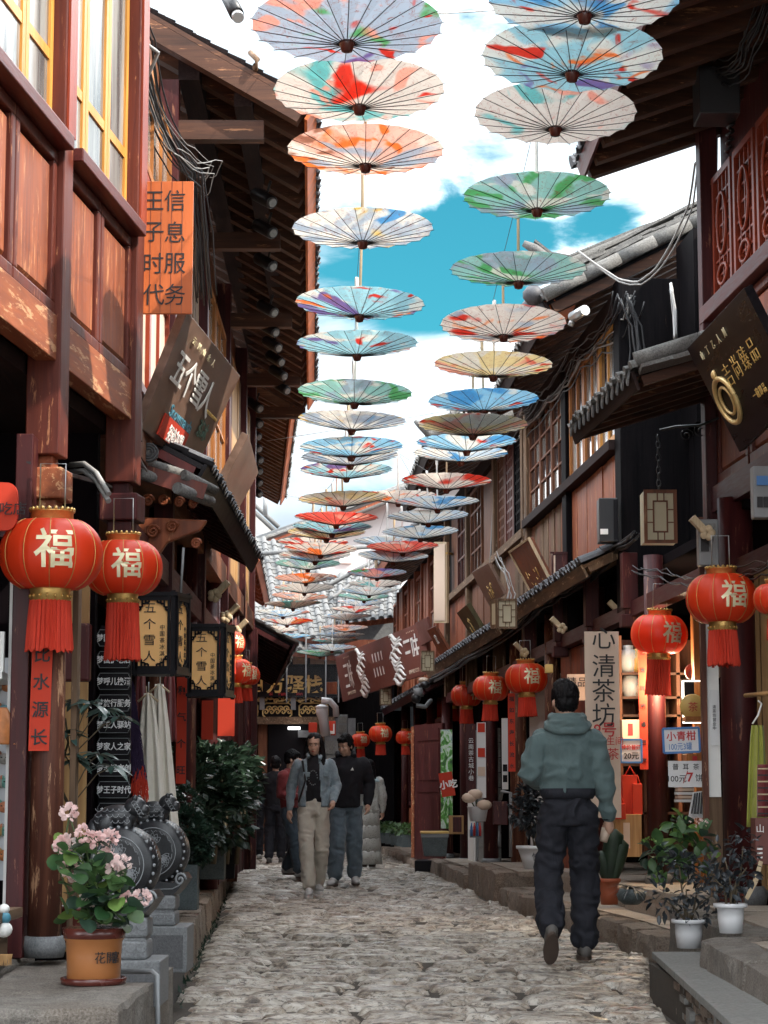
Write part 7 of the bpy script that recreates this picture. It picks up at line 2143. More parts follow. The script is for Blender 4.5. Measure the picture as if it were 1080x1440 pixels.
# goods of the shop at the far left edge
def pegb():
    t = NT('pegboard'); vo = t.n('ShaderNodeTexVoronoi'); vo.inputs['Scale'].default_value = 1; vo.inputs['Randomness'].default_value = 0
    t.l(t.coord((42, 42, 42), rand=False), vo.inputs['Vector'])
    t.setc(t.mix(t.ramp(vo.outputs['Distance'], [(.16, (0, 0, 0)), (.2, (1, 1, 1))]), (0.04, 0.04, 0.05), (0.55, 0.57, 0.6))); t.rough(.6); return t.m
M['pegboard'] = pegb()
pg = thing('pegboard', 'white pegboard hung with small colourful masks at the left edge', 'display board', W(0, 1235, 9.9))
a, b = W(-60, 1238, 9.9), W(23, 925, 9.9)
MB().box(a.x, b.x, 9.9, 9.92, a.z, b.z).build('panel', M['pegboard'], pg)
pc = [(0.45, .16, .05), (.12, .28, .32), (.5, .3, .1), (.25, .1, .06), (.15, .35, .3), (.55, .2, .1), (.3, .28, .25)]
for i, c in enumerate(pc): M['mask%d' % i] = plain('mask%d' % i, c, .5, .5, 30)
mr_ = random.Random(6)
for i in range(8):
    for k in range(2):
        py = 965 + i * 34; px = -4 + k * 14 - (i % 2) * 4
        t = thing('mask', 'small painted mask, %s one of the %s pegboard row' % ('right' if k else 'left', ORD[i]), 'mask', W(px, py, 9.86), 'painted masks on the pegboard')
        c_ = W(px, py, 9.87)
        MB().ell(c_, (.030, .014, .026), 12, 8).ell(c_ + Vector((0, -.012, -.004)), (.007, .009, .009), 8, 6).build('face', M['mask%d' % mr_.randrange(7)], t)
        for s in (-1, 1):
            MB().ell(c_ + Vector((s * .011, -.013, .006)), (.005, .003, .003), 6, 4).build('eye', M['black_ink'], t)
            MB().ell(c_ + Vector((s * .024, 0, .024)), (.010, .006, .012), 8, 5).build('horn', M['mask%d' % mr_.randrange(7)], t)
sf = thing('shelf', 'white shelf bracket cut by the left picture edge', 'shelf', W(0, 955, 9.5))
a, b = W(-40, 958, 9.5), W(14, 948, 9.5); MB().box(a.x, b.x, 9.3, 9.8, a.z, b.z).build('board', M['white_paint'], sf)
a, b = W(10, 948, 9.5), W(17, 893, 9.5); MB().box(a.x, b.x, 9.3, 9.33, a.z, b.z).build('bracket', M['white_paint'], sf)
bg_ = thing('cloth_bag', 'small patterned cloth bag with orange print at the left edge', 'bag', W(6, 1040, 9.3))
drape(bg_, 'bag_body', W(2, 995, 9.3), .05, .14, .16, M['mask0'], 9, 1, .01, .02)
ty = thing('toy', 'small blue and white toy figure standing on the window ledge', 'toy', W(6, 1322, 8.6))
c_ = W(5, 1318, 8.55)
for (dz, rr, mt) in ((.03, .035, 'white_paint'), (.075, .028, 'teal_ink'), (.11, .022, 'white_paint')):
    MB().ell(c_ + Vector((0, 0, dz)), (rr, rr, rr * .9), 12, 8).build('body', M[mt], ty)
yt = thing('yarn_tassel', 'yellow yarn tassel hanging below the window ledge', 'tassel', W(8, 1350, 8.4))
ym = MB()
for k in range(90):
    p = W(8 + fr_.uniform(-8, 8), 1342, 8.4) + Vector((0, fr_.uniform(-.02, .02), 0)); q = p + Vector((fr_.uniform(-.01, .01), 0, -.045))
    ym.add([p - Vector((.002, 0, 0)), p + Vector((.002, 0, 0)), q], [(0, 1, 2)])
ym.build('yarn', M['plank_yellow'], yt, kind='stuff')
# pipe beside the granite slab
pp = thing('drain_pipe', 'thin grey pipe bending down beside the granite landing', 'pipe', (-.86, 8.15, 0))
MB().tube([W(170, 1366, 8.3), W(214, 1366, 8.2), W(221, 1372, 8.15), W(222, 1440, 8.15), W(222, 1475, 8.15)], .010, 8).build('tube', M['grey_metal'], pp)

# ================================================================ tea shop goods on the right
shv = thing('display_shelf', 'tea shop shelf with round jars and cakes behind the orange post', 'shelf', W(885, 1150, 17.9))
a, b = W(868, 1200, 18.2), W(990, 900, 18.2)
MB().box(a.x, b.x, 18.2, 18.23, a.z, b.z).build('back_panel', M['brown_wood'], shv)
for py in (952, 985, 1010, 1040, 1078, 1145, 1188):
    z = W(0, py, 18).z; MB().box(a.x, b.x, 17.7, 18.2, z, z + .02).build('board', M['dark_wood_x'], shv)
for px in (869, 902, 950, 990):
    x = W(px, 1000, 17.9).x; MB().box(x - .015, x + .015, 17.7, 18.2, a.z, b.z).build('divider', M['brown_wood'], shv)
M['porcelain'] = plain('porcelain', (.55, .58, .58), .3, .15, 20, bump=0)
for i, (px, py, h, mt) in enumerate(((884, 950, .25, 'porcelain'), (898, 950, .22, 'gold_paint'), (888, 984, .23, 'porcelain'), (900, 984, .18, 'sign_cream'))):
    c_ = W(px, py, 17.85)
    t = thing('tea_jar', ['blue-white jar on the top shelf', 'golden jar beside the top blue-white jar', 'patterned jar on the second shelf', 'cream tin at the right of the second shelf'][i] + ' of the tea shop', 'jar', c_, 'jars in the tea shop')
    mb = MB().lathe([(.05, 0), (.085, h * .3), (.09, h * .6), (.06, h * .85), (.04, h * .87), (.045, h), (0, h * 1.02)], n=20); mb.v = [v + c_ for v in mb.v]; mb.build('body', M[mt], t)
for i, (px, py, rr, mt) in enumerate(((974, 994, .10, 'gold_paint'), (1000, 942, .09, 'sign_cream'), (975, 945, .07, 'board_choc'))):
    c_ = W(px, py, 17.0 if i else 16.6)
    t = thing('tea_cake', ['round golden tea cake on a stand in the lit showcase', 'round cream tea cake half behind the column', 'dark tea cake above the lit showcase'][i], 'tea cake', c_, 'pressed tea cakes on display')
    mb = MB().lathe([(0, -.02), (rr * .9, -.018), (rr, 0), (rr * .9, .018), (0, .02)], n=28, axis='Y'); mb.v = [v + c_ for v in mb.v]; mb.build('disc', M[mt], t)
    lettering('茶', rr * .8, M['red_ink'], c_ + Vector((0, -.024, 0)), (1, 0, 0), (0, 0, 1), t, .001, name='character')
sc_ = thing('showcase', 'small showcase edged with a bright light strip round a golden tea cake', 'showcase', W(975, 1015, 16.8))
M['led'] = emit('led', (1, .93, .8), 2)
lp = bpy.data.lights.new('showcase_lamp', 'POINT'); lp.energy = 22; lp.color = (1, .78, .5); lp.shadow_soft_size = .15
lo = bpy.data.objects.new('showcase_lamp', lp); lo.location = W(935, 960, 17.2); link(lo)
for (x0, x1, y0, y1) in ((960, 990, 957, 958.5), (960, 961, 959, 1015), (960, 990, 1016, 1017)):
    a = W(x0, y1, 16.8); b = W(x1, y0, 16.8); MB().box(a.x, b.x, 16.78, 16.8, a.z, b.z).build('light_strip', M['led'], sc_)
a = W(959, 1018, 16.9); b = W(995, 956, 16.9); MB().box(a.x, b.x, 16.88, 16.9, a.z, b.z).build('back_panel', M['dark_wood'], sc_)
a = W(962, 1014, 16.6); b = W(988, 1008, 16.6); MB().box(a.x, b.x, 16.5, 16.7, a.z, b.z).build('stand', M['orange_wood'], sc_)
def carton(label, px0, px1, py0, py1, y, mat='plank_yellow', grp='boxes and packs in the tea shop', cat='box', name='carton', stripe=None, d=.25):
    a = W(px0, py1, y); b = W(px1, py0, y)
    t = thing(name, label, cat, ((a.x + b.x) / 2, y, a.z), grp)
    MB().box(a.x, b.x, y, y + d, a.z, b.z).build('body', M[mat], t, bevel=.004)
    if stripe: MB().box(a.x + (b.x - a.x) * .3, a.x + (b.x - a.x) * .55, y - .003, y - .001, a.z + (b.z - a.z) * .2, b.z - (b.z - a.z) * .2).build('label', M[stripe], t)
    return t
carton('brown card box standing on the tea shop floor under the red gift bags', 866, 902, 1145, 1205, 17.2, 'cloth_tan' if False else 'plank_yellow', stripe='sign_cream')
carton('cream gift box with a red and black label on the third shelf', 875, 902, 1012, 1040, 17.6, 'sign_cream', stripe='red_ink')
carton('small wood coloured tea box beside the aslant price sign', 966, 992, 1060, 1076, 16.2, 'orange_wood', stripe='red_ink')
for i, (x0, x1, y0, y1) in enumerate(((868, 884, 1108, 1146), (876, 896, 1090, 1146), (890, 903, 1102, 1146), (866, 880, 1130, 1152))):
    t = carton(['leftmost red gift bag under the tea shop shelves', 'tallest red gift bag with handles in the middle', 'right red gift bag touching the couplet post', 'low red gift bag in front of the leftmost one'][i], x0, x1, y0, y1, 17.3 - .04 * i, 'red_couplet', 'red gift bags', 'gift bag', 'gift_bag', d=.12)
    a = W(x0 + 3, y0, 17.35 - .04 * i); b = W(x1 - 3, y0, 17.35 - .04 * i)
    MB().tube([a, a.lerp(b, .5) + Vector((0, 0, .07)), b], .006, 6).build('handle', M['red_couplet'], t)
for k in range(8):
    c_ = W(962 + (k % 2) * 1.5, 1128 - k * 5.2, 16.0)
    t = thing('paper_stack', 'white wrapped tea pack, %s from the bottom of the pile by the orange post' % ORD[k], 'pack', c_, 'white packs piled by the door post')
    MB().box(c_.x - .06, c_.x + .06, 15.95, 16.1, c_.z, c_.z + .020).build('pack', M['paper_white'] if k % 2 == 0 else M['sign_cream'], t)
sl = thing('slatted_rack', 'white slatted leaflet rack leaning beside the orange door post', 'rack', W(980, 1150, 15.6))
a, b, c2_, d_ = W(968, 1150, 15.5), W(990, 1150, 15.5), W(990, 1112, 15.6), W(975, 1114, 15.6)
MB().prism([a, b, c2_, d_], (0, .02, 0)).build('panel', M['paper_white'], sl)
for k in range(4):
    MB().beam(a.lerp(b, .2 + .2 * k) + Vector((0, -.005, .03)), d_.lerp(c2_, .15 + .22 * k) + Vector((0, -.005, -.01)), .012, .006).build('slot', M['black_ink'], sl)
# garments at the right edge
gn = thing('scarf', 'long lime green crocheted scarf on a white hanger at the right edge', 'scarf', W(1068, 1000, 13.2))
M['lime_cloth'] = cloth('lime_cloth', (0.26, 0.28, 0.03), (0.42, 0.42, 0.07))
drape(gn, 'cloth', W(1066, 1020, 13.2), .07, .13, .62, M['lime_cloth'], 2, 2.5, .012, -.01)
MB().tube([W(1058, 1018, 13.18), W(1066, 1006, 13.18), W(1071, 990, 13.18), W(1066, 985, 13.18)], .006, 6).build('hanger', M['white_paint'], gn)
MB().tube([W(1048, 978, 13.3), W(1090, 974, 13.0)], .014, 8).build('rail', M['plank_yellow'], gn)
pk = thing('donation_box', 'dark red box with pale emblem hung at the right picture edge', 'box', W(1075, 1215, 12.2))
a, b = W(1063, 1216, 12.2), W(1100, 1150, 12.2)
MB().box(a.x, b.x, 12.2, 12.35, a.z, b.z).build('body', M['board_choc'], pk, bevel=.004)
lettering('山', .05, M['white_paint'], W(1069, 1165, 12.19), (1, 0, 0), (0, 0, 1), pk, .001)
for k in range(3): 
    a = W(1065, 1195 + k * 6, 12.19); MB().box(a.x, a.x + .03, 12.193, 12.198, a.z, a.z + .010).build('printed_bar', M['white_paint'], pk)
st = thing('striped_bag', 'red and black striped woven bag hanging above the red box', 'bag', W(1075, 1150, 12.4))
drape(st, 'weave', W(1080, 1075, 12.4), .12, .14, .30, M['cloth_maroon'], 3, 2, .008)
for k in range(8):
    a = W(1068, 1082 + k * 9, 12.33); MB().box(a.x - .01, a.x + .12, 12.325, 12.33, a.z, a.z + .008).build('stripe', M['black_ink'] if k % 2 else M['pale_wood'], st)
cs_ = thing('cloth_strip', 'pale cream cloth strip hanging slanted beside the second white pot', 'cloth', W(1055, 1262, 11.6))
MB().prism([W(1068, 1210, 11.6), W(1073, 1212, 11.6), W(1066, 1240, 11.6), W(1052, 1266, 11.6), W(1048, 1262, 11.6), W(1060, 1236, 11.6)], (0, .01, 0)).build('strip', M['lime_cloth'] if False else M['pale_wood'], cs_)

# ================================================================ street things on the mid right
def bin_box():
    yb = 28.6
    t = thing('plastic_crate', 'grey plastic bin with a yellow lid at the street edge', 'bin', W(612, 1205, yb))
    a = W(592, 1204, yb); b = W(630, 1172, yb)
    cx = (a.x + b.x) / 2; w = (b.x - a.x) / 2
    MB().hexa([(cx - w * .8, yb - .12, a.z), (cx + w * .85, yb - .12, a.z), (cx + w * .85, yb + .2, a.z), (cx - w * .8, yb + .2, a.z), (cx - w, yb - .15, b.z), (cx + w, yb - .15, b.z), (cx + w, yb + .25, b.z), (cx - w, yb + .25, b.z)]).build('body', M['slate_teal'], t, bevel=.01)
    MB().box(cx - w * 1.05, cx + w * 1.05, yb - .17, yb + .27, b.z, b.z + .03).build('lid', M['gold_paint'], t, bevel=.006)
    MB().box(cx - w * 1.02, cx + w * 1.02, yb - .16, yb - .14, b.z - .05, b.z).build('rim', M['grey_metal'], t)
bin_box()
bx = thing('step_block', 'low black block step at the street edge before the bin', 'block', G(603, 1225, 0))
a = G(583, 1226, 0); b = G(620, 1226, 0)
MB().hexa([(a.x, a.y, 0), (b.x, a.y, 0), (b.x - .02, a.y + .8, 0), (a.x + .05, a.y + .8, 0), (a.x, a.y, .155), (b.x, a.y, .155), (b.x - .02, a.y + .8, .155), (a.x + .05, a.y + .8, .155)]).build('block', M['black_gloss'], bx, bevel=.01)
pb1 = thing('post_box', 'maroon metal box on a thin post by the peeling column', 'box', W(702, 1190, 23.2))
a, b = W(694, 1160, 23.2), W(714, 1127, 23.2); MB().box(a.x, b.x, 23.2, 23.35, a.z, b.z).build('housing', M['maroon'], pb1, bevel=.008)
MB().tube([W(702, 1162, 23.3), W(702, 1190, 23.3)], .015, 6).build('post', M['grey_metal'], pb1)
hrl = thing('handrail', 'grey steel handrail beside the steps by the maroon box', 'rail', W(718, 1200, 22.3))
MB().tube([W(704, 1124, 22.6), W(706, 1113, 22.5), W(718, 1115, 22.3), W(718, 1205, 22.3)], .018, 8).build('tube', M['grey_metal'], hrl)
bk = thing('bucket', 'white bucket of white and yellow blossoms by the mid right doorway', 'bucket', W(672, 1155, 25))
mb = MB().lathe([(.09, 0), (.12, .16), (.125, .17), (.11, .17), (0, .15)], n=18); c_ = W(672, 1155, 24.9); mb.v = [v + c_ for v in mb.v]; mb.build('pail', M['white_plastic'], bk)
for (px, py) in ((660, 1122), (668, 1117), (681, 1132)):
    MB().ell(W(px, py, 24.8), (.09, .06, .06), 10, 6).build('blossom', M['sign_cream'], bk)
    MB().tube([c_ + Vector((0, 0, .1)), W(px, py, 24.8)], .008, 5).build('stem', M['stem_green'], bk)
bt_ = thing('bottle_crate', 'clear crate of dark red bottles on the mid right doorstep', 'crate', W(670, 1178, 24.6))
a, b = W(661, 1178, 24.6), W(677, 1158, 24.6)
MB().box(a.x, b.x, 24.6, 24.75, a.z, a.z + .09).build('crate', M['grey_metal'], bt_)
for k in range(4):
    x = a.x + (b.x - a.x) * (k + .5) / 4; mb = MB().lathe([(.014, 0), (.014, .10), (.006, .13), (.006, .15)], (x, 24.58, a.z + .02), 8); mb.build('bottle', M['red_ink'] if k % 2 else M['blue_ink'], bt_)
ub = thing('utility_box', 'tan box with maroon door at the foot of the white doorpost', 'box', W(640, 1172, 27.5))
a, b = W(632, 1173, 27.5), W(652, 1147, 27.5); MB().box(a.x, b.x, 27.5, 27.8, a.z, b.z).build('housing', M['plank_yellow'], ub)
a, b = W(637, 1170, 27.48), W(649, 1149, 27.48); MB().box(a.x, b.x, 27.47, 27.5, a.z, b.z).build('door', M['maroon'], ub)
# meter boxes, cameras, small boxes
def box_thing(name, label, px0, px1, py0, py1, y, mat, cat='box', d=.15, trims=()):
    a, b = W(px0, py1, y), W(px1, py0, y)
    t = thing(name, label, cat, ((a.x + b.x) / 2, y, a.z))
    MB().box(a.x, b.x, y, y + d, a.z, b.z).build('housing', M[mat], t, bevel=.008)
    for (u0, u1, v0, v1, m2) in trims:
        MB().box(a.x + (b.x - a.x) * u0, a.x + (b.x - a.x) * u1, y - .012, y - .001, a.z + (b.z - a.z) * v0, a.z + (b.z - a.z) * v1).build('detail', M[m2], t)
    return t
box_thing('junction_box', 'large black box under the near right eave against the sky', 984, 1040, 92, 159, 13.4, 'black_metal', 'box', .3)
box_thing('speaker', 'black box speaker with a white label by the red boards', 843, 869, 700, 762, 18.4, 'black_metal', 'speaker', .2, ((.05, .45, .17, .29, 'white_paint'), (.75, .95, .05, .95, 'black_gloss')))
box_thing('junction_box', 'maroon junction box with pale side below the brown window grid', 778, 798, 778, 810, 20.8, 'maroon', 'box', .2, ((.03, .15, .1, .9, 'sign_cream'), (-.2, 1.0, .98, 1.06, 'maroon')))
box_thing('meter_box', 'clear electricity meter housing above the large right lantern', 983, 1010, 730, 795, 14.0, 'grey_metal', 'meter', .1, ((.1, .5, .3, .6, 'black_ink'), (.15, .85, .66, .9, 'slate')))
box_thing('meter_box', 'grey meter with dials at the right picture edge below the black board', 1060, 1084, 655, 728, 12.6, 'grey_metal', 'meter', .1, ((.2, .8, .62, .8, 'blue_ink'), (.2, .5, .2, .4, 'black_ink'), (.55, .8, .2, .4, 'black_ink')))
box_thing('meter_box', 'grey meter box on the stone wall beside the inn doorway', 475, 489, 1005, 1032, 39.5, 'grey_metal', 'meter', .15, ((.1, .9, .55, .9, 'slate'), (.1, .9, .1, .45, 'slate')))
box_thing('junction_box', 'reddish square box beside the end of the inn name board', 459, 474, 959, 976, 38.5, 'mid_red', 'box', .1)
box_thing('neon_sign', 'small red characters sign by the stone wall of the inn', 434, 446, 1016, 1030, 40.5, 'red_couplet', 'sign', .05)
box_thing('neon_sign', 'small red sign glimpsed right of the white curved duct', 458, 472, 1014, 1034, 40.5, 'red_couplet', 'sign', .05, ((.1, .9, .1, .3, 'white_paint'), (.1, .25, .3, .8, 'white_paint'), (.75, .9, .3, .8, 'white_paint')))
box_thing('light_box', 'small amber lamp box over the recess left of the cream sign', 767, 778, 934, 946, 21, 'gold_paint', 'lamp', .1)
du = thing('duct', 'white curved ventilation duct rising in front of the inn', 'duct', W(455, 1030, 39))
MB().tube([W(458, 1035, 39), W(455, 1012, 39), W(453, 1003, 39), W(453, 996, 39)], [.09, .09, .11, .11], 14).build('pipe', M['white_plastic'], du)
MB().ell(W(453, 995, 39), (.12, .12, .06), 14, 8).build('cap', M['white_plastic'], du)
MB().tube([W(452, 985, 39), W(464, 986, 39), W(472, 995, 39), W(473, 1008, 39)], .06, 10).build('elbow', M['white_plastic'], du)
cm = thing('security_camera', 'white dome camera under a bullet camera on the right eave strip', 'camera', W(590, 985, 29))
MB().ell(W(596, 957, 29), (.075, .10, .045), 14, 8).build('bullet_body', M['sign_cream'], cm)
MB().ell(W(598, 963, 28.9), (.07, .07, .05), 12, 8).build('bullet_lens', M['black_metal'], cm)
MB().tube([W(582, 975, 29), W(595, 973, 29)], .065, 12).build('dome_body', M['grey_metal'], cm)
MB().ell(W(585, 982, 29), (.07, .07, .07), 12, 8).build('dome', M['black_metal'], cm)
MB().tube([W(585, 992, 29), W(598, 994, 29), W(606, 985, 29.2)], .03, 8).build('bracket', M['grey_metal'], cm)
# yellow carved beam ends / wooden arms
for i, (px, py, yy) in enumerate(((790, 884, 20.3), (737, 918, 22.6), (872, 862, 19.0), (994, 750, 13.9), (302, 838, 15.5), (318, 868, 17.5), (332, 888, 19.5))):
    t = thing('wooden_bracket', ['pale wooden arm beside the dark red hanging post, right of centre', 'pale wooden arm over the lantern above the hooded man', 'pale carved rosette under the dark post by the tea sign', 'pale wooden peg on the near right meter box', 'pale wooden arm left of the bend, topmost', 'pale wooden arm left of the bend, middle one', 'pale wooden arm left of the bend, lowest'][i], 'bracket', W(px, py, yy), 'pale wooden arms on both rows')
    sgn = -1 if px > 500 else 1
    c_ = W(px, py, yy)
    MB().beam(c_, c_ + Vector((sgn * .10, -.02, .10)), .045, .045).build('arm', M['pale_wood'], t)
    for k in range(5):
        a = k / 5 * 6.283; MB().ell(c_ + Vector((.028 * math.cos(a), -.03, .028 * math.sin(a))), (.026, .018, .026), 10, 6).build('petal', M['pale_wood'], t)

# ================================================================ spotlights under the left eaves
sm1 = MB().lathe([(.034, 0), (.040, .01), (.040, .19), (.036, .20)], n=14, axis='Y').mesh('housing', M['black_metal'])
sm2 = MB().lathe([(.022, -.006), (.026, -.004), (.026, .0)], n=14, axis='Y').mesh('lens', M['slate'])
sm3 = MB().tube([(0, .08, .04), (0, .08, .11)], .008, 6).mesh('bracket', M['black_metal'])
for i, (px, py, z) in enumerate([(383, 285, 5.2), (384, 328, 5.2), (384, 375, 5.2), (386, 440, 5.2), (388, 468, 5.2), (392, 490, 5.2), (396, 510, 5.2), (400, 530, 5.2), (404, 550, 5.2), (366, 575, 5.2), (366, 597, 5.2), (364, 615, 5.2), (365, 632, 5.2), (367, 648, 5.2), (366, 664, 5.2), (366, 680, 5.2), (366, 696, 5.2)]):
    yy = (z - 1) * F / (1125 - py)
    t = thing('spotlight', 'black cylindrical spotlight, %s along the %s left eave' % (ORD[i if i < 9 else i - 9], 'nearer' if i < 9 else 'farther'), 'spotlight', W(px, py, yy), 'black spotlights under the nearer left eave' if i < 9 else 'black spotlights under the farther left eave')
    t.rotation_euler = (R(28), 0, R(38)); s = 1.25 if i < 9 else 1.35; t.scale = (s, s, s)
    for nm, m in (('housing', sm1), ('lens', sm2), ('bracket', sm3)): link(bpy.data.objects.new(nm, m), t)
# silver tube lamp above, at the top left corner of the sky
tl_ = thing('spotlight', 'large black tube lamp at the top of the left eave against the sky', 'spotlight', W(330, 8, 12.6))
MB().tube([W(318, -10, 12.7), W(333, 20, 12.5)], .045, 16).build('housing', M['black_metal'], tl_)
MB().tube([W(332.2, 18.5, 12.52), W(335.2, 25, 12.47)], .036, 16).build('lens', M['steel'], tl_)
# silver lamp under second right roof
tl_ = thing('spotlight', 'pale tube lamp beneath the tiled corner of the right tea house roof', 'spotlight', W(812, 438, 18))
MB().tube([W(805, 446, 18), W(823, 436, 17.8)], .045, 14).build('housing', M['steel'], tl_)
MB().tube([W(806, 448, 18), W(802, 458, 18)], .025, 8).build('bracket', M['steel'], tl_)

# ================================================================ cables, pipes
def bundle(label, paths, n, spread, r=.007, mat='cable', seed=1, cat='cables', pale=0):
    rr = random.Random(seed)
    pts0 = [W(*p) for p in paths]
    root = thing('cable_bundle', label, cat, pts0[0])
    for k in range(n):
        ofs = Vector((rr.gauss(0, spread), rr.gauss(0, spread), rr.gauss(0, spread)))
        pts = [p + ofs + Vector((rr.gauss(0, spread * .28), rr.gauss(0, spread * .28), rr.gauss(0, spread * .28))) for p in pts0]
        # smooth
        sm = []
        for a, b in zip(pts, pts[1:]):
            for t in range(4): 
                tt = t / 4; sm.append(a.lerp(b, tt) - Vector((0, 0, spread * 1.2 * 4 * tt * (1 - tt) * rr.uniform(.3, 1))))
        sm.append(pts[-1])
        MB().tube(sm, r * rr.uniform(.6, 1.2), 6).build('cable', M['cable_pale' if rr.random() < pale else mat], root)
    return root
bundle('tangle of black cables running down the wall beside the orange sign', [(178, -10, 11.6), (200, 60, 11.8), (212, 130, 12.2), (240, 200, 12.6), (275, 245, 13), (283, 330, 13.2), (287, 420, 13.4)], 14, .035, .006, seed=2)
bundle('loose pale cable looping over the left wall top', [(150, -5, 11.3), (200, 55, 11.6), (222, 72, 11.8), (205, 110, 11.9), (205, 135, 12)], 1, .005, .012, 'cable_pale', seed=3)
bundle('thin pale cables fanned across the dark left eave', [(200, 110, 12), (225, 180, 12.3), (262, 222, 12.6), (300, 240, 13), (283, 265, 13.2)], 5, .04, .003, 'cable_pale', seed=4)
bundle('straight pipes and cables rising before the sky on the right', [(1003, 150, 15.3), (1001, 250, 15.3), (999, 380, 15.3), (998, 480, 15.3)], 7, .022, .014, seed=5)
bundle('cable sweeping from the right pipes down over the tile verge', [(1000, 208, 15.3), (980, 235, 15.5), (972, 290, 15.8), (950, 340, 16), (925, 380, 16.2), (900, 400, 16.4), (870, 395, 16.6), (815, 356, 17)], 2, .012, .008, 'cable', seed=6, pale=.5)
bundle('thick black cables hanging under the tea house eave', [(885, 420, 18.4), (872, 455, 18.6), (845, 480, 19.5), (815, 500, 20.5), (795, 535, 21.5), (770, 560, 22.5), (745, 590, 24), (720, 620, 26), (700, 655, 28), (690, 700, 29.5)], 16, .06, .009, seed=7, pale=.06)
bundle('upright black cables by the orange window', [(878, 415, 18.3), (892, 450, 18.3), (897, 490, 18.3), (890, 560, 18.3)], 8, .03, .010, seed=8)
bundle('bound cables along the eave strip above the tea shop', [(895, 752, 17.5), (868, 768, 18.6), (845, 800, 19.6), (815, 822, 20.6), (790, 835, 21.5), (760, 850, 22.8), (720, 890, 25), (660, 925, 28), (610, 955, 31)], 8, .025, .010, seed=9, pale=.25)
bundle('white looping cables beside the rust red board', [(705, 795, 24), (700, 780, 24), (712, 800, 23.6), (720, 830, 23.4), (715, 850, 23.2)], 4, .03, .007, 'cable_pale', seed=10)
bundle('vertical pale conduits between the weathered right windows', [(742, 600, 24.45), (742, 680, 24.45), (740, 755, 24.45)], 3, .015, .014, 'cable', seed=11, pale=.5)
bundle('vertical pale conduit beside the farther weathered planks', [(696, 650, 27.4), (695, 730, 27.4), (692, 800, 27.4)], 2, .015, .016, 'cable_pale', seed=12)
bundle('cables crossing the dark recess above the large right lantern', [(895, 800, 16.5), (930, 805, 16), (960, 815, 15.5), (1000, 818, 15)], 4, .03, .005, seed=13, pale=.2)
bundle('cables strung across the dark beam at the right edge', [(1005, 830, 14.4), (1030, 805, 13.6), (1060, 800, 13), (1090, 790, 12.4)], 5, .03, .005, seed=14, pale=.3)
bundle('cables under the near right eave beside the junction box', [(1078, -5, 12.5), (1050, 60, 12.8), (1040, 90, 13), (1010, 100, 13.4), (985, 95, 13.6)], 9, .035, .007, seed=15, pale=.15)
bundle('pale pipes on the dark gable beside the black board', [(945, 400, 18), (950, 440, 18), (952, 478, 18)], 5, .025, .010, 'steel', seed=16)
bundle('cables under the left pent roof corner', [(188, 600, 11.6), (190, 640, 11.6), (200, 660, 11.7)], 4, .012, .009, seed=17, pale=.3)
bundle('thin conduit along the left house edge', [(194, 440, 11.5), (196, 540, 11.5), (197, 620, 11.5)], 3, .008, .006, 'cable', seed=18, pale=.3)
gp = thing('gutter_pipe', 'slim rusty gutter pipe following the second left eave', 'pipe', W(360, 100, 13.7))
MB().tube([W(352, 74, 13.5), W(362, 84, 13.4), (W(359, 92, 13.4)), W(362, 190, 15.2)], .018, 8).build('tube', M['grey_wood'], gp)
MB().tube([W(364, 190, 15.2), W(378, 240, 15.8), W(392, 330, 17.0), W(402, 440, 19.8), W(408, 555, 23.6)], .016, 8).build('tube', M['grey_wood'], gp)
coil = thing('cable_coil', 'black coiled hose beside the carved red windows', 'coil', W(1030, 200, 13.6))
MB().tube([W(1024 - 4 * math.sin(t * .9) + t * .25 * 0 + (t / 60) * 10, 215 - t * 1.6, 13.6 + .05 * math.cos(t * .9)) for t in range(60)], .012, 6).build('hose', M['cable'], coil)
# ================================================================ people
def limb(mb, pts, rr, n=14, ry=None):
    pts = [Vector(p) for p in pts]
    a, b = pts[0], pts[-1]
    d0 = (pts[0] - pts[1]).normalized(); d1 = (pts[-1] - pts[-2]).normalized()
    P = [a + d0 * rr[0] * .8, a + d0 * rr[0] * .45] + pts + [b + d1 * rr[-1] * .45, b + d1 * rr[-1] * .8]
    Rr = [rr[0] * .35, rr[0] * .8] + list(rr) + [rr[-1] * .8, rr[-1] * .35]
    mb.tube(P, Rr, n)
def loft(mb, secs, n=20):
    vs = []; fs = []
    for (x, y, z, rx, ry) in secs:
        for k in range(n):
            a = 2 * math.pi * k / n; c, s = math.cos(a), math.sin(a)
            vs.append((x + rx * math.copysign(abs(c) ** .85, c), y + ry * math.copysign(abs(s) ** .85, s), z))
    for i in range(len(secs) - 1):
        for k in range(n):
            a, b = i * n + k, i * n + (k + 1) % n; fs.append((a, b, b + n, a + n))
    fs.append(tuple(reversed(range(n)))); m = (len(secs) - 1) * n; fs.append(tuple(m + k for k in range(n)))
    mb.add(vs, fs, True)
def remesh(mb, vox, smooth=3):
    m = mb.mesh('tmp', [])
    o = bpy.data.objects.new('tmp', m); COL.objects.link(o)
    r = o.modifiers.new('r', 'REMESH'); r.mode = 'VOXEL'; r.voxel_size = vox
    s = o.modifiers.new('s', 'SMOOTH'); s.iterations = smooth; s.factor = .6
    dg = bpy.context.evaluated_depsgraph_get(); dg.update()
    e = bpy.data.meshes.new_from_object(o.evaluated_get(dg))
    bpy.data.objects.remove(o)
    v = [x.co.copy() for x in e.vertices]; f = [tuple(p.vertices) for p in e.polygons]; nn = [x.normal.copy() for x in e.vertices]
    bpy.data.meshes.remove(e)
    return v, f, nn
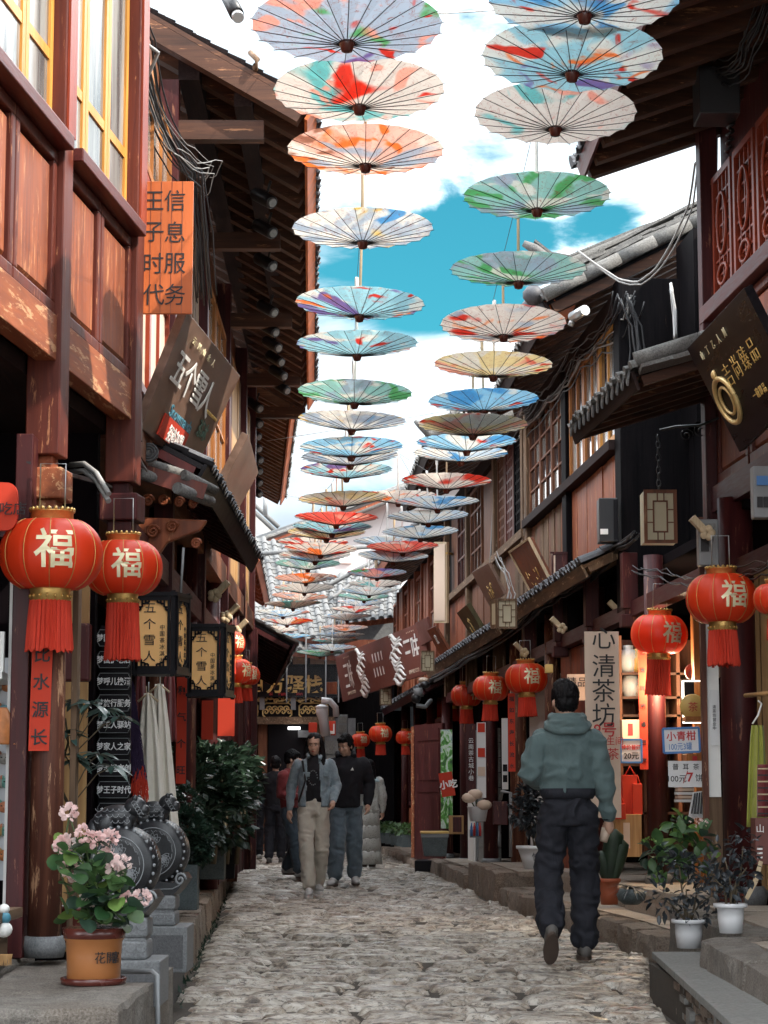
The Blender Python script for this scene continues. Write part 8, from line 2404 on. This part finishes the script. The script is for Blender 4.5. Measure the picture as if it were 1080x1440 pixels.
def skinned(name, mb, mat, root, rot, pos, vox=.012, smooth=3, fold=0, fsc=(9, 9, 5), seed=0, keep=None, solid=0, sc=1):
    v, f, nn = remesh(mb, vox, smooth)
    if fold:
        for i, p in enumerate(v):
            q = Vector((p.x * fsc[0], p.y * fsc[1], p.z * fsc[2])) + Vector((seed, seed * .7, 0))
            q += noise.noise_vector(q * .6) * .8
            h = noise.noise(q); h2 = noise.noise(q * 2.3)
            v[i] = p + nn[i] * fold * ((1 - abs(h) * 2.6) * .8 + h2 * .5)
    if keep: f = [g for g in f if all(keep(v[i]) for i in g)]
    m2 = MB().add([pos + rot @ (p * sc) for p in v], f, True)
    if keep:
        used = sorted({i for g in m2.f for i in g}); mp = {a: b for b, a in enumerate(used)}
        m2.v = [m2.v[i] for i in used]; m2.f = [tuple(mp[i] for i in g) for g in m2.f]
    if root is None: 
        c = pos; o = bpy.data.objects.new(name, m2.mesh(name, mat, c)); o.location = c; link(o)
    else: o = m2.build(name, mat, root)
    if solid:
        s = o.modifiers.new('solid', 'SOLIDIFY'); s.thickness = solid; s.offset = -1
    return o
def hand(mb, w, d, fwd, side, curl=.6, s=1.0):
    """w wrist, d direction of the hand, fwd palm-normal, side thumb side"""
    w = Vector(w); d = Vector(d).normalized(); side = Vector(side).normalized(); pn = Vector(fwd).normalized()
    limb(mb, [w - d * .02, w + d * .045 * s, w + d * .085 * s], [.022 * s, .032 * s, .030 * s], 10)
    for i, (o, L) in enumerate(((-.028, .068), (-.010, .078), (.009, .074), (.026, .058))):
        b = w + d * .085 * s + side * (-o) * s
        p1 = b + (d * math.cos(curl * .5) + pn * math.sin(curl * .5)) * L * .45 * s
        p2 = p1 + (d * math.cos(curl * 1.4) + pn * math.sin(curl * 1.4)) * L * .55 * s
        limb(mb, [b, p1, p2], [.0100 * s, .0092 * s, .0078 * s], 8)
    b = w + d * .03 * s + side * .026 * s
    p1 = b + (d * .6 + side * .6 + pn * .4).normalized() * .035 * s; p2 = p1 + (d * .9 + pn * .5).normalized() * .03 * s
    limb(mb, [b, p1, p2], [.013 * s, .011 * s, .009 * s], 8)
def person(label, px, py, y, yaw, J, outfit, H=1.70, vox=.012, head=(0, 0), face=True, hair='short', female=False, carry=None):
    """figure facing -y before yaw. J: joint overrides"""
    base = W(px, py, y); base.z = {True: 0}.get(True)
    base = Vector((W(px, py, y).x, y, 0)); sc = H / 1.70
    rot = Matrix.Rotation(R(yaw), 3, 'Z')
    j = dict(hipL=(-.085, 0, .90), hipR=(.085, 0, .90), kneeL=(-.10, -.02, .49), kneeR=(.10, -.02, .49), ankL=(-.10, .02, .09), ankR=(.10, .02, .09),
             shL=(-.175, .01, 1.395), shR=(.175, .01, 1.395), elL=(-.225, .03, 1.12), elR=(.225, .03, 1.12), wrL=(-.235, -.04, .885), wrR=(.235, -.04, .885), chest=(0, 0, 1.28), neck=(0, .01, 1.46), head=(0, -.015, 1.585))
    j.update(J); j = {k: Vector(v) for k, v in j.items()}
    fw = .88 if female else 1
    for k in ('shL', 'shR'): j[k].x *= fw if k not in J else 1
    hd = j['head']; hr_ = Matrix.Rotation(R(head[0]), 3, 'Z') @ Matrix.Rotation(R(head[1]), 3, 'X')
    def hp(v): return hd + hr_ @ Vector(v)
    # ---- body: one continuous skin
    b = MB()
    b.ell(hp((0, .012, .030)), (.074, .092, .088), 18, 12, hr_); b.ell(hp((0, -.022, -.035)), (.058, .064, .078), 16, 10, hr_)
    b.ell(hp((0, -.055, -.085)), (.026, .022, .022), 10, 8, hr_)
    b.ell(hp((0, -.086, -.010)), (.010, .014, .026), 8, 8, hr_); b.ell(hp((0, -.096, -.028)), (.016, .012, .010), 8, 6, hr_)
    b.ell(hp((0, -.080, -.060)), (.026, .012, .009), 8, 6, hr_); b.ell(hp((0, -.074, .028)), (.050, .014, .010), 10, 6, hr_)
    for s in (-1, 1):
        b.ell(hp((s * .040, -.060, -.022)), (.020, .018, .020), 8, 6, hr_)
        b.ell(hp((s * .077, .012, -.008)), (.009, .017, .030), 8, 6, hr_)
    limb(b, [j['neck'] - Vector((0, 0, .04)), hp((0, .02, -.06))], [.056 * fw, .050 * fw])
    loft(b, [(0, 0, .88, .13, .085), (0, 0, 1.0, .115, .08), (0, 0, 1.2, .125, .09), (0, .01, 1.36, .14, .08), (0, .01, 1.44, .07, .055)])
    for s, L in ((-1, 'L'), (1, 'R')):
        limb(b, [j['sh' + L], j['el' + L], j['wr' + L]], [.047, .037, .024], 12)
        d = j['wr' + L] - j['el' + L]
        hand(b, j['wr' + L], d, Vector((-s * .8, -.5, 0)), Vector((-s * .1, -1, .2)) if not (carry == L) else Vector((-s * .3, -1, 0)), .9 if carry == L else .55)
        limb(b, [j['hip' + L], j['knee' + L], j['ank' + L]], [.08, .052, .035], 12)
    body = skinned('person', b, M['skin'], None, rot, base, min(vox, .009), 2, sc=sc)
    tag(body, label, 'person')
    rt = lambda v: base + rot @ (Vector(v) * sc)
    # ---- hair
    h = MB()
    if hair == 'short':
        h.ell(hp((0, .022, .048)), (.084, .097, .085), 18, 12, hr_); h.ell(hp((0, .050, -.01)), (.074, .062, .060), 14, 10, hr_); h.ell(hp((0, -.045, .088)), (.064, .045, .032), 12, 8, hr_); h.ell(hp((.01, .015, .10)), (.062, .07, .042), 12, 8, hr_)
        for s in (-1, 1): h.ell(hp((s * .070, .0, .03)), (.014, .03, .04), 8, 6, hr_)
    else:
        h.ell(hp((0, .024, .044)), (.086, .096, .084), 18, 12, hr_); h.ell(hp((0, .05, -.02)), (.078, .062, .08), 14, 10, hr_)
        for s in (-1, 1): h.ell(hp((s * .070, -.012, .035)), (.016, .045, .05), 8, 6, hr_)
        if hair == 'long':
            loft(h, [(hd.x, hd.y + .07, hd.z + .02, .085, .06), (hd.x, hd.y + .085, hd.z - .12, .095, .05), (hd.x, hd.y + .09, hd.z - .26, .10, .045), (hd.x + .01, hd.y + .09, hd.z - .36, .07, .03)])
        else:
            limb(h, [hp((0, .09, -.02)), hp((.0, .11, -.10)), hp((0, .10, -.2))], [.045, .04, .02])
            for s in (-1, 1): limb(h, [hp((s * .066, .0, .04)), hp((s * .080, .0, -.05)), hp((s * .088, -.015, -.14)), hp((s * .10, -.05, -.27))], [.032, .034, .032, .016])
    def hk(p):
        q = hr_.transposed() @ (p - hd)
        return not (q.y < -.030 and q.z < (.066 if hair != 'short' else .052) and abs(q.x) < .062)
    skinned('hair', h, M['hair'], body, rot, base, .006, 0 if hair == 'short' else 1, fold=.009 if hair == 'short' else .004, fsc=(70, 40, 14), keep=hk if face else None, sc=sc)
    if face:
        for s in (-1, 1):
            q = MB().ell(rt(hp((s * .030, -.0785, .004))), (.0125 * sc, .006 * sc, .0055 * sc), 10, 6, rot @ hr_); q.build('eye', M['white_paint'], body)
            q = MB().ell(rt(hp((s * .030, -.0835, .004))), (.0058 * sc, .003 * sc, .0056 * sc), 8, 6, rot @ hr_); q.build('pupil', M['black_ink'], body)
            MB().tube([rt(hp((s * (.014 + .009 * t), -.0885 + .004 * t * t * .4, .022 + .003 * math.sin(t)))) for t in range(4)], .0032, 5).build('eyebrow', M['hair'], body)
            MB().tube([rt(hp((s * (.018 + .008 * t), -.084 + .0005 * t, .0095))) for t in range(4)], .0016, 4).build('eyelid', M['hair'], body)
        MB().ell(rt(hp((0, -.0905, -.060))), (.015 * sc, .004 * sc, .0045 * sc), 10, 6, rot @ hr_).build('mouth', M['red_ink'] if female else M['lip'], body)
    # ---- trousers or skirt
    o = outfit
    tw = o.get('leg', (.098, .082, .072)); t = MB()
    for L in 'LR':
        a, k, f_ = j['hip' + L], j['knee' + L], j['ank' + L]
        fl_ = f_ + Vector((0, 0, .0))
        limb(t, [a, a.lerp(k, .5), k, k.lerp(fl_, .5), fl_ + (k - fl_).normalized() * .03], [tw[0] * 1.02, (tw[0] + tw[1]) / 2, tw[1], (tw[1] + tw[2]) / 2, tw[2]], 16)
    hc = (j['hipL'] + j['hipR']) / 2
    loft(t, [(hc.x, hc.y + .01, .84, .148 * fw, .108), (hc.x, hc.y + .012, .92, .150 * fw, .115), (hc.x, hc.y, 1.02, .138 * fw, .10)])
    skinned('trousers' if not o.get('skirt') else 'leggings', t, M[o['legs']], body, rot, base, vox, 3, fold=o.get('fold', .010), fsc=(8, 8, 11), seed=px, sc=sc)
    if o.get('skirt'):
        s = MB(); z = 1.08; n = 5
        for k in range(n):
            zz = 1.06 - k * .20; r0 = .150 + .012 * k
            vs = []; fs = []; N = 48
            for (q, rr) in ((0, r0 - .002), (.10, r0 + .002), (1, r0 + .011)):
                for i in range(N):
                    a = 2 * math.pi * i / N; w_ = 1 + .035 * q * math.sin(a * 11 + k * 2) ; vs.append(rt((rr * w_ * math.cos(a), rr * .8 * w_ * math.sin(a), zz - .215 * q)))
            for r_ in range(2):
                for i in range(N): fs.append((r_ * N + i, (r_ + 1) * N + i, (r_ + 1) * N + (i + 1) % N, r_ * N + (i + 1) % N))
            sk = MB().add(vs, fs, True).build('skirt_tier', M['dress_white'], body); md = sk.modifiers.new('s', 'SOLIDIFY'); md.thickness = .006
    # ---- shoes
    for L in 'LR':
        f_ = j['ank' + L]; k = j['knee' + L]
        lift = j.get('toe' + L, Vector((0, -1, 0))); fd = lift.normalized(); un = Vector((0, 0, 1)) if 'up' + L not in j else j['up' + L]
        sdv = fd.cross(un).normalized(); un = sdv.cross(fd)
        m3 = Matrix((sdv, fd, un)).transposed(); s = MB()
        s.ell(f_ + fd * .03 - un * .025, (.044, .085, .045), 14, 10, m3); s.ell(f_ + fd * .11 - un * .045, (.046, .075, .032), 14, 10, m3); s.ell(f_ - fd * .03 - un * .03, (.040, .045, .05), 12, 8, m3)
        so = skinned('shoe', s, M[o['shoe']], body, rot, base, .009, 1, sc=sc)
        c = f_ + fd * .065 - un * .078; pts = []
        for k2 in range(18):
            a = k2 / 18 * 6.2832; pts.append(rt(c + sdv * .046 * math.cos(a) * (1 - .12 * math.sin(a) * -1) + fd * .125 * math.sin(a) - un * .012))
        MB().prism(pts, rot @ un * .026 * sc).build('sole', M[o.get('sole', 'sole_brown')], so)
    # ---- upper garment
    def upper(name, mat, g=1.0, hem=.95, wr=.0, fold=.008, flare=1.0, arms=True, keep=None, solid=0, collar=True, vx=vox, seed=0):
        u = MB(); cx = hc.x * .5
        loft(u, [(cx, 0, hem, .158 * g * flare, .112 * g * flare), (cx, 0, hem + .10, .160 * g * flare, .115 * g * flare), (0, .0, 1.16, .168 * g, .12 * g), (0, .005, 1.30, .180 * g * fw, .122 * g), (0, .01, 1.39, .172 * g * fw, .100 * g), (0, .012, 1.445, .115 * g * fw, .078 * g), (0, .012, 1.475, .070, .062)])
        if arms:
            for L in 'LR':
                w2 = j['wr' + L].lerp(j['el' + L], wr)
                limb(u, [j['sh' + L] * .93 + j['el' + L] * .07, j['sh' + L].lerp(j['el' + L], .5), j['el' + L], j['el' + L].lerp(w2, .5), w2], [q_ * g * o.get('arm', 1) for q_ in (.074, .071, .064, .056, .042)], 14)
        return skinned(name, u, M[mat], body, rot, base, vx, 3, fold=fold, fsc=(7, 7, 9), seed=px * .3 + seed, keep=keep, solid=solid, sc=sc)
    if o.get('open'):
        upper('shirt', o['shirt'], .93, .98, .3, .004, arms=False)
        def kp(p): return not (p.y < -.02 and (-.075 - (1.45 - p.z) * .03 < p.x < .035 + (1.45 - p.z) * .06))
        upper('jacket', o['top'], o.get('g', 1.08), o.get('hem', .90), 0, o.get('tfold', .008), 1.05, keep=kp, solid=.012)
    else:
        upper(o.get('tname', 'jacket'), o['top'], o.get('g', 1.0), o.get('hem', .95), 0, o.get('tfold', .008), o.get('flare', 1))
    return body, j, hp, rt, rot, hr_, sc, base
M['lip'] = plain('lip', (.30, .12, .09), .5, .1)

# man in the green hoodie, seen from behind, walking away
yaw = 180
J = dict(hipL=(-.085, 0, .91), hipR=(.09, 0, .91), kneeR=(.125, -.02, .52), ankR=(.135, .29, .20), kneeL=(-.11, -.08, .50), ankL=(-.10, -.04, .095), toeR=(.04, -.62, -.78), upR=(0, -.75, .66),
         shL=(-.155, .01, 1.375), shR=(.155, .01, 1.385), elL=(-.225, .03, 1.13), wrL=(-.255, -.05, .885), elR=(.245, .05, 1.15), wrR=(.13, -.20, 1.09), head=(.01, -.03, 1.60))
p_, j, hp, rt, rot, hr_, sc, base = person('man seen from behind in a green-grey hoodie and dark trousers, walking away', 801, 1340, 13.6, yaw, J, dict(legs='trousers_navy', top='hoodie', tname='hoodie', shoe='shoe_grey', g=1.0, arm=1.0, hem=1.03, leg=(.096, .084, .078), fold=.018, tfold=.018, flare=1.02), H=1.72, vox=.010, head=(10, 4), face=False, carry='L')
hb = MB()
loft(hb, [(0, .02, 1.415, .135, .085), (0, .035, 1.44, .145, .10), (0, .05, 1.465, .125, .095), (0, .045, 1.50, .100, .085), (0, .035, 1.525, .085, .078)])
hb.tube([(.10 * math.cos(t), .03 + .085 * math.sin(t), 1.50 - .035 * math.sin(t)) for t in [x * .3 - .4 for x in range(14)]], .022, 8)
hb.tube([(.13 * math.cos(t), .02 + .11 * math.sin(t), 1.455 - .045 * math.sin(t)) for t in [x * .3 - .3 for x in range(13)]], .024, 8)
skinned('hood', hb, M['hoodie'], p_, rot, base, .009, 2, fold=.006, fsc=(10, 10, 22), sc=sc)
wb = MB(); loft(wb, [(0, 0, .995, .156, .116), (0, 0, 1.02, .172, .128), (0, 0, 1.06, .174, .130)], 30); wb.v = [rt(v) for v in wb.v]; wb.build('waistband', M['trousers_navy'], p_)
for L in 'L':
    c1_, c2_ = j['wrL'].lerp(j['elL'], .10), j['wrL'] + (j['wrL'] - j['elL']).normalized() * .01
    MB().tube([rt(c1_), rt(c2_)], .040, 14).build('cuff', M['trousers_navy'], p_)
cup = thing('paper_cup', 'small tan paper cup held in the right hand of the hooded man', 'cup', rt(j['wrL'] + Vector((.02, -.03, -.12))))
q = rt(j['wrL'] + Vector((.02, -.045, -.12))); MB().tube([q + Vector((-.01, -.01, -.035)), q + Vector((.015, 0, .045))], [.026, .033], 16).build('cup_body', M['sign_cream'], cup)

# woman in the denim jacket
J = dict(kneeL=(-.085, -.10, .50), ankL=(-.055, -.13, .085), kneeR=(.085, -.02, .49), ankR=(.055, .17, .12), elL=(-.235, .08, 1.14), wrL=(-.25, .06, .90), elR=(.24, .02, 1.15), wrR=(.19, -.14, .99), toeL=(-.15, -1, 0), toeR=(.12, -1, 0), head=(0, -.03, 1.575))
p_, j, hp, rt, rot, hr_, sc, base = person('woman walking forward in an open blue denim jacket, black top and cream trousers', 441, 1255, 22.6, 6, J, dict(legs='trousers_cream', top='denim', shirt='tee_black', open=1, shoe='shoe_white', sole='white_paint', g=1.0, arm=.84, hem=.93, leg=(.086, .074, .072), fold=.010, tfold=.008), H=1.70, vox=.011, head=(-14, 6), hair='pony', female=True)
cf = MB()
cf.tube([(-.06, -.085, 1.44), (-.075, -.06, 1.47), (-.05, .05, 1.50), (.05, .05, 1.50), (.075, -.06, 1.47), (.05, -.10, 1.42)], .020, 8); skinned('collar', cf, M['denim'], p_, rot, base, .009, 1, sc=sc)
for (x, z) in ((.085, 1.29), (-.125, 1.29)):
    MB().hexa([rt(v) for v in ((x, -.138, z - .05), (x + .07, -.128, z - .05), (x + .07, -.11, z - .05), (x, -.12, z - .05), (x, -.142, z), (x + .07, -.132, z), (x + .07, -.11, z), (x, -.12, z))]).build('pocket_flap', M['denim'], p_, bevel=.004)
pr2 = MB()
for k in range(14):
    a = k / 14 * 5.6; pr2.ell(rt((-.02 + .045 * math.cos(a), -.118, 1.23 + .075 * math.sin(a))), (.006, .003, .008), 6, 4)
pr2.build('shirt_print', M['grey_metal'], p_, kind='stuff')
bb = MB(); limb(bb, [(-.13, -.11, 1.40), (-.10, -.14, 1.2), (-.17, -.13, .98)], [.012, .010, .010], 6); bb.v = [rt(v) for v in bb.v]; bb.build('bag_strap', M['black_ink'], p_)

# young man in the black jacket
J = dict(kneeL=(-.10, -.10, .50), ankL=(-.13, -.10, .09), kneeR=(.10, .02, .49), ankR=(.11, .12, .11), elR=(.27, .05, 1.15), wrR=(.25, -.05, .93), toeL=(-.5, -1, -.1), toeR=(.1, -1, -.15), shR=(.19, .01, 1.40), head=(-.01, -.05, 1.575))
p_, j, hp, rt, rot, hr_, sc, base = person('young man in a black jacket with white side stripes behind the denim woman', 486, 1238, 25.5, 4, J, dict(legs='jeans_blue', top='jacket_black', shoe='shoe_white', g=1.16, hem=.88, leg=(.105, .095, .085), fold=.010), H=1.76, vox=.012, head=(-38, 14))
hd2 = MB(); hd2.tube([(-.09, -.06, 1.46), (-.09, .06, 1.50), (0, .10, 1.50), (.09, .06, 1.50), (.09, -.06, 1.46)], .035, 8); skinned('hood', hd2, M['jacket_black'], p_, rot, base, .01, 1, sc=sc)
for k in range(3):
    MB().beam(rt((.165 + .012 * k, -.098 + .014 * k, .90)), rt((.168 + .012 * k, -.100 + .014 * k, 1.03)), .006, .004).build('stripe', M['white_paint'], p_)
lg = MB(); lg.prism([rt((.045, -.152, 1.30)), rt((.085, -.148, 1.30)), rt((.068, -.150, 1.335))], rot @ Vector((0, .006, 0))); lg.build('chest_mark', M['white_paint'], p_)

# figures walking away and standing further up
def back(label, px, y, J, o, H, yaw=180, hair='short', female=False, **k):
    return person(label, px, 1200, y, yaw, J, o, H=H, vox=.014, face=False, hair=hair, female=female, **k)
p_, j, hp, rt, rot, hr_, sc, base = back('man seen from behind with a red backpack, beside the left bush', 356, 36.5, dict(ankL=(-.10, -.06, .09), ankR=(.09, .08, .09)), dict(legs='trousers_navy', top='jeans_dark', shoe='shoe_white', g=1.1, hem=.95), 1.68)
bk_ = MB().ell((0, .17, 1.20), (.14, .09, .21), 16, 12).ell((0, .24, 1.10), (.10, .04, .10), 12, 8); skinned('backpack', bk_, M['backpack_red'], p_, rot, base, .014, 2, sc=sc)
back('man seen from behind all in black with a red collar before the inn doorway', 387, 34.5, dict(ankL=(-.09, -.05, .09), ankR=(.10, .06, .09), elR=(.22, -.05, 1.12), wrR=(.10, -.2, 1.10)), dict(legs='trousers_navy', top='jacket_black', shoe='shoe_grey', g=1.08, hem=.9), 1.68)
p_, j, hp, rt, rot, hr_, sc, base = person('person in a dark red top and jeans half hidden behind the denim woman', 409, 1235, 27.6, 60, dict(kneeL=(-.10, -.12, .50), ankL=(-.10, -.20, .10), kneeR=(.10, -.05, .50), ankR=(.10, .14, .14), wrL=(-.12, -.25, 1.08), wrR=(.12, -.25, 1.08)), dict(legs='jeans_dark', top='cloth_red', shoe='shoe_white', g=1.1, hem=.95, leg=(.10, .09, .08)), H=1.62, vox=.014, face=False, head=(30, 10))
p_, j, hp, rt, rot, hr_, sc, base = back('woman seen from behind with long dark hair and a tiered white dress', 519, 32.5, dict(ankL=(-.07, 0, .09), ankR=(.07, 0, .09)), dict(legs='dress_white', top='dress_white', tname='blouse', skirt=1, shoe='sole_brown', g=.98, hem=1.0, leg=(.09, .07, .05)), 1.60, 195, 'long', True)
sw = MB(); loft(sw, [(0, .02, 1.0, .20, .13), (0, .02, 1.2, .19, .13), (0, .02, 1.38, .17, .10), (0, .02, 1.42, .10, .08)])
skinned('shawl', sw, M['scarf_blue'], p_, rot, base, .014, 2, fold=.012, keep=lambda p: p.x > .02 or p.z > 1.34, solid=.01, sc=sc)
